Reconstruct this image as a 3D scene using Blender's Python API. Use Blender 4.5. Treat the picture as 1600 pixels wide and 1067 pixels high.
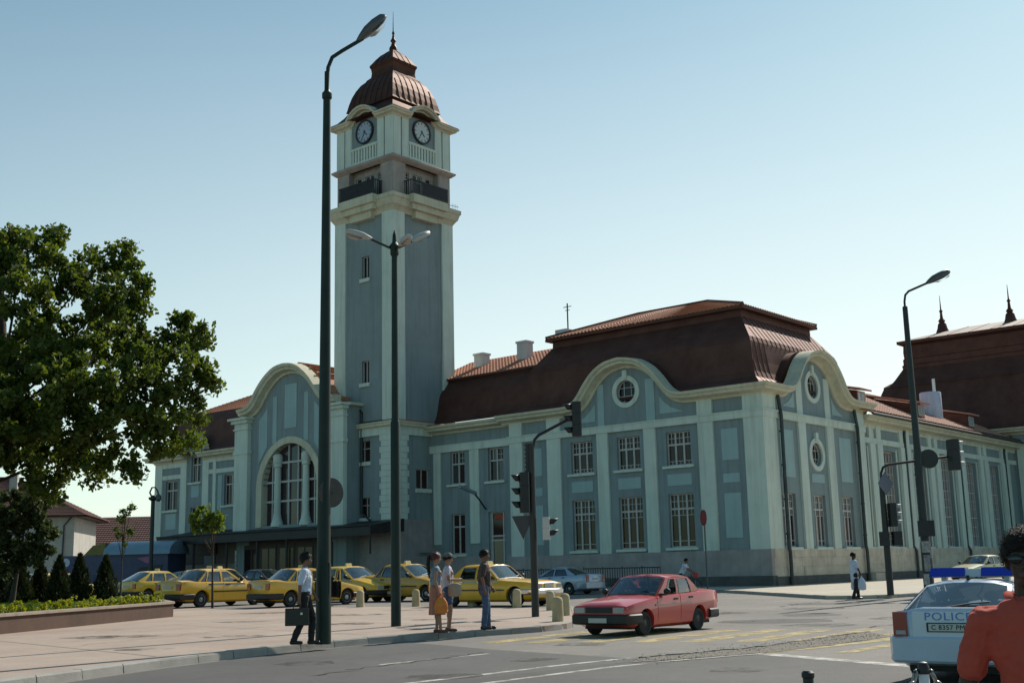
import bpy, bmesh, math, random
import numpy as np
from mathutils import Vector, Matrix
from mathutils.geometry import tessellate_polygon
R = math.radians
random.seed(7); rng = np.random.default_rng(7)
SC = bpy.context.scene
for o in list(bpy.data.objects): bpy.data.objects.remove(o)
COL = SC.collection

# ------------------------------------------------------------------ camera
EYE = Vector((0, 0, 1.45)); PITCH, ROLL = 0.18873, -0.023034
fw = Vector((0, math.cos(PITCH), math.sin(PITCH))); rt0 = Vector((1, 0, 0)); up0 = rt0.cross(fw)
rt = rt0*math.cos(ROLL) + up0*math.sin(ROLL); up = up0*math.cos(ROLL) - rt0*math.sin(ROLL)
cd = bpy.data.cameras.new('camera'); cam = bpy.data.objects.new('camera', cd); COL.objects.link(cam)
cd.sensor_width = 36; cd.lens = 1851.5/1600*36; cd.clip_start = .1; cd.clip_end = 6000
m = Matrix((rt, up, -fw)).transposed().to_4x4(); m.translation = EYE; cam.matrix_world = m
SC.camera = cam
# ------------------------------------------------------------------ sky, sun, exposure
SUN_AZ, SUN_EL = R(36), R(40)
wd = bpy.data.worlds.new('World'); SC.world = wd; wd.use_nodes = True
nt = wd.node_tree; bg = nt.nodes['Background']
sk = nt.nodes.new('ShaderNodeTexSky'); sk.sky_type = 'NISHITA'; sk.sun_disc = False
sk.sun_elevation = SUN_EL; sk.sun_rotation = SUN_AZ; sk.altitude = 0
HAZE_SUN, HAZE_COL = .95, (10.4, 10.3, 9.3, 1)
sk.air_density = 1.0; sk.dust_density = 0.3; sk.ozone_density = 1.0
tint = nt.nodes.new('ShaderNodeMix'); tint.data_type = 'RGBA'; tint.blend_type = 'MULTIPLY'; tint.inputs[0].default_value = 1; tint.inputs[7].default_value = (.75, 1.06, .95, 1)
nt.links.new(sk.outputs[0], tint.inputs[6])
# summer haze: whiter towards the horizon all round and towards the sun
wtc = nt.nodes.new('ShaderNodeTexCoord'); wsx = nt.nodes.new('ShaderNodeSeparateXYZ'); nt.links.new(wtc.outputs['Generated'], wsx.inputs[0])
def wmath(op, a, b, clamp=False):
    n = nt.nodes.new('ShaderNodeMath'); n.operation = op; n.use_clamp = clamp
    for i, v in enumerate((a, b)):
        if isinstance(v, (int, float)): n.inputs[i].default_value = v
        else: nt.links.new(v, n.inputs[i])
    return n.outputs[0]
hz_ = wmath('POWER', wmath('SUBTRACT', 1.0, wmath('DIVIDE', wmath('MAXIMUM', wsx.outputs[2], 0.0), 0.58), True), 1.1)
hd_ = wmath('ADD', wmath('MULTIPLY', wmath('ADD', wmath('MULTIPLY', wsx.outputs[0], math.sin(SUN_AZ)), wmath('MULTIPLY', wsx.outputs[1], math.cos(SUN_AZ))), HAZE_SUN), 1-HAZE_SUN)
hmx = nt.nodes.new('ShaderNodeMix'); hmx.data_type = 'RGBA'; hmx.inputs[7].default_value = HAZE_COL
nt.links.new(wmath('MULTIPLY', hz_, hd_, True), hmx.inputs[0]); nt.links.new(tint.outputs[2], hmx.inputs[6]); nt.links.new(hmx.outputs[2], bg.inputs[0]); bg.inputs[1].default_value = 0.100
sd = bpy.data.lights.new('sun', 'SUN'); sd.energy = 4.9; sd.angle = R(.53); sd.color = (1, .93, .82)
so = bpy.data.objects.new('sun', sd); COL.objects.link(so)
sv = Vector((math.sin(SUN_AZ)*math.cos(SUN_EL), math.cos(SUN_AZ)*math.cos(SUN_EL), math.sin(SUN_EL)))
so.rotation_euler = sv.to_track_quat('Z', 'Y').to_euler(); so.location = (40, 80, 90)
vs = SC.view_settings; vs.view_transform = 'Standard'; vs.look = 'None'; vs.gamma = 1; vs.use_curve_mapping = False
vs.exposure = 0.14
SC.render.engine = 'CYCLES'; SC.cycles.max_bounces = 8; SC.cycles.transparent_max_bounces = 16

# ------------------------------------------------------------------ materials
MATS = {}
def mat(name, col, rough=.6, metal=0, var=.12, vscale=1.2, bump=.0, bscale=40, streak=0, spec=.5, col2=None, coat=0, speck=0, sscale=90):
    if name in MATS: return MATS[name]
    m = bpy.data.materials.new(name); m.use_nodes = True; t = m.node_tree; N = t.nodes; L = t.links
    b = N['Principled BSDF']; b.inputs['Roughness'].default_value = rough; b.inputs['Metallic'].default_value = metal
    b.inputs['Specular IOR Level'].default_value = spec; b.inputs['Coat Weight'].default_value = coat
    b.inputs['Coat Roughness'].default_value = .06
    b.inputs['Base Color'].default_value = (*col, 1)
    tc = N.new('ShaderNodeTexCoord')
    if var > 0:
        n = N.new('ShaderNodeTexNoise'); n.inputs['Scale'].default_value = vscale; n.inputs['Detail'].default_value = 6
        n.inputs['Roughness'].default_value = .65
        L.new(tc.outputs['Object'], n.inputs['Vector'])
        mr = N.new('ShaderNodeMapRange'); mr.inputs[1].default_value = .3; mr.inputs[2].default_value = .7
        L.new(n.outputs['Fac'], mr.inputs[0])
        mx = N.new('ShaderNodeMix'); mx.data_type = 'RGBA'
        c2 = col2 or tuple(min(1, c*(1+var)) for c in col); c1 = col if col2 else tuple(c*(1-var) for c in col)
        mx.inputs[6].default_value = (*c1, 1); mx.inputs[7].default_value = (*c2, 1)
        L.new(mr.outputs[0], mx.inputs[0]); out = mx.outputs[2]
        if streak > 0:
            mp = N.new('ShaderNodeMapping'); mp.inputs['Scale'].default_value = (2.2, 2.2, .16)
            L.new(tc.outputs['Object'], mp.inputs[0]); n2 = N.new('ShaderNodeTexNoise'); n2.inputs['Scale'].default_value = 1.6
            n2.inputs['Detail'].default_value = 5; L.new(mp.outputs[0], n2.inputs['Vector'])
            r2 = N.new('ShaderNodeMapRange'); r2.inputs[1].default_value = .48; r2.inputs[2].default_value = .78
            r2.inputs[3].default_value = 0; r2.inputs[4].default_value = streak; L.new(n2.outputs['Fac'], r2.inputs[0])
            m2 = N.new('ShaderNodeMix'); m2.data_type = 'RGBA'; m2.inputs[7].default_value = (col[0]*.5, col[1]*.48, col[2]*.42, 1)
            L.new(r2.outputs[0], m2.inputs[0]); L.new(out, m2.inputs[6]); out = m2.outputs[2]
        if speck > 0:
            n3 = N.new('ShaderNodeTexNoise'); n3.inputs['Scale'].default_value = sscale; n3.inputs['Detail'].default_value = 3; L.new(tc.outputs['Object'], n3.inputs['Vector'])
            n4 = N.new('ShaderNodeTexNoise'); n4.inputs['Scale'].default_value = 3.1; n4.inputs['Detail'].default_value = 8; n4.inputs['Roughness'].default_value = .8; L.new(tc.outputs['Object'], n4.inputs['Vector'])
            av = N.new('ShaderNodeMath'); av.operation = 'ADD'; L.new(n3.outputs['Fac'], av.inputs[0]); L.new(n4.outputs['Fac'], av.inputs[1])
            r3 = N.new('ShaderNodeMapRange'); r3.inputs[1].default_value = .7; r3.inputs[2].default_value = 1.3; r3.inputs[3].default_value = 1-speck; r3.inputs[4].default_value = 1+speck; L.new(av.outputs[0], r3.inputs[0])
            m3 = N.new('ShaderNodeVectorMath'); m3.operation = 'SCALE'; L.new(out, m3.inputs[0]); L.new(r3.outputs[0], m3.inputs['Scale']); out = m3.outputs[0]
        L.new(out, b.inputs['Base Color'])
    if bump > 0:
        n = N.new('ShaderNodeTexNoise'); n.inputs['Scale'].default_value = bscale; n.inputs['Detail'].default_value = 4
        L.new(tc.outputs['Object'], n.inputs['Vector'])
        bp = N.new('ShaderNodeBump'); bp.inputs['Strength'].default_value = bump; bp.inputs['Distance'].default_value = .02
        L.new(n.outputs['Fac'], bp.inputs['Height']); L.new(bp.outputs[0], b.inputs['Normal'])
    MATS[name] = m; return m
def glassmat(name, tint, base=.12, rough=.02):
    if name in MATS: return MATS[name]
    m = bpy.data.materials.new(name); m.use_nodes = True; t = m.node_tree; N = t.nodes; L = t.links
    for n in list(N): N.remove(n)
    o = N.new('ShaderNodeOutputMaterial'); tr = N.new('ShaderNodeBsdfTransparent'); tr.inputs[0].default_value = (*tint, 1)
    g = N.new('ShaderNodeBsdfGlossy'); g.inputs['Roughness'].default_value = rough; g.inputs[0].default_value = (.9, .95, 1, 1)
    fr = N.new('ShaderNodeFresnel'); fr.inputs[0].default_value = 1.5
    ad = N.new('ShaderNodeMath'); ad.operation = 'ADD'; ad.use_clamp = True; ad.inputs[1].default_value = base
    L.new(fr.outputs[0], ad.inputs[0]); mx = N.new('ShaderNodeMixShader')
    L.new(ad.outputs[0], mx.inputs[0]); L.new(tr.outputs[0], mx.inputs[1]); L.new(g.outputs[0], mx.inputs[2]); L.new(mx.outputs[0], o.inputs[0])
    MATS[name] = m; return m
def leafmat(name, col, col2, trans=.35):
    m = bpy.data.materials.new(name); m.use_nodes = True; t = m.node_tree; N = t.nodes; L = t.links
    for n in list(N): N.remove(n)
    o = N.new('ShaderNodeOutputMaterial'); tc = N.new('ShaderNodeTexCoord'); n = N.new('ShaderNodeTexNoise')
    n.inputs['Scale'].default_value = 1.3; n.inputs['Detail'].default_value = 8; n.inputs['Roughness'].default_value = .8
    L.new(tc.outputs['Object'], n.inputs['Vector'])
    mr = N.new('ShaderNodeMapRange'); mr.inputs[1].default_value = .35; mr.inputs[2].default_value = .65; L.new(n.outputs['Fac'], mr.inputs[0])
    mx = N.new('ShaderNodeMix'); mx.data_type = 'RGBA'; mx.inputs[6].default_value = (*col, 1); mx.inputs[7].default_value = (*col2, 1)
    L.new(mr.outputs[0], mx.inputs[0])
    d = N.new('ShaderNodeBsdfPrincipled'); d.inputs['Roughness'].default_value = .55; d.inputs['Specular IOR Level'].default_value = .3
    L.new(mx.outputs[2], d.inputs['Base Color'])
    tl = N.new('ShaderNodeBsdfTranslucent'); hs = N.new('ShaderNodeHueSaturation'); hs.inputs['Hue'].default_value = .485
    hs.inputs['Saturation'].default_value = 1.15; hs.inputs['Value'].default_value = 1.7
    L.new(mx.outputs[2], hs.inputs['Color']); L.new(hs.outputs[0], tl.inputs[0])
    ms = N.new('ShaderNodeMixShader'); ms.inputs[0].default_value = trans
    L.new(d.outputs[0], ms.inputs[1]); L.new(tl.outputs[0], ms.inputs[2]); L.new(ms.outputs[0], o.inputs[0])
    MATS[name] = m; return m

WALL = mat('blue grey plaster', (.235, .285, .292), .85, var=.10, vscale=.5, bump=.15, bscale=30, streak=.45)
PALE = mat('pale mint plaster', (.60, .66, .585), .85, var=.08, vscale=.6, bump=.12, bscale=30, streak=.42)
PANEL = mat('light blue plaster', (.34, .455, .455), .85, var=.08, vscale=.6, bump=.12, bscale=30, streak=.2)
CREAM = mat('cream plaster cornice', (.58, .545, .41), .85, var=.12, vscale=.7, bump=.12, bscale=30, streak=.45)
STONE = mat('pinkish plinth render', (.34, .30, .29), .9, var=.2, vscale=.9, bump=.3, bscale=20, streak=.35)
BLOCK = mat('beige plinth stone', (.58, .49, .39), .9, var=.22, vscale=1.1, bump=.35, bscale=18, streak=.35)
BASE = mat('dark plinth base', (.10, .095, .09), .9, var=.25, vscale=1.5, bump=.3)
PANE2 = mat('reddish window pane', (.030, .012, .011), .12, var=.5, vscale=.35, spec=.3, col2=(.055, .026, .022))
PANE3 = mat('greyish window pane', (.040, .042, .045), .07, var=.5, vscale=.5, spec=.5, col2=(.075, .075, .075))
FRAME = mat('white window paint', (.50, .47, .45), .6, var=.1, vscale=3)
PANE = mat('window pane glass', (.014, .012, .013), .10, var=.5, vscale=.35, spec=.3, col2=(.034, .022, .022))
SHEET = mat('brown roof sheet', (.105, .040, .031), .68, metal=.7, var=.25, vscale=.8, bump=.12, bscale=6, spec=.5, col2=(.160, .074, .056))
COPPER = mat('weathered copper sheet', (.060, .019, .010), .58, metal=.7, var=.3, vscale=.9, bump=.12, bscale=6, spec=.5, col2=(.115, .045, .024))
TILE = mat('red clay tile', (.36, .125, .065), .8, var=.3, vscale=2.2, bump=.2, bscale=20, col2=(.50, .21, .12))
TILEPINK = mat('faded pink clay tile', (.42, .19, .12), .8, var=.3, vscale=2.2, bump=.2, bscale=20, col2=(.55, .29, .20))
DARKMETAL = mat('dark iron', (.025, .025, .028), .5, metal=.3, var=.2, vscale=4)
GREENPOLE = mat('dark green pole paint', (.008, .020, .013), .5, var=.3, vscale=3, spec=.35)
BLACK = mat('black plastic', (.016, .015, .015), .5, var=.2, vscale=6)
RUBBER = mat('tyre rubber', (.018, .018, .018), .8, var=.2, vscale=8)
PIPE = mat('dark drainpipe', (.045, .055, .055), .5, metal=.4, var=.3, vscale=2)
WHITE = mat('white enamel', (.75, .75, .73), .4, var=.05)
CHIM = mat('white chimney render', (.55, .54, .53), .85, var=.12, vscale=1.2, streak=.3)
CHROME = mat('chrome', (.62, .62, .62), .18, metal=1, var=.1)
CONC = mat('concrete bollard', (.46, .37, .215), .9, var=.15, vscale=6, bump=.3, bscale=40)
BARK = mat('tree bark', (.05, .038, .028), .9, var=.3, vscale=5, bump=.6, bscale=14)

# ------------------------------------------------------------------ mesh helpers
class MB:
    def __init__(s): s.v = []; s.f = []
    def add(s, vs, fs):
        b = len(s.v); s.v += [tuple(p) for p in vs]; s.f += [tuple(i+b for i in f) for f in fs]; return s
    def box(s, x0, x1, y0, y1, z0, z1):
        return s.add([(x, y, z) for z in (z0, z1) for y in (y0, y1) for x in (x0, x1)],
                     [(0, 2, 3, 1), (4, 5, 7, 6), (0, 1, 5, 4), (2, 6, 7, 3), (0, 4, 6, 2), (1, 3, 7, 5)])
    def hexa(s, p): return s.add(p, [(0, 3, 2, 1), (4, 5, 6, 7), (0, 1, 5, 4), (1, 2, 6, 5), (2, 3, 7, 6), (3, 0, 4, 7)])
    def quad(s, *p): return s.add(p, [tuple(range(len(p)))])
    def tube(s, path, r, n=8, cap=True):
        path = [Vector(p) for p in path]; rs = r if isinstance(r, (list, tuple)) else [r]*len(path)
        prev = None; rings = []
        for i, p in enumerate(path):
            t = (path[min(i+1, len(path)-1)] - path[max(i-1, 0)]).normalized()
            a = prev - t*prev.dot(t) if prev is not None else (Vector((0, 0, 1)).cross(t) if abs(t.z) < .95 else Vector((1, 0, 0)).cross(t))
            a.normalize(); b = t.cross(a); prev = a
            rings += [p + (a*math.cos(6.28318*k/n) + b*math.sin(6.28318*k/n))*rs[i] for k in range(n)]
        fs = [(i*n+k, i*n+(k+1) % n, (i+1)*n+(k+1) % n, (i+1)*n+k) for i in range(len(path)-1) for k in range(n)]
        if cap: fs += [tuple(range(n))[::-1], tuple((len(path)-1)*n+k for k in range(n))]
        return s.add(rings, fs)
    def lathe(s, prof, n=16, c=(0, 0, 0), M=None, sx=1, sy=1):
        vs = [Vector((r*math.cos(6.28318*k/n)*sx, r*math.sin(6.28318*k/n)*sy, z)) for r, z in prof for k in range(n)]
        if M is not None: vs = [M @ v for v in vs]
        vs = [v + Vector(c) for v in vs]; q = len(prof)
        fs = [(i*n+k, i*n+(k+1) % n, (i+1)*n+(k+1) % n, (i+1)*n+k) for i in range(q-1) for k in range(n)]
        fs += [tuple(range(n))[::-1], tuple((q-1)*n+k for k in range(n))]
        return s.add(vs, fs)
    def ell(s, c, r, n=12, m=8, M=None):
        vs = []; fs = []
        for i in range(m+1):
            t = math.pi*i/m
            for k in range(n):
                p = 6.28318*k/n; v = Vector((math.sin(t)*math.cos(p)*r[0], math.sin(t)*math.sin(p)*r[1], math.cos(t)*r[2]))
                vs.append((M @ v if M is not None else v) + Vector(c))
        for i in range(m):
            for k in range(n): fs.append((i*n+k, i*n+(k+1) % n, (i+1)*n+(k+1) % n, (i+1)*n+k))
        return s.add(vs, fs)
    def build(s, name, mt, parent=None, smooth=None, kind=None, label=None, weld=False, fixn=True):
        me = bpy.data.meshes.new(name); me.from_pydata(s.v, [], s.f)
        if fixn or weld:
            bm = bmesh.new(); bm.from_mesh(me)
            if weld: bmesh.ops.remove_doubles(bm, verts=bm.verts, dist=1e-4)
            if fixn: bmesh.ops.recalc_face_normals(bm, faces=bm.faces)
            bm.to_mesh(me); bm.free()
        if smooth is not None:
            me.shade_smooth()
            if smooth < 180: me.set_sharp_from_angle(angle=R(smooth))
        return link(name, me, mt, parent, kind, label)
def link(name, me, mt, parent=None, kind=None, label=None):
    if mt is not None:
        me.materials.clear(); me.materials.append(mt)
    o = bpy.data.objects.new(name, me); COL.objects.link(o)
    if parent is not None: o.parent = parent
    if kind: o['kind'] = kind
    if label: o['label'] = label
    return o
def thing(name, label, cat, loc=(0, 0, 0), rz=0, group=None, kind=None):
    o = bpy.data.objects.new(name, None); COL.objects.link(o); o.location = loc; o.rotation_euler = (0, 0, rz)
    o.empty_display_size = .3
    return tag(o, label, cat, group)
def tag(o, label, cat, group=None):
    o['label'] = label; o['category'] = cat
    if group: o['group'] = group
    return o
def copy_tree(o, parent=None):
    c = o.copy(); COL.objects.link(c)
    if parent is not None: c.parent = parent
    for ch in list(o.children): copy_tree(ch, c)
    return c
def structure(o): o['kind'] = 'structure'; return o
def circ(cx, cz, r, n=28, a0=0, a1=360): return [(cx+r*math.cos(R(a0+(a1-a0)*k/n)), cz+r*math.sin(R(a0+(a1-a0)*k/n))) for k in range(n + (0 if a1-a0 == 360 else 1))]
def smoothpath(pts, sub=5):
    P = [Vector(p) for p in pts]; out = []
    for i in range(len(P)-1):
        p0 = P[max(i-1, 0)]; p1 = P[i]; p2 = P[i+1]; p3 = P[min(i+2, len(P)-1)]
        for k in range(sub):
            t = k/sub; out.append(.5*((2*p1) + (p2-p0)*t + (2*p0-5*p1+4*p2-p3)*t*t + (3*p1-p0-3*p2+p3)*t**3))
    out.append(P[-1]); return [tuple(p) for p in out]

class Fr:
    """a facade plane: a runs along it, z up, d outwards"""
    def __init__(s, o, ud, n): s.o = Vector(o); s.u = Vector(ud); s.n = Vector(n)
    def P(s, a, z, d=0): return s.o + s.u*a + s.n*d + Vector((0, 0, z))
    def box(s, mb, a0, a1, z0, z1, d0, d1):
        return mb.hexa([s.P(a0, z0, d0), s.P(a1, z0, d0), s.P(a1, z0, d1), s.P(a0, z0, d1), s.P(a0, z1, d0), s.P(a1, z1, d0), s.P(a1, z1, d1), s.P(a0, z1, d1)])
    def prism(s, mb, poly, d0, d1, holes=(), back=False):
        loops = [list(poly)] + [list(h) for h in holes]; flat = [p for l in loops for p in l]
        tris = tessellate_polygon([[Vector((p[0], p[1], 0)) for p in l] for l in loops])
        n = len(flat); vs = [s.P(a, z, d1) for a, z in flat] + [s.P(a, z, d0) for a, z in flat]
        fs = [tuple(t) for t in tris]
        if back: fs += [tuple(i+n for i in t[::-1]) for t in tris]
        b = 0
        for l in loops:
            k = len(l); fs += [(b+i, b+(i+1) % k, n+b+(i+1) % k, n+b+i) for i in range(k)]; b += k
        return mb.add(vs, fs)
    def sweep(s, mb, path, prof, m0=0, m1=0):
        """profile (d,h) swept along path (a,z); m0/m1 mitre signs at the ends"""
        k = len(prof); rows = []
        for i, (a, z) in enumerate(path):
            p = Vector(path[max(i-1, 0)]); q = Vector(path[min(i+1, len(path)-1)]); t = (q-p).normalized(); nx, nz = -t.y, t.x
            if nz < 0 and abs(nx) < .99: nx, nz = -nx, -nz
            for d, h in prof:
                da = (m0*d if i == 0 else m1*d if i == len(path)-1 else 0)
                rows.append(s.P(a+nx*h+da, z+nz*h, d))
        n = len(path)
        fs = [(i*k+j, i*k+(j+1) % k, (i+1)*k+(j+1) % k, (i+1)*k+j) for i in range(n-1) for j in range(k)]
        fs += [tuple(range(k)), tuple((n-1)*k+j for j in range(k))[::-1]]
        return mb.add(rows, fs)

def window(F, par, a0, a1, z0, z1, vx=(.333, .667), hz=(.66,), rec=.22, fw_=.075, mw=.055, thin=(), sill=True, name='window', paint=None, glass=None):
    """frame with bars = the part; every pane and the sill are sub-parts"""
    mb = MB(); d0, d1 = -rec-.05, -rec+.03; w = a1-a0; h = z1-z0
    for q in ((a0, a0+fw_, z0, z1), (a1-fw_, a1, z0, z1), (a0+fw_, a1-fw_, z0, z0+fw_), (a0+fw_, a1-fw_, z1-fw_, z1)): F.box(mb, *q, d0, d1)
    gsel = random.choice((PANE, PANE, PANE2, PANE3)); xs = [a0+fw_*.7] + [a0+w*v for v in vx] + [a1-fw_*.7]; zs = [z0+fw_*.7] + [z0+h*v for v in hz] + [z1-fw_*.7]
    for x in xs[1:-1]: F.box(mb, x-mw, x+mw, z0+fw_, z1-fw_, d0+.01, d1+.012)
    for z in zs[1:-1]: F.box(mb, a0+fw_, a1-fw_, z-mw, z+mw, d0+.012, d1+.02)
    for kind, pos, lo, hi in thin:
        t = .018
        if kind == 'v': F.box(mb, a0+w*pos-t, a0+w*pos+t, z0+h*lo, z0+h*hi, d0+.014, d1-.015)
        else: F.box(mb, a0+w*lo, a0+w*hi, z0+h*pos-t, z0+h*pos+t, d0+.016, d1-.013)
    o = mb.build(name, paint or FRAME, par)
    for i in range(len(xs)-1):
        for j in range(len(zs)-1):
            p = MB(); e = random.uniform(-.004, .004); da = d0+.022
            p.quad(F.P(xs[i], zs[j], da+e), F.P(xs[i+1], zs[j], da-e), F.P(xs[i+1], zs[j+1], da-e), F.P(xs[i], zs[j+1], da+e)).build('pane', glass or (gsel if random.random() < .75 else random.choice((PANE, PANE2, PANE3))), o, fixn=False)
    if sill:
        p = MB(); F.box(p, a0-.22, a1+.22, z0-.17, z0-.015, -.2, .2); p.build('sill', PALE, o)
    return o
def rect(a0, a1, z0, z1): return [(a0, z0), (a1, z0), (a1, z1), (a0, z1)]
def tiled(name, p00, p10, p11, p01, mt, parent, step=.30, course=.36, rib=.055):
    """clay tiles: rounded ribs with stepped courses, p00-p10 the eave, p01-p11 the ridge"""
    p00, p10, p11, p01 = map(Vector, (p00, p10, p11, p01)); nrm = (p10-p00).cross(p01-p00).normalized()
    if nrm.z < 0: nrm = -nrm
    nr = max(3, int((p10-p00).length/step)); nc = max(2, int(max((p01-p00).length, (p11-p10).length)/course)); mb = MB()
    for j in range(nc):
        t0, t1 = j/nc, (j+1)/nc; rows = []
        for i in range(nr*2+1):
            s_ = i/(nr*2); up_ = nrm*(rib if i % 2 else 0)
            a = p00.lerp(p10, s_); b = p01.lerp(p11, s_)
            rows.append((a.lerp(b, t0)+up_+nrm*.045, a.lerp(b, t1)+up_))
        vs = [r[0] for r in rows] + [r[1] for r in rows] + [r[0]-nrm*.06 for r in rows]; n = len(rows)
        mb.add(vs, [(i, i+1, n+i+1, n+i) for i in range(n-1)] + [(2*n+i, 2*n+i+1, i+1, i) for i in range(n-1)])
    return mb.build(name, mt, parent, kind='stuff', fixn=False)
# ------------------------------------------------------------------ the station (local axes: x along the street front, y along the side wing)
CX, CY, YAW = 14.4603, 68.7574, -0.700862
def W(u, v, z=0):
    c, s = math.cos(YAW), math.sin(YAW); return Vector((CX+u*c-v*s, CY+u*s+v*c, z))
def rebase(e, u, v):
    e.location = W(u, v); T = Matrix.Translation((-u, -v, 0)); done = set()
    def go(o):
        for c in o.children:
            if c.data and c.data.name not in done: c.data.transform(T); done.add(c.data.name)
            go(c)
    go(e)
CORN = [(-.05, 0), (.12, 0), (.18, .14), (.30, .19), (.70, .23), (.74, .38), (.88, .44), (.92, .60), (-.05, .66)]
half = [(0, 13.84), (1.0, 13.66), (1.75, 13.22), (2.35, 12.6), (2.75, 12.08), (3.15, 11.66), (3.65, 11.33), (4.3, 11.15), (5.2, 11.12)]
HP = smoothpath([(a, z, 0) for a, z in half], 4); HP = [(p[0], p[1]) for p in HP]
def gable_path(c, a0, a1, dz=0):
    L_ = [(c-a, z+dz) for a, z in HP[::-1]] + [(c+a, z+dz) for a, z in HP[1:]]
    return [(a0, 11.12+dz)] + L_ + [(a1, 11.12+dz)]
def offset_path(path, h):
    out = []
    for i in range(len(path)):
        p = Vector(path[max(i-1, 0)]); q = Vector(path[min(i+1, len(path)-1)]); t = (q-p).normalized(); nx, nz = -t.y, t.x
        if nz < 0: nx, nz = -nx, -nz
        out.append((path[i][0]+nx*h, path[i][1]+nz*h))
    return out
st = thing('railway_station', 'blue green station corner pavilion with brown mansard roof and long side wing', 'building', (CX, CY, 0), YAW)
FF = Fr((0, 0, 0), (1, 0, 0), (0, -1, 0)); FRt = Fr((0, 0, 0), (0, 1, 0), (1, 0, 0))
LEFT, DEP = -19.27, 13.8
winsF = []
for c in (-13.2, -9.5, -5.8): winsF += [(c-.88, c+.88, 7.38, 9.45, 'u'), (c-.9, c+.9, 2.45, 5.66, 'l')]
winsR = [(c-.83, c+.83, 2.3, 5.45, 'l') for c in (2.72, 6.7, 10.68)]
def facade(F, path, a0, a1, wins, circles, par, name='wall'):
    mb = MB(); poly = [(a0, 2.1)] + [(a1, 2.1)] + [(a, z+.2) for a, z in path[::-1]]
    F.prism(mb, poly, -.34, 0, holes=[rect(*w[:4]) for w in wins] + [circ(*c) for c in circles])
    mb.build(name, WALL, par)
def put(F, name, mt, par, *boxes):
    mb = MB()
    for b in boxes: F.box(mb, *b)
    return mb.build(name, mt, par)
def std_window(F, par, w):
    th = []
    a0, a1, z0, z1, k = w
    if k == 'u':
        hz = (.62,)
        for i in range(3): th += [('v', (i+.5)/3, .64, .96)]
        th += [('h', .81, .05, .95), ('h', .13, .05, .95)] + [('v', (i+.5)/3, .03, .13) for i in range(3)]
    else:
        hz = (.72,)
        for i in range(3): th += [('v', (i+.5)/3, .73, .97), ('v', (i+.5)/3, .60, .71)]
        th += [('h', .86, .05, .95), ('h', .60, .05, .95), ('h', .12, .05, .95)]
    return window(F, par, a0, a1, z0, z1, hz=hz, thin=th)
def oculus(F, par, c, z, r=.74, key=True):
    ring = MB(); F.prism(ring, circ(c, z, r+.30), -.02, .09, holes=[circ(c, z, r-.005)])
    if key: F.box(ring, c-.16, c+.16, z+r+.08, z+r+.62, -.02, .16)
    o = ring.build('round_window', PALE, par)
    g = MB(); g.add([F.P(a, b, -.24) for a, b in circ(c, z, r+.05)], [tuple(range(28))]); g.build('pane', PANE, o, fixn=False)
    b = MB()
    for t in (-.27, .27):
        F.box(b, c+t-.02, c+t+.02, z-r*.92, z+r*.92, -.235, -.19); F.box(b, c-r*.92, c+r*.92, z+t-.02, z+t+.02, -.232, -.195)
    F.prism(b, circ(c, z, r+.04), -.235, -.18, holes=[circ(c, z, r-.06)]); b.build('frame', FRAME, o)
# --- street front
pf = gable_path(-9.5, LEFT-.02, 0)
facade(FF, pf, LEFT, 0, winsF, [(-9.5, 12.33, .74)], st)
for w in winsF: std_window(FF, st, w)
oculus(FF, st, -9.5, 12.33)
for a, b, ov in ((-19.27, -18.17, 0), (-16.0, -14.87, 0), (-4.3, -3.25, 0)):
    put(FF, 'pilaster', PALE, st, (a, b, 2.2, 9.82, -.02, .14), (a, b, 10.28, 11.2, -.02, .14))
for a, b in ((-11.88, -11.02), (-8.25, -7.38)): put(FF, 'pilaster', PALE, st, (a, b, 2.2, 9.82, -.02, .14))
put(FF, 'pilaster', PALE, st, (-1.17, .14, 2.2, 9.82, 0, .14), (-1.17, .14, 10.28, 11.2, 0, .14))
for a, b, h in ((-11.75, -11.25, 13.0), (-8.0, -7.35, 12.95)): put(FF, 'pilaster', PANEL, st, (a, b, 10.28, h, -.02, .06))
for c in (-13.2, -9.5, -5.8): put(FF, 'wall_panel', PANEL, st, (c-.86, c+.86, 6.16, 6.86, -.02, .035))
for c in (-2.21, -17.08):
    for z0, z1 in ((2.9, 5.5), (6.12, 6.65), (7.45, 9.3)): put(FF, 'wall_panel', PANEL, st, (c-.55, c+.55, z0, z1, -.02, .035))
for s_ in (-1, 1):
    mb = MB(); c = -9.5
    FF.prism(mb, [(c+s_*2.5, 10.65), (c+s_*4.2, 10.65), (c+s_*3.3, 11.0), (c+s_*2.75, 11.45), (c+s_*2.5, 11.8)][::s_], -.02, .035); mb.build('wall_panel', PANEL, st)
put(FF, 'string_course', PALE, st, (LEFT-.1, .2, 9.82, 10.2, 0, .2), (LEFT-.16, .26, 10.2, 10.28, 0, .26))
mb = MB(); FF.sweep(mb, [(LEFT-.65, 11.12)] + pf[1:], CORN, 0, 1); mb.build('cornice', CREAM, st, smooth=35)
put(FF, 'plinth', STONE, st, (LEFT-.05, .16, .7, 2.2, -.3, .16)); put(FF, 'plinth_base', BASE, st, (LEFT-.05, .22, 0, .7, -.3, .22))
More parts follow.
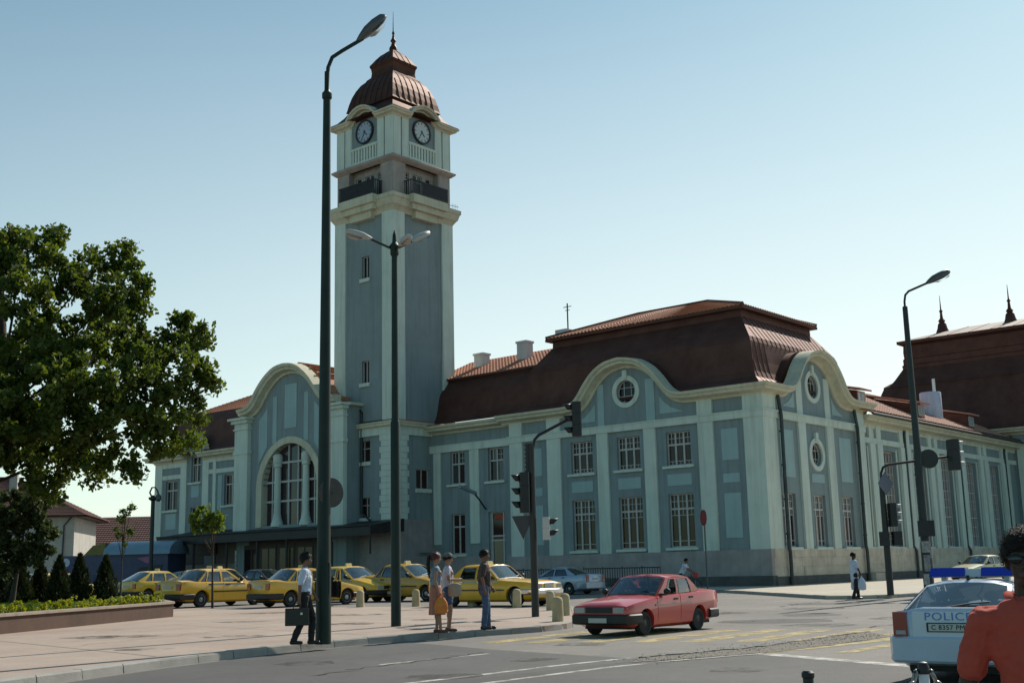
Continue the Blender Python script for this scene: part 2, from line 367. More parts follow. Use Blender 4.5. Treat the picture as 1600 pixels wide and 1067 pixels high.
# --- side front
pr = gable_path(6.7, 0, DEP)
facade(FRt, pr, 0, DEP, winsR, [(6.7, 12.2, .74), (6.7, 7.95, .74)], st)
for w in winsR: std_window(FRt, st, w)
oculus(FRt, st, 6.7, 12.2); oculus(FRt, st, 6.7, 7.95)
put(FRt, 'pilaster', PALE, st, (0, 1.5, 2.2, 9.82, 0, .14), (0, 1.5, 10.28, 11.2, 0, .14))
put(FRt, 'pilaster', PALE, st, (12.55, DEP, 2.2, 9.82, -.02, .14), (12.55, DEP, 10.28, 11.2, -.02, .14))
for a, b in ((4.3, 5.25), (8.15, 9.1)): put(FRt, 'pilaster', PALE, st, (a, b, 2.2, 9.82, -.02, .14), (a+.1, b-.1, 10.28, 12.9, -.02, .06))
for c in (2.85, 10.85): put(FRt, 'wall_panel', PANEL, st, (c-.85, c+.85, 6.4, 9.25, -.02, .035))
put(FRt, 'wall_panel', PANEL, st, (5.85, 7.55, 6.2, 6.75, -.02, .035))
for s_ in (-1, 1):
    mb = MB(); c = 6.7
    FRt.prism(mb, [(c+s_*2.6, 10.65), (c+s_*4.2, 10.65), (c+s_*3.3, 11.0), (c+s_*2.75, 11.45), (c+s_*2.6, 11.7)][::s_], -.02, .035); mb.build('wall_panel', PANEL, st)
put(FRt, 'string_course', PALE, st, (0, DEP+.1, 9.82, 10.2, 0, .2), (0, DEP+.16, 10.2, 10.28, 0, .26))
mb = MB(); FRt.sweep(mb, pr[:-1] + [(DEP+.6, 11.12)], CORN, -1, 0); mb.build('cornice', CREAM, st, smooth=35)
pl = put(FRt, 'plinth', BLOCK, st, (0, DEP, .6, 2.2, -.3, .10)); put(FRt, 'plinth_base', BASE, st, (0, DEP+.1, 0, .62, -.3, .22))
def blocks(F, par, a0, a1, d, seed):
    r = random.Random(seed)
    for j, (z0, z1) in enumerate(((.64, 1.16), (1.17, 1.69), (1.70, 2.2))):
        a = a0 - (.6 if j % 2 else 0)
        while a < a1:
            l = r.uniform(1.0, 1.5); b0, b1 = max(a, a0)+.008, min(a+l, a1)-.008
            if b1-b0 > .2: put(F, 'stone_block', BLOCK, par, (b0, b1, z0, z1, d-.08, d+.06+r.uniform(-.012, .012)))
            a += l
blocks(FRt, pl, .17, DEP, .10, 3)
for a, z0 in ((1.75, 0), (12.3, .0)):
    mb = MB(); mb.tube([FRt.P(a, 11.2, .2), FRt.P(a, 10.6, .26), FRt.P(a, 10.0, .34), FRt.P(a, 2.4, .30), FRt.P(a, 2.0, .36), FRt.P(a, .15, .36)], .11, 8)
    for z in (3, 5, 7, 9): mb.tube([FRt.P(a, z, .3), FRt.P(a, z+.1, .3)], .14, 8)
    mb.build('drainpipe', PIPE, st, smooth=40)
put(FRt, 'stone_plinth_step', BLOCK, st, (12.5, 13.9, 0, .62, .22, .75))
# --- pavilion roof
PROF = [(.02, 11.80), (.2, 12.04), (.5, 12.3), (.66, 12.7), (.80, 13.4), (.98, 14.6), (1.10, 14.92), (1.62, 15.66), (2.20, 16.45), (2.22, 17.0)]
def ring_roof(u0, u1, v0, v1, prof, mb, cap=True):
    vs = []; fs = []
    for i, z in prof: vs += [(u0+i, v0+i, z), (u1-i, v0+i, z), (u1-i, v1-i, z), (u0+i, v1-i, z)]
    n = len(prof)
    for k in range(n-1):
        for j in range(4): fs.append((k*4+j, k*4+(j+1) % 4, k*4+4+(j+1) % 4, k*4+4+j))
    if cap: fs.append(tuple((n-1)*4+j for j in range(4)))
    return mb.add(vs, fs)
roof = ring_roof(LEFT, 0, 0, DEP, PROF, MB()).build('roof', SHEET, st)
def seam(par, pts, w, mt, h=.075):
    """standing seam: pts on the sheet, w = unit vector across it, raised along the sheet normal"""
    mb = MB(); w = Vector(w)*.035; vs = []
    for i, p in enumerate(pts):
        p = Vector(p); t = (Vector(pts[min(i+1, len(pts)-1)]) - Vector(pts[max(i-1, 0)])).normalized(); n = w.normalized().cross(t)
        if n.z < 0: n = -n
        vs += [p-w-n*.01, p-w+n*h, p+w+n*h, p+w-n*.01]
    fs = [(i*4+j, i*4+(j+1) % 4, i*4+4+(j+1) % 4, i*4+4+j) for i in range(len(pts)-1) for j in range(4)] + [(0, 1, 2, 3)]
    mb.add(vs, fs).build('roof_seam', mt, par)
k = 0
for i in range(22):
    v = .9 + i*.58
    pp = [(-ins, v, z) for ins, z in PROF[:-1] if ins <= v and ins <= DEP-v]
    if len(pp) > 2 and not 2.9 < v < 10.5: seam(roof, pp, (0, 1, 0), SHEET, .028)
    elif len(pp) > 2: seam(roof, pp[5:], (0, 1, 0), SHEET, .028)
for F, p, c in ((FF, pf, -9.5), (FRt, pr, 6.7)):
    top = [q for q in offset_path(p, .665) if abs(q[0]-c) < 4.4]; mb = MB()
    F.prism(mb, [(top[0][0], 11.6), (top[-1][0], 11.6)] + top[::-1], -3.4, -.36, back=True); mb.build('gable_roof', SHEET, st, smooth=50)
e0, zr = 1.86, 18.9
tu0, tu1, tv0, tv1 = LEFT+e0, -e0, e0, DEP-e0; r0, r1, rv = LEFT+6.2, -7.2, DEP/2
tiled('roof_tiles', (tu0, tv0, 17.08), (tu1, tv0, 17.08), (r1, rv, zr), (r0, rv, zr), TILE, st)
tiled('roof_tiles', (tu1, tv0, 17.08), (tu1, tv1, 17.08), (r1, rv, zr), (r1, rv, zr), TILE, st)
tiled('roof_tiles', (tu0, tv1, 17.08), (tu0, tv0, 17.08), (r0, rv, zr), (r0, rv, zr), TILE, st)
tiled('roof_tiles', (tu1, tv1, 17.08), (tu0, tv1, 17.08), (r0, rv, zr), (r1, rv, zr), TILE, st)
mb = MB()
for a, b in (((r0, rv, zr), (r1, rv, zr)), ((tu1, tv0, 17.1), (r1, rv, zr)), ((tu0, tv0, 17.1), (r0, rv, zr)), ((tu1, tv1, 17.1), (r1, rv, zr))): mb.tube([Vector(a)+Vector((0, 0, .06)), Vector(b)+Vector((0, 0, .06))], .12, 6)
mb.box(tu0-.03, tu1+.03, tv0-.03, tv1+.03, 16.88, 17.06)
mb.build('roof_ridge', SHEET, st)
mb = MB(); mb.tube([(-17.2, 4.2, 17.2), (-17.2, 4.2, 20.0)], .05, 6); mb.tube([(-17.55, 4.2, 19.75), (-16.85, 4.2, 19.75)], .03, 5); mb.tube([(-17.4, 4.2, 19.5), (-17.0, 4.2, 19.5)], .025, 5); mb.build('antenna', DARKMETAL, st)
put(FF, 'chimney', CHIM, st, (-17.6, -16.6, 16.8, 17.95, -4.2, -3.2))
# --- link between pavilion and tower
FL = Fr((0, .35, 0), (1, 0, 0), (0, -1, 0))
lw = [(-25.3, -23.9, 7.42, 9.72), (-21.67, -20.25, 7.42, 9.72), (-25.25, -23.93, 2.5, 5.3)]; door = (-21.72, -20.22, .45, 5.3)
mb = MB(); FL.prism(mb, [(-27.25, 0), (-19.2, 0), (-19.2, 11.3), (-27.25, 11.3)], -.34, 0, holes=[rect(*w) for w in lw+[door]]); mb.build('wall', WALL, st)
for w in lw[:2]:
    window(FL, st, *w, vx=(.5,), hz=(.62,), thin=[('v', .25, .62, .97), ('v', .75, .62, .97), ('h', .80, .5, .97)])
o = window(FL, st, *lw[2], vx=(.5,), hz=(.68,))
o = window(FL, st, *door, vx=(.12, .82), hz=(.04, .60, .66), sill=False, name='glazed_door')
put(FL, 'handle', DARKMETAL, o, (-20.62, -20.57, 1.5, 1.75, -.15, -.08))
mb = MB(); mb.add([FL.P(a, z, -.2) for a, z in ((-21.35, 4.9), (-21.1, 5.08), (-20.75, 5.12), (-20.45, 5.0), (-20.5, 4.75), (-20.9, 4.85), (-21.25, 4.78))], [tuple(range(7))])
mb.build('awning', mat('red canvas', (.5, .06, .03), .8), o)
for a, b, z in ((-23.35, -22.47, 3.2), (-26.9, -26.2, 3.2)): put(FL, 'pilaster', PALE, st, (a, b, z, 9.75, -.02, .10))
put(FL, 'string_course', PALE, st, (-27.2, -19.3, 9.75, 10.2, -.02, .16), (-27.2, -19.3, 10.2, 10.28, -.02, .2))
mb = MB(); FL.sweep(mb, [(-27.2, 11.06), (-19.3, 11.06)], CORN); mb.build('cornice', CREAM, st, smooth=35)
put(FL, 'plinth', STONE, st, (-27.2, -21.95, .0, 2.3, -.3, .10), (-20.0, -19.3, 0, 2.3, -.3, .10))
LP = [(-.86, 11.70), (-.3, 11.82), (.25, 12.04), (.5, 12.3), (.66, 12.7), (.95, 14.0), (1.06, 14.25), (1.8, 15.2), (1.82, 15.4)]
mb = MB(); n = len(LP); mb.add([(u, .35+i, z) for u in (-27.4, -18) for i, z in LP], [(j, j+1, n+j+1, n+j) for j in range(n-1)]); lroof = mb.build('roof', SHEET, st)
tiled('roof_tiles', (-29, 2.0, 15.4), (-16.5, 2.0, 15.4), (-16.5, 6.9, 17.5), (-29, 6.9, 17.5), TILE, st)
put(FF, 'roof_gutter', SHEET, st, (-29, -17.2, 15.28, 15.42, -2.35, -1.95))
for a, z in ((-26.2, 17.6), (-21.9, 17.95)):
    mb = MB(); mb.box(a-.45, a+.45, 4.6, 5.4, 15.8, z); mb.box(a-.52, a+.52, 4.53, 5.47, z-.12, z+.03); mb.build('chimney', CHIM, st)
sk_ = MB(); sk_.hexa([(-24.1, 1.35, 13.2), (-22.75, 1.35, 13.2), (-22.75, 1.95, 13.2), (-24.1, 1.95, 13.2), (-24.1, 1.35, 13.95), (-22.75, 1.35, 13.95), (-22.75, 2.2, 13.95), (-24.1, 2.2, 13.95)])
sko = sk_.build('roof_window', mat('grey window casing', (.22, .21, .2), .6), st)
for a in (-23.98, -23.38): MB().quad((a, 1.345, 13.3), (a+.5, 1.345, 13.3), (a+.5, 1.345, 13.85), (a, 1.345, 13.85)).build('pane', PANE, sko, fixn=False)
# --- wall lamp on the link
mb = MB(); mb.tube([FL.P(-21.9, 5.5, .05), FL.P(-21.95, 6.0, .5), FL.P(-22.1, 6.6, 1.0)], .06, 6); lam = mb.build('wall_lamp', DARKMETAL, st)
mb = MB(); mb.hexa([FL.P(-22.25, 6.5, .85), FL.P(-21.95, 6.45, .85), FL.P(-22.5, 6.95, 1.9), FL.P(-22.8, 7.0, 1.9), FL.P(-22.2, 6.75, .85), FL.P(-22.0, 6.7, .85), FL.P(-22.55, 7.15, 1.9), FL.P(-22.75, 7.2, 1.9)]); mb.build('lamp_head', mat('grey lamp housing', (.2, .22, .24), .4, metal=.4), lam)
# --- side wing
FW = Fr((-.3, 0, 0), (0, 1, 0), (1, 0, 0)); W0, W1 = DEP, 45.95
ww = [(14.02, 14.9)] + [(c-1.15, c+1.15) for c in (18.55, 23.9, 29.25, 34.6, 39.95)]
mb = MB(); FW.prism(mb, rect(W0-.2, W1, 0, 10.9), -.4, 0, holes=[rect(a, b, 2.3, 8.88) for a, b in ww]); mb.build('wall', WALL, st)
AMB = mat('amber pane with painted glow', (.16, .07, .025), .15, var=.5, vscale=.5)  # amber colour stands in for light behind the pane; nothing glows
for i, (a, b) in enumerate(ww):
    if i == 0: window(FW, st, a, b, 2.3, 8.88, vx=(), hz=(.34, .64), rec=.3, fw_=.09, thin=[('v', .5, .02, .98)] + [('h', q, .02, .98) for q in (.17, .5, .8)], glass=AMB)
    else: window(FW, st, a, b, 2.3, 8.88, vx=(.28, .52, .76), hz=(.34, .64), rec=.3, fw_=.09, mw=.032, thin=[('h', q, .02, .98) for q in (.12, .23, .45, .54, .76, .88)] + [('v', q, .02, .98) for q in (.14, .4, .64, .88)])
    for e, s_ in ((a, -1), (b, 1)): put(FW, 'window_surround', PALE, st, (min(e, e+s_*.14), max(e, e+s_*.14), 2.2, 9.02, -.02, .06))
prs = [(15.15, 16.0), (16.35, 17.2)]
for c in (21.225, 26.575, 31.925, 37.275, 42.6): prs += [(c-.95, c-.2), (c+.2, c+.95)]
for a, b in prs: put(FW, 'pilaster', PALE, st, (a, b, 2.2, 9.25, -.02, .2), (a+.06, b-.06, 9.62, 10.5, -.02, .14))
put(FW, 'string_course', PALE, st, (W0, W1, 9.25, 9.62, -.02, .12))
put(FW, 'frieze_band', PALE, st, (W0, W1, 10.3, 10.5, -.02, .08))
mb = MB(); FW.sweep(mb, [(W0+.1, 10.45), (W1+.3, 10.45)], [(d*.95, h) for d, h in CORN]); mb.build('cornice', CREAM, st, smooth=35)
pl = put(FW, 'plinth', BLOCK, st, (W0, W1, .6, 2.2, -.3, .16)); put(FW, 'plinth_base', BASE, st, (W0, W1, 0, .62, -.3, .28))
blocks(FW, pl, W0+.02, W1, .16, 9)
for a in (21.225, 31.925, 42.6):
    mb = MB(); mb.tube([FW.P(a, 10.5, .2), FW.P(a, 10.1, .16), FW.P(a, 2.4, .14), FW.P(a, 2.0, .36), FW.P(a, .1, .36)], .10, 8); mb.build('drainpipe', PIPE, st, smooth=40)
tiled('roof_tiles', (.62, W0-1, 11.14), (.62, W1+2, 11.14), (-7, W1+2, 14.9), (-7, W0-1, 14.9), TILEPINK, st, course=.42)
mb = MB(); mb.tube([(.68, W0+.3, 11.12), (.68, W1, 11.12)], .09, 6); gut = mb.build('gutter', PIPE, st)
mb = MB()
for i in range(60): mb.box(.35, .47, W0+.7+i*.52, W0+.95+i*.52, 11.2, 11.42)
mb.build('snow_guard', DARKMETAL, gut, kind='stuff')
for c in (16.3, 27.0, 37.7):
    mb = MB(); mb.hexa([(-1.0, c-.7, 11.9), (-1.0, c+.7, 11.9), (-5, c+.7, 13.6), (-5, c-.7, 13.6), (-1.0, c-.7, 13.0), (-1.0, c+.7, 13.0), (-5, c+.7, 13.9), (-5, c-.7, 13.9)])
    d_ = mb.build('dormer', SHEET, st)
    mb = MB(); mb.hexa([(-.6, c-.95, 13.0), (-.6, c+.95, 13.0), (-6, c+.95, 14.25), (-6, c-.95, 14.25), (-.6, c-.95, 13.12), (-.6, c+.95, 13.12), (-6, c+.95, 14.37), (-6, c-.95, 14.37)])
    mb.build('dormer_roof', TILEPINK, d_)
    FD = Fr((-1.0, 0, 0), (0, 1, 0), (1, 0, 0)); mb = MB()
    for q in ((c-.58, c-.5), (c-.04, c+.04), (c+.5, c+.58)): FD.box(mb, *q, 12.15, 12.92, -.02, .05)
    FD.box(mb, c-.58, c+.58, 12.12, 12.2, -.02, .045); FD.box(mb, c-.58, c+.58, 12.86, 12.94, -.02, .045); mb.build('dormer_frame', FRAME, d_)
    for q in (c-.5, c+.04): MB().quad(FD.P(q, 12.2, .015), FD.P(q+.46, 12.2, .015), FD.P(q+.46, 12.86, .015), FD.P(q, 12.86, .015)).build('pane', mat('pale pane with painted reflection', (.35, .42, .42), .1), d_, fixn=False)  # reflection is put into the pale pane colour
mb = MB(); mb.lathe([(.86, 12.6), (.86, 14.9), (.82, 14.95)], 20, (-3.2, 35.0, 0)); tk = mb.build('roof_tank', mat('pale blue enamel', (.50, .52, .62), .5, var=.15, streak=.3), st, smooth=40)
mb = MB(); mb.tube([(-2.9, 35.2, 12.8), (-2.9, 35.2, 16.1)], .13, 8); mb.build('vent_pipe', WHITE, tk, smooth=40)
# hidden sides so the block is solid from the side
put(FF, 'wall', WALL, st, (LEFT, LEFT+.3, 0, 11.7, -DEP, -.34)); put(FRt, 'wall', WALL, st, (DEP-.3, DEP, 0, 11.7, -19.2, -.35))
# ------------------------------------------------------------------ clock tower
tw = thing('clock_tower', 'tall square clock tower with brown domed roof and iron balconies', 'tower', (CX, CY, 0), YAW)
TU0, TU1, TV0, TV1 = -33.3, -27.2, -3.4, 2.7; TW = 6.1
faces = [Fr((TU0, TV0, 0), (1, 0, 0), (0, -1, 0)), Fr((TU1, TV0, 0), (0, 1, 0), (1, 0, 0)), Fr((TU1, TV1, 0), (-1, 0, 0), (0, 1, 0)), Fr((TU0, TV1, 0), (0, -1, 0), (-1, 0, 0))]
wl = {0: [(2.1, 3.65, 9.2, 10.75), (2.2, 3.6, 5.2, 6.65), (2.75, 3.55, 22.8, 24.5), (2.75, 3.55, 14.95, 16.6)], 1: [(2.2, 3.55, 7.2, 8.6), (2.35, 3.5, 2.7, 4.0)], 2: [], 3: []}
STUC = mat('stained pinkish stucco', (.36, .31, .28), .9, var=.2, vscale=.9, bump=.2, streak=.55)
for i, F in enumerate(faces):
    mb = MB(); F.prism(mb, rect(0, TW, 0, 28), -.3, 0, holes=[rect(*w) for w in wl[i]]); mb.build('wall', WALL, tw)
    for j, w in enumerate(wl[i]):
        small = w[1]-w[0] < 1
        o = window(F, tw, *w, vx=(.5,) if not (i == 0 and j == 1) else (.3, .7), hz=() if small or i == 1 else (.62,), rec=.2, fw_=.05, mw=.03, sill=False)
        s_ = MB(); F.box(s_, w[0]-.12, w[1]+.12, w[2]-.28, w[2]-.01, -.2, .16); s_.build('sill', PALE, o)
    e = .14 if i % 2 == 0 else -.02
    for a0, a1 in ((-.14 if i % 2 == 0 else 0, 1.05), (TW-1.05, TW+.14 if i % 2 == 0 else TW)):
        put(F, 'pilaster', PALE, tw, (a0, a1, 12.06, 27.6, 0, .14))
    # lower stage quoins
    for k in range(14):
        z = 5.0 + k*.43; ex = .16 if k % 2 else 0
        for s_ in (0, 1):
            a0, a1 = ((-.13 if i % 2 == 0 else 0), 1.2+ex) if s_ == 0 else (TW-1.2-ex, TW+(.13 if i % 2 == 0 else 0))
            if (i, s_) in ((0, 0), (1, 1), (2, 0), (2, 1), (3, 0), (3, 1)): continue
            put(F, 'quoin', PALE, tw, (a0, a1, z+.008, z+.422, 0, .13))
    e = .16 if i % 2 == 0 else 0
    put(F, 'plinth', STONE, tw, (-e, TW+e, 0, 5.0, 0, .16))
    put(F, 'frieze_band', PALE, tw, (-e, TW+e, 11.0, 11.6, 0, .16))
    e = 1 if i % 2 == 0 else 0
    put(F, 'ledge', CREAM, tw, (-.42*e, TW+.42*e, 11.6, 11.82, 0, .42), (-.5*e, TW+.5*e, 11.82, 11.92, 0, .5))
    mb = MB()
    q = [F.P(-.5*e, 11.92, .5), F.P(TW+.5*e, 11.92, .5), F.P(TW, 12.12, 0), F.P(0, 12.12, 0)]; mb.quad(*q); mb.build('ledge_cap', PIPE if i != 1 else TILE, tw, fixn=False)
    # balcony cornice
    prof = [(0, 0), (.12, 0), (.16, .15), (.35, .45), (.42, .5), (.55, .95), (.62, 1.0), (.62, 1.3), (0, 1.4)]
    mb = MB(); F.sweep(mb, [(0, 27.4), (TW, 27.4)], prof, -1, 1); mb.build('cornice', CREAM, tw, smooth=35)
    put(F, 'balcony_slab', CREAM, tw, (1.35, TW-1.35, 27.75, 28.2, .2, .72), (1.2, TW-1.2, 28.2, 28.84, .3, .95), (1.9, TW-1.9, 27.2, 27.75, .0, .45))
    # balcony stage
    d = .0
    for a0, a1 in ((-0.0, 1.3), (TW-1.3, TW)): put(F, 'corner_pier', STUC, tw, (a0 if i % 2 == 0 else a0+.001, a1, 28.7, 31.5, -1.2 if i % 2 == 0 else -.6, .02 if i % 2 == 0 else .019))
    holes = [(1.55, 2.15, 29.0, 30.95), (2.55, 3.55, 29.0, 30.95), (3.95, 4.55, 29.0, 30.95)]
    mb = MB(); F.prism(mb, rect(1.25, TW-1.25, 28.7, 31.5), -.75, -.5, holes=[rect(*h) for h in holes]); mb.build('balcony_wall', STUC, tw)
    FB = Fr(F.o - F.n*.5, F.u, F.n)
    for h in holes: window(FB, tw, *h, vx=() if h[1]-h[0] < .8 else (.5,), hz=(.72,), rec=.12, fw_=.05, mw=.03, sill=False, thin=[('h', .85, .05, .95)], name='balcony_window')
    mb = MB()
    F.box(mb, 1.1, TW-1.1, 29.9, 29.97, .80, .88); F.box(mb, 1.1, TW-1.1, 28.95, 29.0, .81, .87)
    for k in range(32): a = 1.14 + k*(TW-2.28)/31; F.box(mb, a-.022, a+.022, 28.84, 29.95, .82, .86)
    for a in (1.12, TW-1.12):
        for k in range(4): F.box(mb, a-.02, a+.02, 28.84, 29.95, .1+k*.2, .14+k*.2)
        F.box(mb, a-.03, a+.03, 29.9, 29.96, 0, .84)
    mb.build('railing', DARKMETAL, tw)
    put(F, 'railing_screen', mat('dark balcony canvas', (.03, .028, .034), .8, var=.4, vscale=3), tw, (1.3 if i == 0 else 2.3, TW-1.15, 29.02, 29.86, .835, .845))
    mb = MB(); F.sweep(mb, [(0, 31.35), (TW, 31.35)], [(0, 0), (.1, .02), (.34, .22), (.38, .34), (.1, .52), (0, .54)], -1, 1); mb.build('string_course', STUC, tw, smooth=30)
    # clock stage
    put(F, 'clock_wall', WALL, tw, (0.02, TW-.02, 31.7, 35.3 if i % 2 else 35.29, -.4, -.06))
    for a0, a1 in ((0, .78), (.92, 1.62)):
        for m_ in (0, 1):
            x0, x1 = (a0, a1) if not m_ else (TW-a1, TW-a0)
            c_ = (a0 == 0 and i % 2 == 0)
            if c_: x0, x1 = (x0-.06 if not m_ else x0), (x1+.06 if m_ else x1)
            put(F, 'pilaster', PALE, tw, (x0, x1, 31.85, 35.0, -.06, .06))
    bl = put(F, 'balustrade', PALE, tw, (1.62, TW-1.62, 33.0, 33.2, -.06, .09), (1.62, TW-1.62, 31.85, 32.02, -.06, .09))
    for k in range(9): a = 1.8 + k*(TW-3.6)/8; put(F, 'baluster', PALE, bl, (a-.085, a+.085, 32.02, 33.0, -.05, .06))
    mb = MB(); F.prism(mb, [(TW/2+1.45*math.cos(R(t)), 34.4+1.45*math.sin(R(t))) for t in range(0, 181, 12)], -.4, -.055); mb.build('clock_gable', WALL, tw)
    # clock
    c, zc, rc = TW/2, 34.3, .82
    mb = MB(); F.prism(mb, circ(c, zc, rc+.13, 32), -.06, .10, holes=[circ(c, zc, rc, 32)]); ck = mb.build('clock', DARKMETAL, tw)
    mb = MB(); mb.add([F.P(a, b, .03) for a, b in circ(c, zc, rc+.01, 32)], [tuple(range(32))])
    mb.build('clock_face', mat('clock face enamel', (.50, .54, .53), .35, var=.06) if i != 0 else mat('blue grey clock glass', (.33, .38, .46), .25, var=.1), ck, fixn=False)
    mb = MB()
    for k in range(12):
        t = k*math.pi/6; s_, c_ = math.sin(t), math.cos(t)
        mb.hexa([F.P(c+s_*r+c_*w_, zc+c_*r-s_*w_, dd) for dd in (.031, .04) for r, w_ in ((.60, -.03), (.60, .03), (.76, .03), (.76, -.03))])
    mb.build('hour_marks', DARKMETAL, ck)
    for t, ln, wd_ in ((R(137), .44, .045), (R(207), .65, .03)):
        s_, c_ = math.sin(t), math.cos(t); mb = MB()
        mb.hexa([F.P(c+s_*r+c_*w_, zc+c_*r-s_*w_, dd) for dd in (.05, .065) for r, w_ in ((-.12, -wd_), (-.12, wd_), (ln, wd_*.5), (ln, -wd_*.5))]); mb.build('clock_hand', BLACK, ck)
    pth = [(0, 34.92), (1.0, 34.92), (1.55, 34.95)] + [(c+1.42*math.cos(R(t)), 34.42+1.42*math.sin(R(t))) for t in range(152, 27, -8)] + [(TW-1.55, 34.95), (TW-1.0, 34.92), (TW, 34.92)]
    mb = MB(); F.sweep(mb, pth, [(-.06, 0), (.10, 0), (.15, .10), (.42, .16), (.46, .26), (.58, .32), (.6, .44), (-.06, .50)], -1, 1); mb.build('cornice', CREAM, tw, smooth=35)
    top = offset_path(pth, .49)[3:-3]; mb = MB(); F.prism(mb, [(top[0][0], 35.3), (top[-1][0], 35.3)] + top[::-1], -1.6, -.05, back=True); mb.build('clock_gable_roof', SHEET, tw, smooth=50)
# dome
DP = [(3.62, 35.42), (3.1, 35.75), (2.72, 36.2), (2.50, 36.55), (2.62, 36.62), (2.56, 36.8), (2.46, 37.3), (2.30, 37.9), (2.08, 38.45), (1.80, 38.95), (1.52, 39.25), (1.5, 39.34), (1.40, 39.45), (1.24, 39.62), (1.20, 39.95), (1.24, 40.3), (1.32, 40.45), (1.32, 40.6), (1.18, 40.8), (1.0, 41.1), (.74, 41.45), (.42, 41.75), (.2, 41.95)]
mb = MB(); cu, cv = (TU0+TU1)/2, (TV0+TV1)/2; n = len(DP)
for r, z in DP: mb.v += [(cu-r, cv-r, z), (cu+r, cv-r, z), (cu+r, cv+r, z), (cu-r, cv+r, z)]
mb.f = [(k*4+j, k*4+(j+1) % 4, k*4+4+(j+1) % 4, k*4+4+j) for k in range(n-1) for j in range(4)] + [tuple((n-1)*4+j for j in range(4)), (0, 1, 2, 3)]
dome = mb.build('dome', COPPER, tw)
for sd_ in range(4):
    a = sd_*math.pi/2; ca, sa = round(math.cos(a)), round(math.sin(a))
    for k in range(-3, 4):
        o_ = k*.62
        for seg in (DP[3:11], DP[16:23]):
            pp = [(cu+ca*r-sa*o_, cv+sa*r+ca*o_, z) for r, z in seg if abs(o_) < r-.05]
            if len(pp) > 2: seam(dome, pp, (-sa, ca, 0), COPPER, .03)
mb = MB(); mb.lathe([(.3, 41.85), (.34, 42.1), (.2, 42.35), (.13, 42.6), (.24, 42.75), (.12, 42.95), (.07, 43.3), (.12, 43.4), (.05, 43.6), (.012, 45.3)], 10, (cu, cv, 0)); mb.build('spire', COPPER, tw, smooth=50)
mb = MB(); F = faces[1]; mb.tube([F.P(TW+.0, 29.2, 0), F.P(TW+.9, 29.2, .1)], .02, 5)
for k in range(4): mb.tube([F.P(TW+.3+k*.18, 29.0, 0), F.P(TW+.3+k*.18, 29.4, 0)], .012, 4)
mb.build('aerial', DARKMETAL, tw)
rebase(tw, cu, cv)

# ------------------------------------------------------------------ entrance hall
eh = thing('entrance_hall', 'entrance hall with tall arched window, curved gable and dark canopy left of tower', 'building', (CX, CY, 0), YAW)
PC = -36.9; FP = Fr((0, -4.8, 0), (1, 0, 0), (0, -1, 0))
gh = [(0, 16.32), (.9, 16.2), (1.7, 15.8), (2.4, 15.25), (3.0, 14.6), (3.4, 14.1), (3.9, 13.7), (4.5, 13.45), (5.3, 13.35), (6.1, 13.32)]
gpt = [(p[0], p[1]) for p in smoothpath([(a, z, 0) for a, z in gh], 3)]
gp = [(PC-a, z) for a, z in gpt[::-1]] + [(PC+a, z) for a, z in gpt[1:]]
ar, az = 3.2, 7.85
arch = [(PC-ar, 5.0)] + [(PC+ar*math.cos(R(t)), az+ar*math.sin(R(t))) for t in range(180, -1, -8)] + [(PC+ar, 5.0)]
mb = MB(); FP.prism(mb, [(PC-6.35, 0), (PC+6.25, 0), (PC+6.25, 13.3)] + [(a, z+.15) for a, z in gp[::-1]] + [(PC-6.35, 13.3)], -.5, 0, holes=[arch[::-1]]); mb.build('wall', WALL, eh)
ro, rz_ = 3.85, 7.7
oarch = [(PC-ro, 4.9)] + [(PC+ro*math.cos(R(t)), rz_+ro*math.sin(R(t))) for t in range(180, -1, -8)] + [(PC+ro, 4.9)]
iarch = [(PC+ar-.002, 4.9)] + [(PC+(ar-.002)*math.cos(R(t)), az+(ar-.002)*math.sin(R(t))) for t in range(0, 181, 8)] + [(PC-ar+.002, 4.9)]
mb = MB(); FP.prism(mb, oarch + iarch, -.45, .16); mb.build('arch_surround', CREAM, eh)
aw = MB()
for t in (-2.45, -.55, .55, 2.45): FP.box(aw, PC+t-.055, PC+t+.055, 5.0, az+math.sqrt(ar*ar-t*t)+.02, -.42, -.32)
for z in (6.79, 8.25, 9.68):
    w_ = ar if z < az else math.sqrt(ar*ar-(z-az)**2); FP.box(aw, PC-w_, PC+w_, z-.075, z+.075, -.425, -.31)
aw = aw.build('arched_window', FRAME, eh)
xs = [-3.3, -2.45, -1.65, -.55, .55, 1.65, 2.45, 3.3]; zs = [4.9, 6.79, 8.25, 9.68, 11.2]
GL2 = mat('dim window glass', (.03, .026, .028), .1, var=.6, vscale=.5, col2=(.075, .045, .05))
for i in range(7):
    for j in range(4):
        if zs[j] > az and min(abs(xs[i]), abs(xs[i+1]))**2 + (zs[j]-az)**2 > ar*ar: continue
        MB().quad(FP.P(PC+xs[i], zs[j], -.44), FP.P(PC+xs[i+1], zs[j], -.44), FP.P(PC+xs[i+1], zs[j+1], -.44), FP.P(PC+xs[i], zs[j+1], -.44)).build('pane', GL2, aw, fixn=False)
for t in (-1.65, 1.65):
    mb = MB(); p = FP.P(PC+t, 0, -.18); mb.lathe([(.50, 4.9), (.48, 5.1), (.34, 5.5), (.27, 6.0), (.25, 9.3), (.34, 9.4), (.29, 9.6), (.38, 9.75), (.38, 10.2), (.25, 10.35)], 14, p); mb.build('column', PALE, eh, smooth=40)
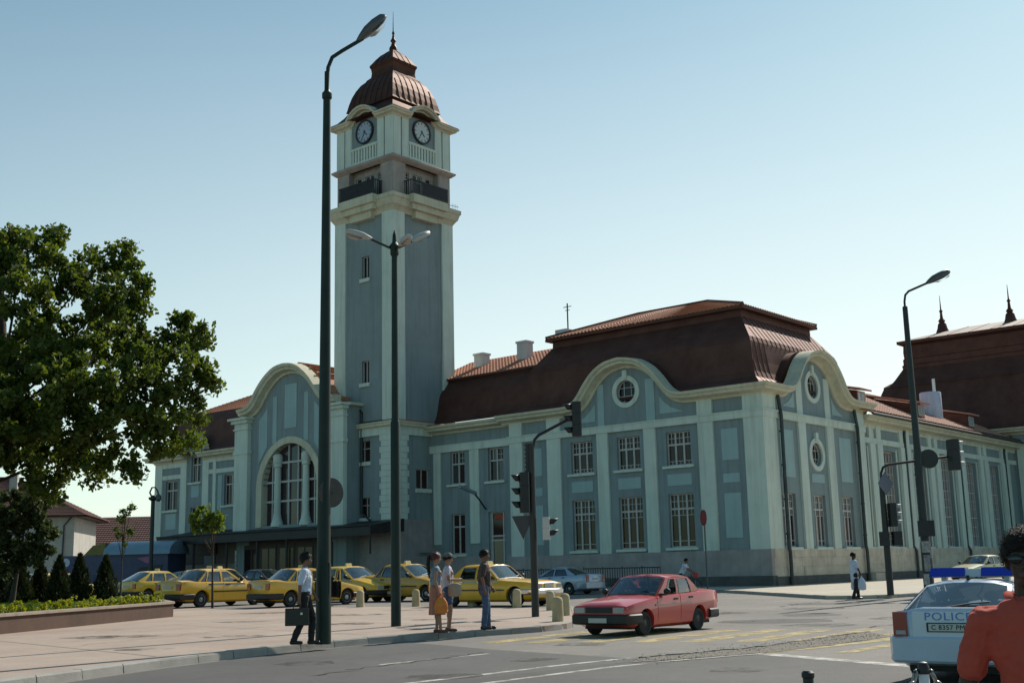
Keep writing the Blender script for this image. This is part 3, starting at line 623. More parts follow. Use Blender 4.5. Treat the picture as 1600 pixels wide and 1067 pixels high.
for a0, a1 in ((PC-6.4, PC-4.75), (PC+4.75, PC+6.3)):
    put(FP, 'pilaster', PALE, eh, (a0, a1, 4.6, 12.5, -.02, .35), (a0-.1, a1+.1, 12.5, 12.62, -.02, .45), (a0, a1, 12.62, 13.0, -.02, .38), (a0-.18, a1+.18, 13.0, 13.25, -.02, .62), (a0-.35, a1+.35, 13.25, 13.42, -.02, .85), (a0-.1, a1+.1, 10.6, 10.85, -.02, .42))
mb = MB(); FP.sweep(mb, gp[2:-2], [(-.05, 0), (.16, 0), (.22, .16), (.34, .2), (.66, .26), (.7, .42), (.84, .5), (.88, .72), (-.05, .78)]); mb.build('gable_cornice', CREAM, eh, smooth=35)
for a0, a1, lo, hi in ((-.68, .72, 12.2, 15.55), (-2.1, -1.62, 11.15, 14.75), (1.58, 2.06, 11.1, 14.75)): put(FP, 'wall_panel', PANEL, eh, (PC+a0, PC+a1, lo, hi, -.02, .04))
for s_ in (-1, 1):
    mb = MB(); FP.prism(mb, [(PC+s_*a, z) for a, z in ((2.75, 11.0), (3.75, 9.7), (3.75, 13.1), (3.3, 13.45), (2.75, 14.0))][::s_], -.02, .04); mb.build('wall_panel', PANEL, eh)
top = offset_path(gp, .74)[4:-4]; mb = MB(); FP.prism(mb, [(top[0][0], 12.6), (top[-1][0], 12.6)] + top[::-1], -9, -.52, back=True); groof = mb.build('gable_roof', TILE, eh, smooth=50)
for q in range(4): put(FP, 'tile_ridge', TILE, groof, (PC+.6+q*.75, PC+.75+q*.75, [16.98, 16.75, 16.4, 15.85][q], [17.14, 16.92, 16.6, 16.1][q], -8.9, -.1))
for a in (PC-6.35, PC+5.95): put(FP, 'side_wall', WALL, eh, (a, a+.3, 0, 13.3, -9, -.51))
put(FP, 'side_parapet', CREAM, eh, (PC+5.7, PC+6.55, 13.3, 13.5, -9, -.02))
mb = MB(); mb.tube([FP.P(PC+6.0, 13.2, -1.35), FP.P(PC+6.45, 12.8, -1.3), FP.P(PC+6.45, 5.6, -1.3), FP.P(PC+7.4, 5.0, -1.25)], .09, 8); mb.build('drainpipe', PIPE, eh, smooth=40)
# annex
FA = Fr((0, -3.4, 0), (1, 0, 0), (0, -1, 0)); A0, A1 = -56.6, -43.2
aws = [(-55.15, -53.4, 6.9, 9.35), (-51.5, -50.2, 9.05, 11.2), (-51.5, -50.2, 4.9, 7.0), (-46.9, -45.1, 6.95, 9.4)]
mb = MB(); FA.prism(mb, [(A0, 0), (A1, 0), (A1, 11), (-49.8, 11), (-49.8, 12.1), (-50.3, 12.7), (-51.3, 12.7), (-51.9, 12.1), (-51.9, 11), (A0, 11)], -.34, 0, holes=[rect(*w) for w in aws]); mb.build('wall', WALL, eh)
for w in aws: window(FA, eh, *w, vx=(.5,), hz=(.68,), rec=.2, fw_=.07, thin=[('v', .25, .02, .66)])
for a0, a1 in ((A0, -55.55), (-52.85, -52.0), (-49.75, -48.9), (-48.3, -47.9)): put(FA, 'pilaster', PALE, eh, (a0, a1, 4.4, 10.8, -.02, .14))
for z0, z1, a0, a1 in ((5.3, 6.6, -55.0, -53.5), (7.8, 8.8, -51.4, -50.3), (5.3, 9.4, -47.75, -47.2)): put(FA, 'wall_panel', PANEL, eh, (a0, a1, z0, z1, -.02, .035))
for nm_, b_ in (('string_course', (-55.55, -52.85, 9.5, 9.85, -.02, .1)), ('string_course', (-48.9, A1, 9.6, 9.95, -.02, .12)), ('frieze', (-55.55, -52.85, 10.45, 10.9, -.02, .1)), ('frieze', (-48.9, A1, 10.55, 10.9, -.02, .12))): put(FA, nm_, PALE, eh, b_)
for a0, a1, m0 in ((A0, -51.95, -1), (-49.75, A1, 0)):
    mb = MB(); FA.sweep(mb, [(a0, 10.82), (a1, 10.82)], CORN, m0, 0); mb.build('cornice', CREAM, eh, smooth=35)
mb = MB(); FA.sweep(mb, [(-52.3, 11.5), (-52.0, 12.1), (-51.4, 12.65), (-50.85, 12.8), (-50.3, 12.65), (-49.7, 12.1), (-49.4, 11.5)], [(d*.6, h*.6) for d, h in CORN]); mb.build('dormer_cornice', CREAM, eh, smooth=35)
put(FA, 'plinth', STONE, eh, (A0-.1, A1, 0, 2.3, -.3, .14)); put(FA, 'end_wall', PALE, eh, (A0, A0+.3, 0, 11, -13, -.34))
mb = ring_roof(A0, A1+3, -3.4, 9.6, [(-.86, 11.42)] + [(i, z-.3) for i, z in PROF[:-4]] + [(1.2, 14.7), (1.9, 15.2)], MB()); mb.build('roof', SHEET, eh)
tiled('roof_tiles', (A0+1.6, -1.8, 15.0), (A1+2, -1.8, 15.0), (A1+2, 3.1, 17.2), (A0+6, 3.1, 17.2), TILE, eh); tiled('roof_tiles', (A0+1.6, 8.1, 15.0), (A0+1.6, -1.8, 15.0), (A0+6, 3.1, 17.2), (A0+6, 3.1, 17.2), TILE, eh)
# canopy
CAN = mat('dark canopy metal', (.03, .026, .026), .55, metal=.2, var=.3, vscale=1); DARKW = mat('brown doors with painted shade', (.055, .035, .028), .6, var=.3, vscale=1.5)  # door brown has the shade under the canopy painted in
mb = MB(); c0, c1 = -51.2, -26.2; FC = Fr((0, -3.4, 0), (1, 0, 0), (0, -1, 0))
mb.hexa([FC.P(c0, 4.12, 0), FC.P(c1, 4.12, 0), FC.P(c1, 4.12, 3.2), FC.P(c0, 4.12, 3.2), FC.P(c0, 5.0, 0), FC.P(c1, 5.0, 0), FC.P(c1, 4.5, 3.2), FC.P(c0, 4.5, 3.2)]); can = mb.build('canopy', CAN, eh)
put(FC, 'canopy_fascia', CAN, can, (c0-.05, c1+.05, 3.85, 4.48, 3.2, 3.28))
mb = MB(); mb.tube([FC.P(c0, 4.5, 3.32), FC.P(c1, 4.5, 3.32), FC.P(c1+.1, 4.4, 3.3), FC.P(c1+.1, 2.6, 3.3)], .07, 6); mb.build('canopy_gutter', CAN, can)
for a in (-50.5, -46.5, -42.3, -38.6, -35.2, -31.5): 
    mb = MB(); mb.tube([FC.P(a, 0, 3.0), FC.P(a, 4.1, 3.0)], .09, 8); mb.build('canopy_post', CAN, can, smooth=40)
put(FP, 'lower_wall_shade', DARKW, eh, (PC-4.74, PC+4.74, 0, 4.3, -.02, .03)); put(FA, 'lower_wall_shade', DARKW, eh, (A0+3.5, A1, .0, 4.3, -.02, .025))  # dark sheets over the wall paint in the shade below the canopy
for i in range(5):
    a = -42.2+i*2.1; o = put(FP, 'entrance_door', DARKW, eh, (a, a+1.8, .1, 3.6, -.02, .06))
    for q in (.12, .98): MB().quad(*[FP.P(a+q+x, z, .075) for x, z in ((0, .9), (.7, .9), (.7, 3.3), (0, 3.3))]).build('pane', PANE, o, fixn=False)
put(FA, 'doorway', mat('pale blue door', (.20, .25, .32), .5), eh, (-49.3, -47.9, 0, 3.0, -.02, .06)); put(FA, 'shop_sign', DARKW, eh, (-50.4, -47.6, 3.1, 4.0, -.02, .2))
put(FA, 'pale_wall_band', mat('pale render with painted shade', (.2, .17, .15), .9), eh, (-47.7, -44.4, 0, 4.1, -.02, .05))  # pale render toned down with painted canopy shade
mb = MB(); mb.tube([FC.P(-39.5, 0, 4.2), FC.P(-39.5, 3.2, 4.2)], .10, 8); mb.build('pale_post', mat('mottled post with painted light', (.3, .27, .22), .8, var=.6, vscale=6), can, smooth=40)  # light on the post is put into its pale mottled colour
rebase(eh, PC, -4.8)

# ------------------------------------------------------------------ far station hall
fh = thing('station_hall', 'huge dark mansard roofed hall with two roof spires behind the side wing', 'building', (CX, CY, 0), YAW)
H0, H1, HV = -12.6, 12.5, 45.7; FH = Fr((0, HV, 0), (1, 0, 0), (0, -1, 0)); HD = 22
put(FH, 'wall', WALL, fh, (-.35, H1, 0, 12.0, -HD, 0)); put(FH, 'pilaster', PALE, fh, (0.0, 1.2, 2.2, 11.3, -.02, .15), (3.6, 4.6, 2.2, 11.3, -.02, .15)); put(FH, 'plinth', BLOCK, fh, (-.3, H1+.15, 0, 2.2, -.3, .2))
FH2 = Fr((-.35, HV, 0), (0, 1, 0), (-1, 0, 0))
mb = MB(); FH.sweep(mb, [(-3.2, 11.9), (H1, 11.9)], CORN, 0, 1); mb.build('cornice', CREAM, fh, smooth=35)
put(FH, 'attic_wall', mat('grey attic render', (.22, .22, .24), .9), fh, (-12.2, H1, 9, 12.4, -HD, -.4))
LPF = [(-.9, 12.5), (-.2, 12.7), (.2, 14.0), (.7, 15.6), (1.4, 17.4), (1.42, 17.6), (2.0, 18.0)]
mb = ring_roof(H0-1.0, H1+1, HV, HV+HD, LPF, MB()); r_ = mb.build('roof', SHEET, fh)
UP = [(1.9, 17.5), (2.4, 18.2), (3.05, 19.3), (3.0, 19.6), (3.12, 19.7), (3.1, 20.2), (3.2, 20.3), (3.16, 20.9), (3.2, 21.5), (2.75, 21.7), (2.75, 21.95)]
mb = ring_roof(H0-1.0, H1+1, HV-.6, HV+HD, UP, MB()); mb.build('upper_roof', SHEET, fh)
mb = MB(); a0, a1, b0, b1 = H0+1.7, H1-1.7, HV+2.1, HV+HD-2.7
mb.add([(a0, b0, 21.96), (a1, b0, 21.96), (a1, b1, 21.96), (a0, b1, 21.96), (a0+5, b0+6, 23.6), (a1-5, b0+6, 23.6)], [(0, 1, 5, 4), (1, 2, 5), (2, 3, 4, 5), (3, 0, 4)]); tp = mb.build('roof_cap', mat('roof sheet with painted sunlight', (.24, .16, .12), .7, var=.25), fh)  # lighter copy of the roof sheet, sunlight put into its colour
for i in range(12):
    a = a0+1+i*2.0; t = min(1, (a-a0)/5, (a1-a)/5); seam(tp, [(a, b0, 21.97), (a, b0+6*t, 21.97+1.64*t)], (1, 0, 0), SHEET, .02)
for u in (-8.1, -1.6):
    mb = MB(); mb.lathe([(.75, 23.0), (.5, 23.6), (.42, 24.0), (.25, 24.2), (.36, 24.35), (.16, 24.6), (.11, 25.2), (.2, 25.3), (.07, 25.5), (.02, 26.9)], 8, (u, HV+7.1, 0)); mb.build('roof_spire', SHEET, fh, smooth=50)
rebase(fh, 0, HV)
# ------------------------------------------------------------------ ground, road, plaza, pavements
def flat(name, pts, z, mt, kind='structure', parent=None, thick=0):
    mb = MB(); F0 = pts; n = len(pts)
    tr = tessellate_polygon([[Vector((p[0], p[1], 0)) for p in pts]])
    mb.add([(x, y, z) for x, y in pts] + ([(x, y, z-thick) for x, y in pts] if thick else []), [tuple(t) for t in tr] + ([(i, (i+1) % n, n+(i+1) % n, n+i) for i in range(n)] if thick else []))
    o = mb.build(name, mt, parent, kind=kind)
    me = o.data
    if not thick:
        for p in me.polygons:
            if p.normal.z < 0: p.flip()
    return o
ASPH = mat('worn asphalt', (.145, .135, .124), .85, var=.28, vscale=.22, bump=.6, bscale=60, spec=.35, col2=(.235, .215, .188), speck=.22, sscale=45)
ASPH2 = mat('fresh dark asphalt patch', (.07, .067, .063), .8, var=.25, vscale=.8, bump=.5, bscale=60, spec=.35)
ASPH3 = mat('resurfaced asphalt', (.072, .069, .068), .8, var=.22, vscale=.35, bump=.6, bscale=70, spec=.35, col2=(.105, .10, .095), speck=.22, sscale=55)
GRAVEL = mat('gravel patch', (.12, .105, .085), .95, var=.5, vscale=14, bump=1.0, bscale=70, col2=(.26, .23, .19))
PLAZA = mat('worn pinkish paving concrete', (.31, .235, .195), .85, var=.2, vscale=.3, bump=.35, bscale=45, spec=.3, col2=(.40, .325, .265), speck=.15, sscale=30)
PAVE = mat('pale pavement concrete', (.38, .335, .265), .85, var=.2, vscale=.5, bump=.3, bscale=40, spec=.3, col2=(.47, .42, .34), speck=.12, sscale=30)
KERB = mat('grey kerb concrete', (.25, .235, .215), .85, var=.25, vscale=2.5, bump=.4, bscale=40, col2=(.34, .32, .29))
def worn(name, col, cover=.5):
    m = bpy.data.materials.new(name); m.use_nodes = True; t = m.node_tree; N = t.nodes; L = t.links; b = N['Principled BSDF']
    b.inputs['Base Color'].default_value = (*col, 1); b.inputs['Roughness'].default_value = .8
    tc = N.new('ShaderNodeTexCoord'); n = N.new('ShaderNodeTexNoise'); n.inputs['Scale'].default_value = 2.2; n.inputs['Detail'].default_value = 9; n.inputs['Roughness'].default_value = .75
    L.new(tc.outputs['Object'], n.inputs['Vector']); mr = N.new('ShaderNodeMapRange'); mr.inputs[1].default_value = cover-.08; mr.inputs[2].default_value = cover+.12; mr.inputs[4].default_value = .92
    L.new(n.outputs['Fac'], mr.inputs[0]); L.new(mr.outputs[0], b.inputs['Alpha']); return m
YEL = worn('worn yellow road paint', (.48, .37, .15), .46); WHT = worn('worn white road paint', (.52, .50, .45), .44)
mb = MB(); mb.box(-1500, 1500, -600, 2600, -.5, 0); g_ = mb.build('road', ASPH, kind='structure')
PLZ = 0.13
outline = [(-13.5, -6), (-9.9, 7), (-6.95, 16.25), (-5.8, 19.7), (-4.8, 22.0), (-3.95, 23.55), (-3.25, 24.55), (-2.5, 25.4), (-1.7, 26.15), (-.9, 26.75), (-.1, 27.3), (.6, 28.0), (1.15, 29.0), (1.5, 30.5), (1.7, 33), (1.75, 36), (1.9, 40), (1.6, 43)]
q = W(-13, -8.2); tail = [(q.x, q.y), (W(-13, -.3).x, W(-13, -.3).y), (W(-62, -.3).x, W(-62, -.3).y), (-75, 110), (-70, -6)]
inset = []
flat('plaza', outline + tail, PLZ, PLAZA, thick=.14)
park = [(1.7, 38.6), (.7, 40.4), (-.6, 42.4), (-1.9, 43.9), (-3.9, 45.5), (-6.2, 46.6), (-9, 47.3), (-11.6, 47.6), (-16, 54), (-30, 60), (-70, 70), (-74, 108), (W(-62, -.5).x, W(-62, -.5).y), (W(-27, -3.8).x, W(-27, -3.8).y), (W(-27, -4.2).x, W(-27, -4.2).y), (W(-13.2, -4.2).x, W(-13.2, -4.2).y), (W(-13.2, -8.4).x, W(-13.2, -8.4).y), (1.45, 43)]
flat('car_park', park, PLZ+.004, ASPH)
def kerbline(name, pts, z, w=.16, ln=.95, h=.15, side=1):
    e = bpy.data.objects.new(name, None); COL.objects.link(e); e['kind'] = 'structure'
    P = [Vector((x, y, 0)) for x, y in pts]; seg = [(P[i+1]-P[i]).length for i in range(len(P)-1)]; tot = sum(seg)
    def at(s):
        for i, l in enumerate(seg):
            if s <= l or i == len(seg)-1: return P[i].lerp(P[i+1], s/l)
            s -= l
    n = int(tot/ln); r = random.Random(len(pts))
    for k in range(n):
        a, b = at(k*tot/n+.008), at((k+1)*tot/n-.008); t = (b-a).normalized(); nn = Vector((t.y, -t.x, 0))*side
        j = r.uniform(-.006, .006); up_ = Vector((0, 0, z+r.uniform(-.006, .006))); a2 = a+nn*(.012+j); b2 = b+nn*(.012+j); a1 = a-nn*w; b1 = b-nn*w
        mb = MB(); lo = Vector((0, 0, -.02)); c_ = nn*.02; mid = Vector((0, 0, up_.z-.025))
        vs = [a1+lo, b1+lo, b2+lo+c_, a2+lo+c_, b2+mid, a2+mid, b2-c_+up_, a2-c_+up_, b1+up_, a1+up_]
        mb.add(vs, [(3, 2, 4, 5), (5, 4, 6, 7), (7, 6, 8, 9), (9, 8, 1, 0), (0, 3, 5, 7, 9), (1, 8, 6, 4, 2)]); mb.build('kerb_stone', KERB, e)
    return e
kerbline('kerb', outline, PLZ+.012)
# joint lines across the plaza
mb = MB()
for (x0, y0), (x1, y1) in (((-8.6, 22.5), (-1.0, 29.0)), ((-9.4, 30), (-2, 37.2)), ((-6.1, 20.5), (-12, 27.5)), ((-3.2, 25.8), (-9.6, 33.6)), ((-.7, 28.2), (-7.2, 36.0))):
    a, b = Vector((x0, y0, PLZ+.004)), Vector((x1, y1, PLZ+.004)); t = (b-a).normalized(); s_ = Vector((-t.y, t.x, 0))*.012; mb.quad(a-s_, b-s_, b+s_, a+s_)
mb.build('pavement_joint', mat('dark joint', (.13, .105, .09), .9), kind='structure')
lp = lambda l: [(W(u, v).x, W(u, v).y) for u, v in l]
nose = [(-12.9, -8.1), (-4, -8.1), (1.3, -8.3), (4.6, -11.2), (11.2, -17.6), (12.4, -18.7), (13.6, -18.6), (14.3, -17.3), (14.8, -13), (15.6, -3), (17, 12), (19, 80)]
flat('pavement', lp(nose + [(.1, 80), (.1, -.1), (-12.9, -.1)]), PLZ, PAVE, thick=.14)
kerbline('pavement_kerb', lp(nose), PLZ+.012, ln=1.2)
# road paint and the dug-up strip
flat('resurfaced_road', [(-2.45, 25.2), (-1.75, 24.3), (-.5, 22.3), (.6, 20.9), (1.9, 19.3), (3.9, 19.7), (5.6, 16.3), (8.2, 10), (10, -8), (-12.9, -8), (-9.75, 6.95), (-6.8, 16.2), (-5.65, 19.65), (-4.65, 21.95), (-3.8, 23.5), (-3.1, 24.5)], .003, ASPH3)
for k in range(9):
    c = Vector((.55+k*.98, 26.0-k*.28, 0)); t = Vector((.56, .83, 0)); n = Vector((.83, -.56, 0)); hl = 2.15
    flat('crossing_stripe', [tuple((c+t*a*hl+n*b*.26)[:2]) for a, b in ((-1, -1), (1, -1), (1, 1), (-1, 1))], .004, YEL)
def line(name, pts, w, z, m):
    P = [Vector((*p, 0)) for p in pts]; L_, R_ = [], []
    for i, p in enumerate(P):
        t = (P[min(i+1, len(P)-1)]-P[max(i-1, 0)]).normalized(); n = Vector((-t.y, t.x, 0))*w/2; L_.append(tuple((p+n)[:2])); R_.append(tuple((p-n)[:2]))
    return flat(name, L_ + R_[::-1], z, m)
line('road_line', [(-2.2, 15.3), (-.97, 16.6), (.52, 18.32), (1.75, 19.5)], .13, .005, WHT)
line('road_line', [(-1.4, 14.9), (-.45, 15.84), (1.31, 17.86), (2.0, 18.45)], .13, .005, WHT); line('road_line', [(2.1, 18.5), (3.94, 19.75)], .10, .013, WHT)
line('road_line', [(3.94, 19.7), (5.5, 16.7), (6.2, 15.2)], .30, .005, WHT)
line('road_line', [(-2.2, 19.3), (-.54, 21.22)], .10, .005, WHT)
line('road_line', [(3.9, 19.85), (7.06, 22.7), (9, 24.4)], .3, .005, YEL); line('road_line', [(5.14, 19.52), (6.68, 21.4), (9, 23.8)], .28, .005, YEL)
flat('asphalt_patch', [(-1.9, 14.9), (-.7, 16.3), (.9, 18.1), (1.9, 18.9), (1.3, 18.05), (-.4, 16.0), (-1.3, 15.0)], .004, ASPH2)
jag = random.Random(5)
def jagged(a, b, n, amp): return [(a[0]+(b[0]-a[0])*i/n+jag.uniform(-amp, amp), a[1]+(b[1]-a[1])*i/n+jag.uniform(-amp, amp)) for i in range(n+1)]
edge = jagged((1.9, 19.4), (4.3, 21.4), 14, .05) + jagged((4.4, 21.55), (7.1, 25.0), 14, .06)
flat('gravel_strip', edge + jagged((7.1, 23.2), (4.3, 20.1), 12, .06) + jagged((4.0, 19.95), (1.7, 18.55), 10, .05), .009, GRAVEL)
mb = MB()
for i in range(len(edge)-1):
    a, b = Vector((*edge[i], 0)), Vector((*edge[i+1], 0)); t = (b-a).normalized(); n = Vector((-t.y, t.x, 0)); w1 = jag.uniform(.03, .08)
    mb.hexa([a-n*.03, b-n*.03, b+n*w1, a+n*w1] + [p+Vector((0, 0, jag.uniform(.012, .028))) for p in (a-n*.03, b-n*.03, b+n*w1*.6, a+n*w1*.6)])
mb.build('broken_asphalt_edge', ASPH, kind='structure')
def pebbles(name, n, fn, r0, r1, m):
    V = []; Fc = []
    for i in range(n):
        x, y = fn(); r = random.uniform(r0, r1); b = len(V)
        V += [(x+r, y, .01), (x-r*.6, y+r*.8, .01), (x-r*.6, y-r*.8, .01), (x+random.uniform(-.3, .3)*r, y, .01+r*random.uniform(.7, 1.3))]; Fc += [(b, b+1, b+3), (b+1, b+2, b+3), (b+2, b, b+3)]
    mb = MB(); mb.v = V; mb.f = Fc; return mb.build(name, m, kind='stuff')
def pt():
    t = random.random(); a = Vector((1.8+5.3*t, 19.0+5.2*t)); return a.x+random.gauss(0, .35), a.y+random.gauss(0, .35)-.2
pebbles('loose_gravel', 700, pt, .006, .014, GRAVEL)
for q in ((6.5, 30.5, .55), (8.1, 33.5, .35), (10.6, 42, .5)):
    flat('repair_patch', [(q[0]+q[2]*2.6*math.cos(a)*random.uniform(.8, 1.1), q[1]+q[2]*2.2*math.sin(a)*random.uniform(.8, 1.1)) for a in [k*.6283 for k in range(10)]], .004, ASPH2)

STAIN = worn('old dark stain', (.045, .040, .036), .52); CRK = mat('dark crack', (.035, .032, .03), .95)
sr = random.Random(21)
def blobpoly(x, y, r, n=14, sx=1.6): return [(x+r*sx*math.cos(k*6.283/n)*sr.uniform(.7, 1.15), y+r*math.sin(k*6.283/n)*sr.uniform(.7, 1.15)) for k in range(n)]
for x, y, r in ((-6.2, 26.5, .5), (-4.6, 31.5, .7), (-7.8, 34.5, .6), (-2.2, 33.0, .5), (-9.2, 27.5, .7), (-.6, 31.0, .4), (-5.2, 38.0, .8), (-3.6, 41.0, .7), (-8.6, 41.5, .8), (-7.0, 22.6, .4)): flat('pavement_stain', blobpoly(x, y, r), PLZ+.0045, STAIN)
for x, y, r in ((-3.5, 20.0, .5), (.2, 19.6, .4), (3.2, 30.0, .9), (5.6, 36.0, 1.0), (7.0, 28.2, .8), (4.6, 41.0, 1.2), (9.2, 38.0, 1.0), (-1.0, 17.0, .5), (3.0, 16.9, .4), (1.2, 23.2, .5), (9.6, 30.5, .8)): flat('road_stain', blobpoly(x, y, r, sx=1.2), .0065, STAIN)
def crack(name, a, b, z, n=26, amp=.09, w=.022):
    P = [(a[0]+(b[0]-a[0])*i/n+sr.gauss(0, amp), a[1]+(b[1]-a[1])*i/n+sr.gauss(0, amp)) for i in range(n+1)]; L_, R_ = [], []
    for i, p in enumerate(P): q = w*sr.uniform(.4, 1.3); L_.append((p[0]-q, p[1]+q*.6)); R_.append((p[0]+q, p[1]-q*.6))
    mb = MB()
    for i in range(n): mb.quad(*[(x, y, z) for x, y in (L_[i], R_[i], R_[i+1], L_[i+1])])
    o = mb.build(name, CRK, kind='structure', fixn=False)
for a, b in (((2.0, 29.0), (8.6, 31.4)), ((5.0, 33.0), (6.6, 46.0)), ((7.6, 26.5), (13.0, 33.0)), ((-3.0, 17.5), (-.6, 21.6)), ((3.6, 35.0), (10.4, 37.5)), ((8.6, 40.0), (11.0, 44.0))): crack('road_crack', a, b, .0095)
for a, b in (((-8.8, 24.0), (-6.4, 31.0)), ((-4.0, 29.5), (-1.2, 30.6)), ((-10.5, 30.0), (-8.0, 38.0))): crack('pavement_crack', a, b, PLZ+.0068, amp=.05, w=.010)
# ------------------------------------------------------------------ planter with grass, low hedge, conifers
PLW = mat('brown planter render', (.085, .045, .03), .85, var=.25, vscale=1.2, bump=.3, streak=.25); CAP = mat('planter coping', (.30, .24, .19), .85, var=.2, vscale=2, bump=.2)
pl = thing('planter', 'long low brown walled planter with grass at left of plaza', 'planter', (-11.4, 40.1, PLZ))
pin = [(-15.0, 15), (-11.4, 40.1), (-16.2, 52.5), (-34, 58), (-40, 18)]
def toL(p): return (p[0]+11.4, p[1]-40.1)
mb = MB(); cp = MB()
P = [Vector((*toL(p), 0)) for p in pin]
for i in range(len(P)-1):
    a, b = P[i], P[i+1]; t = (b-a).normalized(); n = Vector((t.y, -t.x, 0)); w = .28; z = Vector((0, 0, .42))
    mb.hexa([a, b, b-n*w, a-n*w, a+z, b+z, b+z-n*w, a+z-n*w])
    k = max(1, int((b-a).length/1.5))
    for j in range(k):
        c = a.lerp(b, j/k)+t*.006; d = a.lerp(b, (j+1)/k)-t*.006; m2 = MB(); lo, hi = Vector((0, 0, .421)), Vector((0, 0, .49))
        m2.hexa([q+zz for zz in (lo, hi) for q in (c+n*.05, d+n*.05, d-n*.34, c-n*.34)]); m2.build('coping_stone', CAP, pl)
mb.build('planter_wall', PLW, pl)
soil = flat('soil', [toL(p) for p in pin], .38, mat('dark soil', (.05, .04, .03), .95, var=.3, vscale=3), kind=None, parent=pl)
LEAFG = leafmat('grass blade green', (.045, .11, .018), (.09, .16, .03), .3)
def inside(x, y, poly):
    c = False; j = len(poly)-1
    for i in range(len(poly)):
        if (poly[i][1] > y) != (poly[j][1] > y) and x < (poly[j][0]-poly[i][0])*(y-poly[i][1])/(poly[j][1]-poly[i][1])+poly[i][0]: c = not c
        j = i
    return c
def quads_mesh(name, C, A, B, mt, parent=None, kind=None):
    """one small folded leaf (2 triangles) per row: centre C, long axis A, half width B"""
    n = len(C); V = np.empty((n*4, 3)); V[0::4] = C-A; V[1::4] = C+B+A*.15; V[2::4] = C+A; V[3::4] = C-B+A*.15
    me = bpy.data.meshes.new(name); me.vertices.add(n*4); me.vertices.foreach_set('co', V.ravel())
    base = np.arange(n)*4; idx = np.stack([base, base+1, base+2, base, base+2, base+3], 1).ravel().astype(np.int32)
    me.loops.add(n*6); me.loops.foreach_set('vertex_index', idx); me.polygons.add(n*2); me.polygons.foreach_set('loop_start', (np.arange(n*2)*3).astype(np.int32)); me.polygons.foreach_set('loop_total', np.full(n*2, 3, np.int32))
    me.update(calc_edges=True); return link(name, me, mt, parent, kind)
pts = []
while len(pts) < 26000:
    x = rng.uniform(-30, -11.6); y = rng.uniform(26, 56)
    if inside(x, y, pin) and x < -12.1-(40-y)*.14*(1 if y < 40 else 0): pts.append((x, y, PLZ+.45))
C_ = np.array(pts); n = len(C_); a = rng.uniform(0, 6.283, n); hgt = rng.uniform(.04, .09, n)
A = np.stack([rng.normal(0, .02, n), rng.normal(0, .02, n), hgt], 1); B = np.stack([np.cos(a)*.02, np.sin(a)*.02, np.zeros(n)], 1)
quads_mesh('grass', C_, A, B, LEAFG, kind='stuff')
def blob_leaves(clumps, n, size, sub=16, spread=.42, surf=.5, flat_=1.0, r=rng):
    """leaf centres gathered into twig sized tufts on and in each clump"""
    cs = []; w = np.array([c[3]**2 for c in clumps]); w = w/w.sum()
    for (x, y, z, rad), wi in zip(clumps, w):
        k = max(4, int(sub*max(.5, rad))); d = r.normal(size=(k, 3)); d /= np.linalg.norm(d, axis=1)[:, None]; d *= (r.uniform(.15, 1, k)**surf)[:, None]*rad
        t = np.array([x, y, z]) + d*np.array([1, 1, flat_]); m_ = int(n*wi); pick = r.integers(0, k, m_); e = r.normal(size=(m_, 3)); e /= np.linalg.norm(e, axis=1)[:, None]
        cs.append(t[pick] + e*(r.uniform(0, 1, m_)**.5)[:, None]*spread*(.5+.5*r.uniform(size=k))[pick][:, None])
    Cn = np.concatenate(cs); m_ = len(Cn)
    A_ = r.normal(size=(m_, 3)); A_[:, 2] -= .35; A_ /= np.linalg.norm(A_, axis=1)[:, None]; Q = r.normal(size=(m_, 3)); B_ = np.cross(A_, Q); B_ /= np.linalg.norm(B_, axis=1)[:, None]
    s = size*r.uniform(.6, 1.25, m_)[:, None]; return Cn, A_*s, B_*s*.62
HEDGE = leafmat('yellow green hedge leaf', (.16, .19, .02), (.30, .31, .05), .4)
k = 0
for i in range(30):
    t = i/30; x, y = -11.95+(-2.6)*t*1.0, 40.2-t*16.5
    x = -11.4-.55-(40.1-y)*.1434; r_ = random.uniform(.17, .26)
    C_, A, B = blob_leaves([(0, 0, r_*.75, r_)], 420, .035, sub=60, spread=.07)
    o = quads_mesh('hedge_plant', C_, A, B, HEDGE); o.location = (x+random.uniform(-.05, .05), y, PLZ+.38)
    tag(o, 'small clipped yellow green shrub in the hedge row along planter coping', 'shrub', 'small hedge shrubs along the planter')
CONI = leafmat('dark conifer needle', (.016, .028, .010), (.040, .052, .016), .15)
coni_l = ['dark green conifer right of the planter row, in front of a yellow hatchback', 'dark slender conifer with pointed tip, second from the right in planter', 'narrow dark conifer with sparse top in front of white house wall', 'dark conifer in planter left of the narrow sparse one', 'shadowed dark conifer below the round bush', 'leftmost dark conifer at the picture edge in planter']
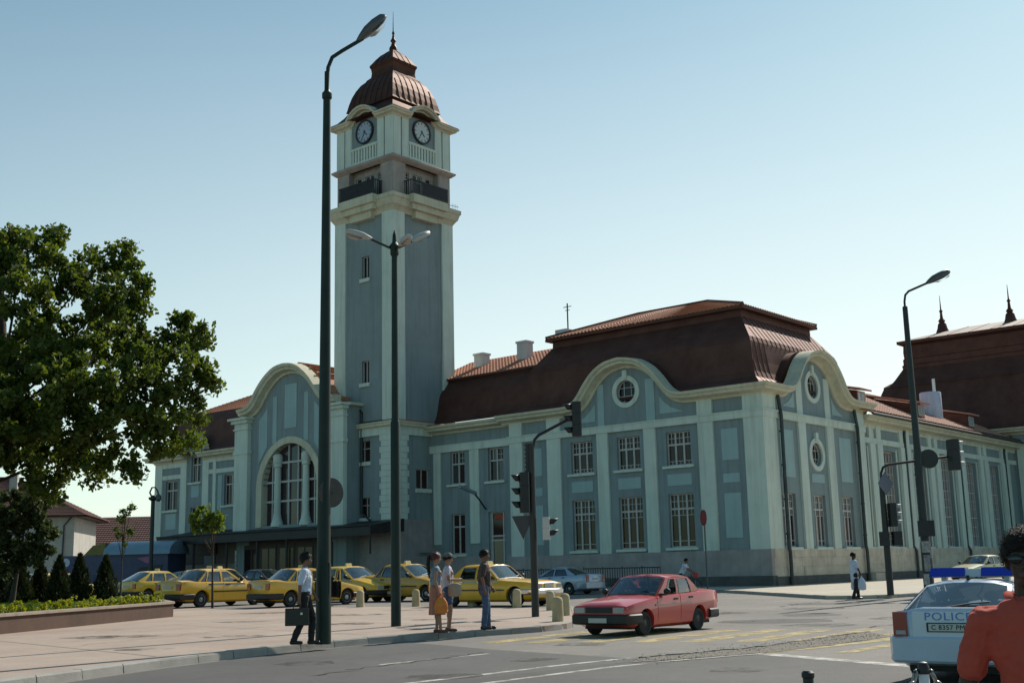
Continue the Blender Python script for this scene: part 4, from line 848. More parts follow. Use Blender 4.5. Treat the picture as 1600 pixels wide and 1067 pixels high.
for i, (px, h) in enumerate(((168, 1.62), (128, 1.70), (97, 1.65), (68, 1.45), (38, 1.55), (8, 1.6))):
    y = 45+random.uniform(-.6, .6); x = (px-800)/1851*y
    cn = thing('conifer', coni_l[i], 'conifer', (x, y, PLZ+.38), group='dark conifers in the planter')
    m_ = 3600; zz = rng.uniform(0, 1, m_)**1.25*h; f = zz/h; rad = .48*np.minimum(1, f*6+.35)*(1-f**1.5)+.03; ph = rng.uniform(0, 6.283, m_); rr = rad*rng.uniform(.35, 1, m_)*(1+.18*np.sin(ph*5+zz*7))
    C_ = np.stack([rr*np.cos(ph), rr*np.sin(ph), zz+.12], 1); A = np.stack([np.cos(ph)*.03, np.sin(ph)*.03, np.full(m_, .075)], 1)+rng.normal(0, .025, (m_, 3)); Q = rng.normal(size=(m_, 3)); B = np.cross(A, Q); B = B/np.linalg.norm(B, axis=1)[:, None]*.022
    quads_mesh('foliage', C_, A, B, CONI, cn); tr = MB(); tr.tube([(0, 0, -.05), (0, 0, .5), (.01, 0, h+.1)], [.05, .04, .01], 6); tr.build('trunk', BARK, cn)
# ------------------------------------------------------------------ trees
def tree(name, label, loc, trunk, clumps, n, size, mt, twigs=True, group=None, sub=16, spread=.42, r0=.3, branch=.09):
    t = thing(name, label, 'tree', loc, group=group); lx, ly, lz = loc
    C_, A, B = blob_leaves([(x-lx, y-ly, z-lz, r) for x, y, z, r in clumps], n, size, sub, spread)
    quads_mesh('crown', C_, A, B, mt, t); mb = MB(); tp = [Vector(p) for p in trunk]
    mb.tube(tp, [r0*(1.25 if i == 0 else 1-.55*i/(len(tp)-1)) for i in range(len(tp))], 10); mb.build('trunk', BARK, t, smooth=60); mb = MB()
    for ci, (x, y, z, r) in enumerate(clumps):
        if len(clumps) > 20 and (ci % 2 or z < loc[2]+6): continue
        e = Vector((x-lx, y-ly, z-lz)); zt_ = max(tp[0].z+.6, min(tp[-1].z-.01, e.z*.62)); i_ = max(i for i in range(len(tp)-1) if tp[i].z <= zt_); s_ = tp[i_].lerp(tp[i_+1], (zt_-tp[i_].z)/max(.01, tp[i_+1].z-tp[i_].z))
        m1 = s_.lerp(e, .5)+Vector((random.uniform(-.3, .3), random.uniform(-.3, .3), random.uniform(0, .5)))*min(1, r); mb.tube([s_, m1, e], [branch, branch*.6, branch*.2], 6)
        for _ in range(5):
            d = Vector((random.gauss(0, 1), random.gauss(0, 1), random.gauss(0, .8))).normalized()*r*.95; mb.tube([e.lerp(m1, .2), e+d], [branch*.25, .012], 4)
    mb.build('branches', BARK, t); return t
BIG = leafmat('broad tree leaf', (.034, .062, .012), (.100, .135, .026), .46)
BIGC = [(-15.6, 34.5, 5.6, .9), (-15.7, 35, 6.3, .9), (-16.6, 35, 4.6, .9), (-17.6, 36.5, 7.2, 1.5), (-16.4, 36.2, 6.4, 1.3), (-15.0, 36.5, 5.9, 1.1), (-17.5, 36.8, 5.2, 1.1), (-18.6, 37, 6.0, 1.4), (-15.85, 37.0, 11.81, 1.04), (-15.54, 38.5, 12.42, 0.83), (-14.45, 37.5, 10.94, 0.92), (-15.14, 36.0, 9.97, 1.11), (-14.07, 39.0, 11.74, 0.8), (-13.38, 39.5, 12.19, 0.65), (-12.52, 38.0, 10.9, 0.7), (-13.0, 37.0, 10.25, 0.8), (-12.27, 38.0, 9.93, 0.35), (-14.66, 36.0, 8.44, 1.29), (-14.24, 38.0, 9.33, 0.98), (-13.31, 39.0, 9.07, 0.76), (-11.81, 38.0, 8.74, 0.78), (-10.92, 38.5, 9.35, 0.71), (-10.42, 39.0, 9.33, 0.44), (-10.01, 38.0, 7.96, 0.51), (-10.91, 37.5, 7.9, 0.87), (-11.81, 36.5, 7.55, 1.03), (-12.84, 35.5, 7.22, 1.09), (-14.16, 35.0, 6.59, 1.26), (-9.79, 38.0, 7.53, 0.31), (-11.03, 37.0, 6.59, 0.85), (-10.5, 38.0, 6.71, 0.59), (-12.28, 36.0, 6.09, 0.92), (-13.54, 36.0, 5.73, 0.92), (-14.88, 36.0, 5.17, 0.92), (-11.4, 37.0, 5.59, 0.72), (-10.68, 38.0, 5.78, 0.51), (-10.09, 37.0, 5.56, 0.3), (-12.48, 37.0, 5.11, 0.61), (-11.96, 37.0, 4.6, 0.42), (-13.86, 37.0, 4.75, 0.68), (-13.41, 38.0, 4.71, 0.39), (-14.54, 37.0, 4.36, 0.57), (-17.27, 37.0, 11.31, 1.52), (-18.68, 38.0, 9.86, 1.76), (-16.97, 36.0, 7.39, 1.85), (-19.6, 39.0, 7.05, 1.8), (-17.31, 37.0, 5.52, 1.33), (-19.85, 38.0, 8.61, 1.56), (-17.58, 41.0, 9.09, 1.26), (-15.51, 41.0, 8.13, 1.26), (-14.25, 41.0, 10.39, 0.95), (-17.2, 41.0, 6.37, 1.05)]
BUSHC = [(-18.12, 43.0, 3.83, 0.79), (-17.31, 43.0, 3.81, 0.7), (-16.92, 43.0, 3.01, 0.51), (-17.83, 43.0, 2.8, 0.84), (-18.77, 43.0, 3.16, 0.93), (-17.12, 43.0, 2.33, 0.46), (-18.25, 43.0, 2.02, 0.7)]
SAPC = [(-13.14, 49.0, 3.68, 0.29), (-12.76, 49.0, 3.91, 0.34), (-12.28, 49.0, 3.76, 0.32), (-12.61, 49.0, 3.46, 0.32), (-13.06, 49.0, 3.42, 0.24), (-12.17, 49.0, 3.4, 0.21)]
THINC = [(-18.31, 56.0, 4.43, 0.24), (-18.01, 56.0, 4.66, 0.18), (-18.47, 56.0, 4.08, 0.21), (-18.06, 56.0, 3.54, 0.24), (-18.57, 56.0, 3.4, 0.18), (-18.28, 56.0, 2.95, 0.15), (-18.76, 56.0, 3.67, 0.12)]
tree('big_tree', 'large spreading broadleaf tree with dense dark crown in the planter', (-17.0, 38.0, PLZ+.38), [(0, 0, -.2), (.05, 0, 2), (.1, -.1, 4.2), (.5, -.3, 6.5), (.4, -.4, 9), (.2, -.4, 11)], BIGC, 100000, .098, BIG, sub=20, spread=.40, r0=.36, branch=.06)
tree('bushy_tree', 'low dark bushy tree under the big crown behind conifers', (-18.0, 43.0, PLZ+.38), [(0, 0, -.1), (.1, 0, .8), (.2, 0, 1.6), (.3, 0, 2.4)], BUSHC, 14000, .085, leafmat('dull bush leaf', (.035, .055, .018), (.075, .095, .035), .3), sub=30, spread=.25, r0=.1, branch=.04)
tree('sapling', 'young street tree with small round crown and thin bare trunk by parked taxis', (-12.35, 49.0, PLZ), [(0, 0, -.05), (-.03, 0, 1.2), (-.05, 0, 2.2), (-.1, 0, 3.0), (-.1, 0, 3.5)], SAPC, 1700, .075, leafmat('fresh sapling leaf', (.07, .12, .02), (.14, .19, .04), .45), sub=60, spread=.16, r0=.045, branch=.025)
tree('thin_sapling', 'sparse leggy sapling with few leaves in front of the blue kiosk', (-18.4, 56.0, PLZ), [(0, 0, -.05), (.02, 0, 1.5), (.02, 0, 2.8), (.1, 0, 3.8), (.2, 0, 4.6)], THINC, 520, .08, leafmat('thin sapling leaf', (.06, .09, .02), (.10, .13, .04), .4), sub=50, spread=.14, r0=.04, branch=.02)
# ------------------------------------------------------------------ background houses, kiosk
RR = mat('dull red roof tile', (.13, .058, .046), .85, var=.2, vscale=1.5, bump=.2)
HW = mat('off white house render', (.42, .40, .36), .9, var=.12, vscale=.8, streak=.3)
hs = thing('white_house', 'off white house with red hipped tile roof behind the trees', 'house', (-40.6, 110, 0), R(11))
F1 = Fr((0, 0, 0), (1, 0, 0), (0, -1, 0)); F2 = Fr((0, 0, 0), (0, 1, 0), (1, 0, 0))
mb = MB(); F1.prism(mb, rect(-22, 0, 0, 7.2), -.3, 0, holes=[rect(-3.2, -1.95, 5.2, 6.75), rect(-8.6, -7.3, 5.2, 6.75)]); mb.build('wall', HW, hs); put(F2, 'wall', HW, hs, (0.31, 13, 0, 7.2, -.3, 0))
for a in (-3.2, -8.6): window(F1, hs, a, a+1.25, 5.2, 6.75, vx=(.5,), hz=(), fw_=.06, paint=mat('brown window paint', (.06, .04, .03), .6))
rv = [(-23, -1.0, 7.1), (1.2, -1.0, 7.1), (1.2, 14, 7.1), (-23, 14, 7.1), (-15.5, 6.5, 11.2), (-6.8, 6.5, 11.2)]
tiled('roof_tiles', rv[0], rv[1], rv[5], rv[4], RR, hs, step=.26, course=.4, rib=.035); tiled('roof_tiles', rv[1], rv[2], rv[5], rv[5], RR, hs, step=.26, course=.4, rib=.035)
mb = MB(); mb.add([Vector(v)-Vector((0, 0, .12)) for v in rv], [(2, 3, 4, 5), (3, 0, 4), (0, 3, 2, 1)]); mb.build('roof_underside', mat('brown eaves', (.09, .05, .04), .8), hs)
mb = MB(); mb.box(-6.6, -5.9, 3.5, 4.2, 8.5, 11.4); mb.build('chimney', HW, hs); mb = MB(); mb.tube([(-4, 4, 9), (-4, 4, 11.4)], .04, 5); mb.tube([(-4.5, 4, 11), (-3.5, 4, 11)], .03, 4); mb.build('aerial', DARKMETAL, hs)
mb = MB(); mb.tube([F1.P(-.25, 7.0, .1), F1.P(-.9, 6.2, .1), F1.P(-.95, .2, .1)], .07, 6); mb.build('drainpipe', PIPE, hs)
bb = thing('brick_outbuilding', 'low building with one broad red brown roof right of the white house', 'building', (-42, 128, 0))
mb = MB(); mb.box(-12, 6, 2, 12, 0, 4.8); mb.build('wall', HW, bb); tiled('roof_tiles', (-12.5, 1.2, 4.6), (6.5, 1.2, 4.6), (6.5, 7, 8.1), (-12.5, 7, 8.1), RR, bb, step=.3, course=.45, rib=.03)
mb = MB(); mb.add([(-12.5, 12.8, 4.6), (6.5, 12.8, 4.6), (6.5, 7, 8.08), (-12.5, 7, 8.08)], [(0, 1, 2, 3)]); mb.build('roof_back', RR, bb)
kb = thing('kiosk', 'long blue painted kiosk with rounded pale blue roof beside the annex', 'kiosk', (-30.6, 92, PLZ), R(-4))
FK = Fr((0, 0, 0), (1, 0, 0), (0, -1, 0)); KB = mat('violet blue painted sheet', (.040, .045, .105), .55, var=.35, vscale=.7, col2=(.07, .078, .14))
mb = MB(); mb.box(-4.6, 4.0, 0, 4, 0, 3.0); mb.build('wall', KB, kb)
arc = [(2+2.25*math.cos(R(t)), 3.0+1.05*math.sin(R(t))) for t in range(180, -1, -15)]; n = len(arc)
mb = MB(); mb.add([(x, y, z) for x in (-1.0, 4.2) for y, z in arc], [(i, i+1, n+i+1, n+i) for i in range(n-1)] + [tuple(range(n)), tuple(n+i for i in range(n))]); mb.build('curved_roof', mat('pale blue roof sheet', (.21, .29, .36), .4, var=.15), kb, smooth=40)
mb = MB(); mb.hexa([(-2.6, -.05, 3.01), (-1.0, -.05, 3.01), (-1.0, 3, 3.01), (-2.6, 3, 3.01), (-2.0, .2, 3.75), (-1.0, .1, 3.9), (-1.0, 3, 3.9), (-2.0, 3, 3.75)]); mb.build('yellow_hood', mat('olive yellow sheet', (.17, .13, .02), .6, var=.2), kb)
for pp, c, nm in ((circ(-4.0, 2.5, .33, 14), (.5, .5, .62), 'white_disc'), ([(-3.9, 1.2), (-3.0, 1.9), (-2.6, 2.6), (-3.4, 2.3)], (.10, .07, .25), 'painted_shape'), ([(1.6, 2.7), (2.6, 2.85), (3.0, 2.6), (2.4, 2.3)], (.35, .12, .22), 'painted_shape'), ([(.9, .5), (1.8, 2.0), (3.6, 2.2), (3.6, .5)], (.03, .025, .03), 'dark_opening'), ([(-2.0, 1.4), (-1.2, 1.9), (-.6, 1.5), (-1.3, 1.0)], (.05, .05, .13), 'painted_shape')):
    mb = MB(); FK.prism(mb, pp, -.01, .03); mb.build(nm, mat('kiosk paint %d' % int(c[0]*1000), c, .6), kb)
# ------------------------------------------------------------------ street lamps
HEADM = mat('lamp head housing', (.10, .10, .095), .45, metal=.3, var=.2, vscale=3); DIFF = mat('lamp diffuser glass', (.33, .33, .31), .2, var=.1)
PALEHEAD = mat('pale lamp housing', (.42, .40, .37), .4, var=.15, vscale=4)
def cobra(par, p0, p1, w, hm, h=.16):
    p0, p1 = Vector(p0), Vector(p1); t = (p1-p0).normalized(); s_ = t.cross(Vector((0, 0, 1))).normalized(); u = s_.cross(t); L = (p1-p0).length
    st_ = [(0, .25, .35), (.12, .5, .6), (.35, .95, .95), (.65, 1, 1), (.9, .85, .8), (1, .45, .45)]; mb = MB(); n = 10; vs = []
    for f, a, b in st_:
        for k in range(n):
            q = 6.283*k/n; c, d = math.cos(q), math.sin(q); c = math.copysign(abs(c)**.6, c); d = math.copysign(abs(d)**.7, d)
            vs.append(p0 + t*f*L + s_*c*a*w/2 + u*d*b*(h*.7 if d > 0 else h*.45))
    m_ = len(st_); mb.add(vs, [(i*n+k, i*n+(k+1) % n, (i+1)*n+(k+1) % n, (i+1)*n+k) for i in range(m_-1) for k in range(n)] + [tuple(range(n)), tuple((m_-1)*n+k for k in range(n))])
    o = mb.build('lamp_head', hm, par, smooth=50); d = MB()
    d.add([p0+t*f*L+s_*sx*w*.36*e-u*(h*.47+dz) for f, e, dz in ((.36, .9, 0), (.5, 1, .05), (.8, .95, .05), (.92, .7, 0)) for sx in (-1, 1)] , [(i*2, i*2+1, i*2+3, i*2+2) for i in range(3)]); d.build('diffuser', DIFF, o, smooth=60, fixn=False); return o
a = thing('street_lamp', 'tallest dark green lamp post with one upturned head, beside man with briefcase', 'street lamp', (-3.74, 23.3, PLZ), group='street lamps')
mb = MB(); mb.lathe([(.155, -.02), (.152, .03), (.145, 1.4), (.135, 1.45), (.10, 7), (.078, 11.0), (.078, 11.05)], 18); mb.build('pole', GREENPOLE, a, smooth=30)
mb = MB(); mb.lathe([(.09, 11.0), (.105, 11.02), (.105, 11.12), (.07, 11.16), (.055, 11.2), (.055, 11.6)], 12); mb.tube([(0, 0, 11.4), (.02, 0, 11.7), (.1, .02, 11.93), (.3, .08, 12.1), (.72, .2, 12.42)], .042, 8); mb.build('arm', GREENPOLE, a, smooth=40)
cobra(a, (.62, .18, 12.36), (1.18, .34, 12.98), .34, HEADM, .19)
mb = MB(); mb.box(.10, .13, -.09, .09, .9, 1.5); mb.build('service_hatch', GREENPOLE, a)
a = thing('street_lamp', 'green lamp post with three pale heads spread at the top, in front of clock tower', 'street lamp', (-2.97, 29.5, PLZ), group='street lamps')
mb = MB(); mb.lathe([(.126, -.02), (.122, .02), (.118, 4.95), (.10, 5.0), (.092, 5.05), (.075, 9.0), (.075, 9.25), (.11, 9.3), (.11, 9.5), (.14, 9.52), (.06, 9.62), (.05, 9.8), (.01, 9.95)], 16); mb.build('pole', GREENPOLE, a, smooth=30)
for dx, dy, dz, ln in ((-1, -.35, .42, .72), (.78, .75, .62, .72), (.55, -1, .12, .38)):
    d = Vector((dx, dy, dz)).normalized(); p1 = Vector((0, 0, 9.42))+d*ln; mb = MB(); mb.tube([(0, 0, 9.42), p1], .032, 6); mb.build('arm', GREENPOLE, a)
    dd = Vector((d.x, d.y, d.z*.55)).normalized() if dx < 0 else d; cobra(a, p1-dd*.08, p1+dd*.62, .22, PALEHEAD, .15)
a = thing('street_lamp', 'tall dark lamp post with paper notices round its foot, before side wing', 'street lamp', (15.62, 46.0, PLZ), R(3), group='street lamps')
mb = MB(); mb.lathe([(.21, -.02), (.20, .03), (.19, 1.9), (.165, 2.0), (.12, 7.5), (.10, 11.1), (.09, 11.15)], 16); mb.build('pole', mat('dark brown green pole', (.02, .024, .02), .5, var=.3), a, smooth=30)
mb = MB(); mb.tube([(0, 0, 11.0), (0, 0, 11.35), (.06, .01, 11.62), (.22, .03, 11.78), (1.25, .2, 12.22)], .045, 8); mb.build('arm', DARKMETAL, a, smooth=40)
cobra(a, (1.05, .17, 12.13), (2.05, .3, 12.62), .42, HEADM, .27)
for k, (z, h, t0, t1, c) in enumerate(((1.55, .42, 200, 300, (.33, .32, .31)), (.85, .6, 215, 285, (.26, .25, .24)), (.35, .4, 195, 260, (.36, .35, .33)), (.95, .5, 290, 340, (.10, .1, .1)), (1.35, .3, 290, 335, (.30, .3, .29)))):
    mb = MB(); r_ = .199+k*.001; vs = [(r_*math.cos(R(t)), r_*math.sin(R(t)), zz) for zz in (z, z+h) for t in np.linspace(t0, t1, 7)]; mb.add(vs, [(i, i+1, 8+i, 7+i) for i in range(6)]); mb.build('paper_notice', mat('paper %d' % k, c, .9, var=.5, vscale=9), a, fixn=False)
mb = MB(); mb.box(-.30, .30, -.28, -.14, 2.15, 2.75); mb.build('junction_box', DARKMETAL, a)
a = thing('street_lamp', 'black lantern style lamp post at the far left corner of the annex', 'street lamp', (-25.85, 85, PLZ), group='street lamps')
mb = MB(); mb.lathe([(.2, 0), (.16, .4), (.14, 6.6), (.3, 6.7), (.34, 6.85), (.12, 6.9), (.12, 7.0)], 10); mb.build('pole', BLACK, a, smooth=30)
mb = MB(); mb.tube([(-.1, 0, 6.9), (-.25, 0, 7.2), (-.1, 0, 7.55), (.15, 0, 7.55), (.3, 0, 7.3), (.38, 0, 7.0)], .06, 6); mb.build('arm', BLACK, a); mb = MB(); mb.lathe([(.05, 7.1), (.2, 6.95), (.22, 6.7), (.1, 6.55)], 10, (.38, 0, 0)); mb.build('lamp_head', HEADM, a, smooth=40)
# ------------------------------------------------------------------ traffic signals
LENS = [mat('unlit red lens', (.10, .012, .01), .25), mat('unlit amber lens', (.12, .06, .008), .25), mat('unlit green lens', (.01, .07, .04), .25)]
def signal(par, c, ang, n=3, h=.33, w=.34, dpt=.26, vis=None, house=None, plate=False):
    """signal head at c (centre) facing ang"""
    c = Vector(c); f = Vector((math.cos(R(ang)), math.sin(R(ang)), 0)); s_ = Vector((-f.y, f.x, 0)); z = Vector((0, 0, 1)); H = n*h; mb = MB()
    def bx(d0, d1, w_, z0, z1, ch=.03):
        p = [(-w_/2+ch, d0), (w_/2-ch, d0), (w_/2, d0+ch), (w_/2, d1-ch), (w_/2-ch, d1), (-w_/2+ch, d1), (-w_/2, d1-ch), (-w_/2, d0+ch)]
        mb.add([c+s_*a+f*d+z*zz for zz in (z0, z1) for a, d in p], [(i, (i+1) % 8, 8+(i+1) % 8, 8+i) for i in range(8)] + [tuple(range(8)), tuple(range(8, 16))])
    for i in range(n): bx(-dpt/2, dpt/2, w, H/2-(i+1)*h+.006, H/2-i*h-.006)
    bx(-dpt/2+.02, dpt/2-.03, w-.04, -H/2, H/2); o = mb.build('signal_head', house or BLACK, par)
    for i in range(n):
        zc = H/2-(i+.5)*h; r = h*.36; vs = []
        for dd in (dpt/2, dpt/2+.24):
            for k in range(11): t = R(-20+k*22); vs.append(c+f*(dd-(.10*(1-math.sin(t)) if dd > dpt/2+.1 else 0))+s_*math.cos(t)*r+z*(zc+math.sin(t)*r))
        m2 = MB(); m2.add(vs, [(k, k+1, 12+k, 11+k) for k in range(10)]); v = m2.build('visor', vis or BLACK, o, smooth=60, fixn=False)
        md = v.modifiers.new('thick', 'SOLIDIFY'); md.thickness = .012
        m3 = MB(); m3.add([c+f*(dpt/2+.012+.02*(1 if j == 0 else 0))+s_*math.cos(k*.524)*rr+z*(zc+math.sin(k*.524)*rr) for j, rr in ((0, .01), (1, r*.95)) for k in range(12)], [tuple(range(12))] + [(k, (k+1) % 12, 12+(k+1) % 12, 12+k) for k in range(12)])
        m3.build('lens', LENS[i] if n == 3 else LENS[i*2], o, smooth=60, fixn=False)
    return o
STEEL = mat('bare steel arm', (.45, .45, .44), .35, metal=.8, var=.2); VISG = mat('pale grey visor', (.5, .49, .46), .5); MASTC = mat('black signal mast', (.022, .02, .018), .5, var=.3)
a = thing('traffic_signal', 'black signal mast on plaza corner with bright arm over the road', 'traffic signal', (.47, 33.3, PLZ), group='traffic signals on masts')
mb = MB(); mb.lathe([(.108, -.02), (.104, .03), (.098, 2.6), (.088, 4.6), (.085, 4.75)], 14); mb.build('mast', MASTC, a, smooth=30)
mb = MB(); mb.tube([(.02, 0, 3.0), (.05, 0, 4.6), (.1, 0, 4.85), (.22, .02, 4.98), (1.34, .1, 5.55)], .045, 8); mb.build('arm', mat('dark glossy arm', (.03, .03, .03), .3, metal=.5), a, smooth=40)
signal(a, (1.30, .0, 5.40), 182); signal(a, (-.22, -.05, 3.38), 184, h=.37, w=.42)
signal(a, (.36, -.08, 2.38), -4, n=2, h=.31, w=.32, dpt=.2, house=VISG)
mb = MB(); mb.box(-.16, -.06, -.03, .03, 3.9, 4.75)
for k in range(7): mb.box(-.19, -.16, -.03, .03, 3.95+k*.12, 4.0+k*.12)
mb.build('backing_board', MASTC, a)
mb = MB(); F = Fr((-.28, .14, 0), (.9, -.43, 0), (.43, .9, 0)); F.prism(mb, [(-.34, 2.75), (.34, 2.75), (0, 2.1)], -.01, .01, back=True); mb.build('sign_plate', mat('grey sign back', (.055, .055, .06), .6, metal=.2), a)
a = thing('traffic_signal', 'dark signal mast on the far corner with arm, disc and diamond plate', 'traffic signal', (14.2, 46.2, PLZ), group='traffic signals on masts')
mb = MB(); mb.lathe([(.135, -.02), (.13, .03), (.12, 2.5), (.105, 4.3)], 14); mb.build('mast', MASTC, a, smooth=30)
mb = MB(); mb.tube([(0, 0, 4.2), (.0, 0, 4.6), (.1, 0, 4.83), (.3, 0, 4.93), (2.85, .1, 5.22)], .05, 8); mb.build('arm', MASTC, a, smooth=40)
signal(a, (2.86, -.05, 5.25), 8, h=.40, w=.46, dpt=.34, vis=VISG); signal(a, (.28, -.1, 3.0), 6, h=.30, w=.36, vis=VISG)
signal(a, (-.12, -.2, 2.1), 60, n=2, h=.27, w=.36); signal(a, (.36, -.2, 2.1), 100, n=2, h=.27, w=.36)
mb = MB(); F = Fr((0, 0, 0), (1, 0, 0), (0, -1, 0)); F.prism(mb, circ(1.88, 5.12, .37, 24), .05, .075, back=True); F.box(mb, 1.84, 1.92, 4.98, 5.2, .0, .05); mb.tube([(1.3, 0, 4.5), (1.6, -.03, 5.0)], .03, 5); mb.build('round_plate', MASTC, a)
mb = MB(); F = Fr((.1, -.14, 0), (.85, .53, 0), (.53, -.85, 0)); F.prism(mb, [(0, 3.75), (.42, 4.2), (0, 4.65), (-.42, 4.2)], -.01, .015, back=True); mb.build('diamond_plate', mat('bluish sign back', (.13, .14, .19), .45, metal=.3), a)
# ------------------------------------------------------------------ signs
a = thing('road_sign', 'round grey sign back fixed high on the tallest lamp post', 'sign', (-3.58, 23.36, PLZ))
mb = MB(); F = Fr((0, 0, 0), (.70, .714, 0), (.714, -.70, 0)); F.prism(mb, circ(-.04, 2.85, .29, 24), -.012, .012, back=True); mb.build('disc', mat('mottled sign back', (.05, .046, .044), .6, metal=.2, var=.3, vscale=5), a)
mb = MB(); mb.box(-.17, .0, -.03, .03, 2.82, 2.88); mb.build('bracket', DARKMETAL, a)
p = W(-.6, -6)
a = thing('road_sign', 'round red sign on a thin grey pole before the pavilion front', 'sign', (p.x, p.y, PLZ), YAW)
mb = MB(); mb.tube([(.0, 0, -.02), (-.0, 0, 3.9)], .045, 8); mb.build('pole', mat('thin grey pole', (.10, .10, .10), .5, metal=.3), a)
mb = MB(); F = Fr((0, -.06, 0), (.8, -.6, 0), (-.6, -.8, 0)); F.prism(mb, circ(0, 3.75, .42, 24), -.012, .012, back=True); dsc = mb.build('disc', mat('faded red sign', (.30, .028, .03), .5, var=.1), a)
mb = MB(); F.prism(mb, circ(0, 3.75, .43, 24), -.014, .02, holes=[circ(0, 3.75, .39, 24)]); mb.build('rim', mat('dark red rim', (.18, .03, .03), .5), dsc)
# ------------------------------------------------------------------ stone bollards
bl_l = ['pale bollard by the open taxi door, leftmost of the row', 'pale bollard right of the three headed lamp, left of the women', 'pale bollard between the two women and the man in jeans', 'pale bollard in front of the old saloon taxi bonnet', 'pale bollard right of the signal mast, nearer to mast', 'nearest pale bollard, in front of two others by red car', 'pale bollard right of the nearest one, beside red car']
for i, (x, y, s_) in enumerate(((-6.0, 46.1, 1.05), (-3.8, 45.2, 1.05), (-1.67, 43.7, 1.05), (-.04, 41.1, 1.05), (1.03, 38, 1.0), (.98, 30.2, 1.0), (1.30, 33.7, 1.0))):
    mb = MB(); mb.lathe([(.155, -.02), (.15, .0), (.135, .47), (.125, .53), (.10, .575), (.05, .597), (0.01, .6)], 16); o = mb.build('bollard', CONC, smooth=45)
    o.location = (x, y, PLZ); o.scale = (s_, s_, s_*1.0); o.rotation_euler = (R(random.uniform(-2, 2)), R(random.uniform(-2, 2)), random.random()*6); tag(o, bl_l[i], 'bollard', 'stone bollards along the plaza edge')
# ------------------------------------------------------------------ railings at the pavilion
for k, (u0, u1) in enumerate(((-15.2, -9.6), (-9.2, -3.9))):
    p = W(u0, -5.5); a = thing('railing', ['dark iron railing behind silver saloon, left section', 'dark iron railing below middle windows, right section'][k], 'railing', (p.x, p.y, PLZ), YAW, 'railings before the pavilion front')
    n = int((u1-u0)/.17); mb = MB(); mb.box(0, u1-u0, -.025, .025, 1.16, 1.22); mb.box(0, u1-u0, -.02, .02, .22, .26); mb.build('rail', DARKMETAL, a)
    for i in range(n+1): mb = MB(); x = i*(u1-u0)/n; w_ = .03 if i % 8 else .05; mb.box(x-w_/2, x+w_/2, -.014, .014, -.01 if i % 8 == 0 else .24, 1.17 if i % 8 else 1.28); mb.build('bar', DARKMETAL, a)
# ------------------------------------------------------------------ chain posts close to the camera
a = thing('chain_post', 'black chain post poking up at the bottom edge of the road', 'bollard', (1.385, 5.9, 0))
mb = MB(); mb.lathe([(.09, 0), (.09, .02), (.03, .03), (.03, .87), (.026, .875), (.026, .90), (.031, .905), (.031, .925), (.02, .935)], 14); mb.build('post', BLACK, a, smooth=40)
b = thing('chain_post', 'white topped chain post with hanging chain behind police car', 'bollard', (2.04, 6.2, 0))
mb = MB(); mb.lathe([(.09, 0), (.09, .02), (.026, .03), (.026, .88), (.022, .885)], 14); mb.build('post', WHITE, b, smooth=40)
mb = MB(); mb.lathe([(.030, .88), (.030, .915), (.022, .935), (.008, .94)], 12); mb.box(-.05, .05, -.008, .008, .885, .897); mb.build('cap', BLACK, b, smooth=40)
CHN = mat('galvanised chain', (.35, .34, .32), .35, metal=.9, var=.3, vscale=20)
lm = MB(); n = 12; ring = [(.030*math.cos(6.283*k/n)+.012*(1 if math.cos(6.283*k/n) > 0 else -1), .02*math.sin(6.283*k/n), 0) for k in range(n)]; lm.tube(ring + [ring[0], ring[1]], .006, 6); l0 = None
def chain(label, p, q, sag):
    global l0
    p, q = Vector(p), Vector(q); e = thing('chain', label, 'chain', p); N = 40; pts = [p.lerp(q, t/N)-Vector((0, 0, sag*4*(t/N)*(1-t/N)))-p for t in range(N+1)]; L = sum((pts[i+1]-pts[i]).length for i in range(N)); m_ = int(L/.062); acc = 0; i = 0
    for k in range(m_):
        s_ = (k+.5)*L/m_
        while acc+(pts[i+1]-pts[i]).length < s_: acc += (pts[i+1]-pts[i]).length; i += 1
        t = (pts[i+1]-pts[i]); c = pts[i]+t.normalized()*(s_-acc)
        if l0 is None: l0 = lm.build('link', CHN, e, smooth=60); o = l0
        else: o = bpy.data.objects.new('link', l0.data); COL.objects.link(o); o.parent = e
        o.location = c; o.rotation_euler = (t.to_track_quat('X', 'Z') @ Vector((1, 0, 0)).rotation_difference(Vector((1, 0, 0)))).to_euler(); o.rotation_mode = 'QUATERNION'; 
        from mathutils import Quaternion
        o.rotation_quaternion = t.to_track_quat('X', 'Z') @ Quaternion((1, 0, 0), R(90*(k % 2)+20))
chain('steel chain sagging left from white topped post', (2.0, 6.2, .89), (1.39, 5.9, .88), .42)
chain('steel chain sagging right from white topped post', (2.08, 6.2, .89), (2.75, 6.45, .88), .42)
mb = thing('chain_post', 'white chain post hidden behind person in red shirt', 'bollard', (2.78, 6.45, 0)); o = b.children[0].copy(); COL.objects.link(o); o.parent = mb
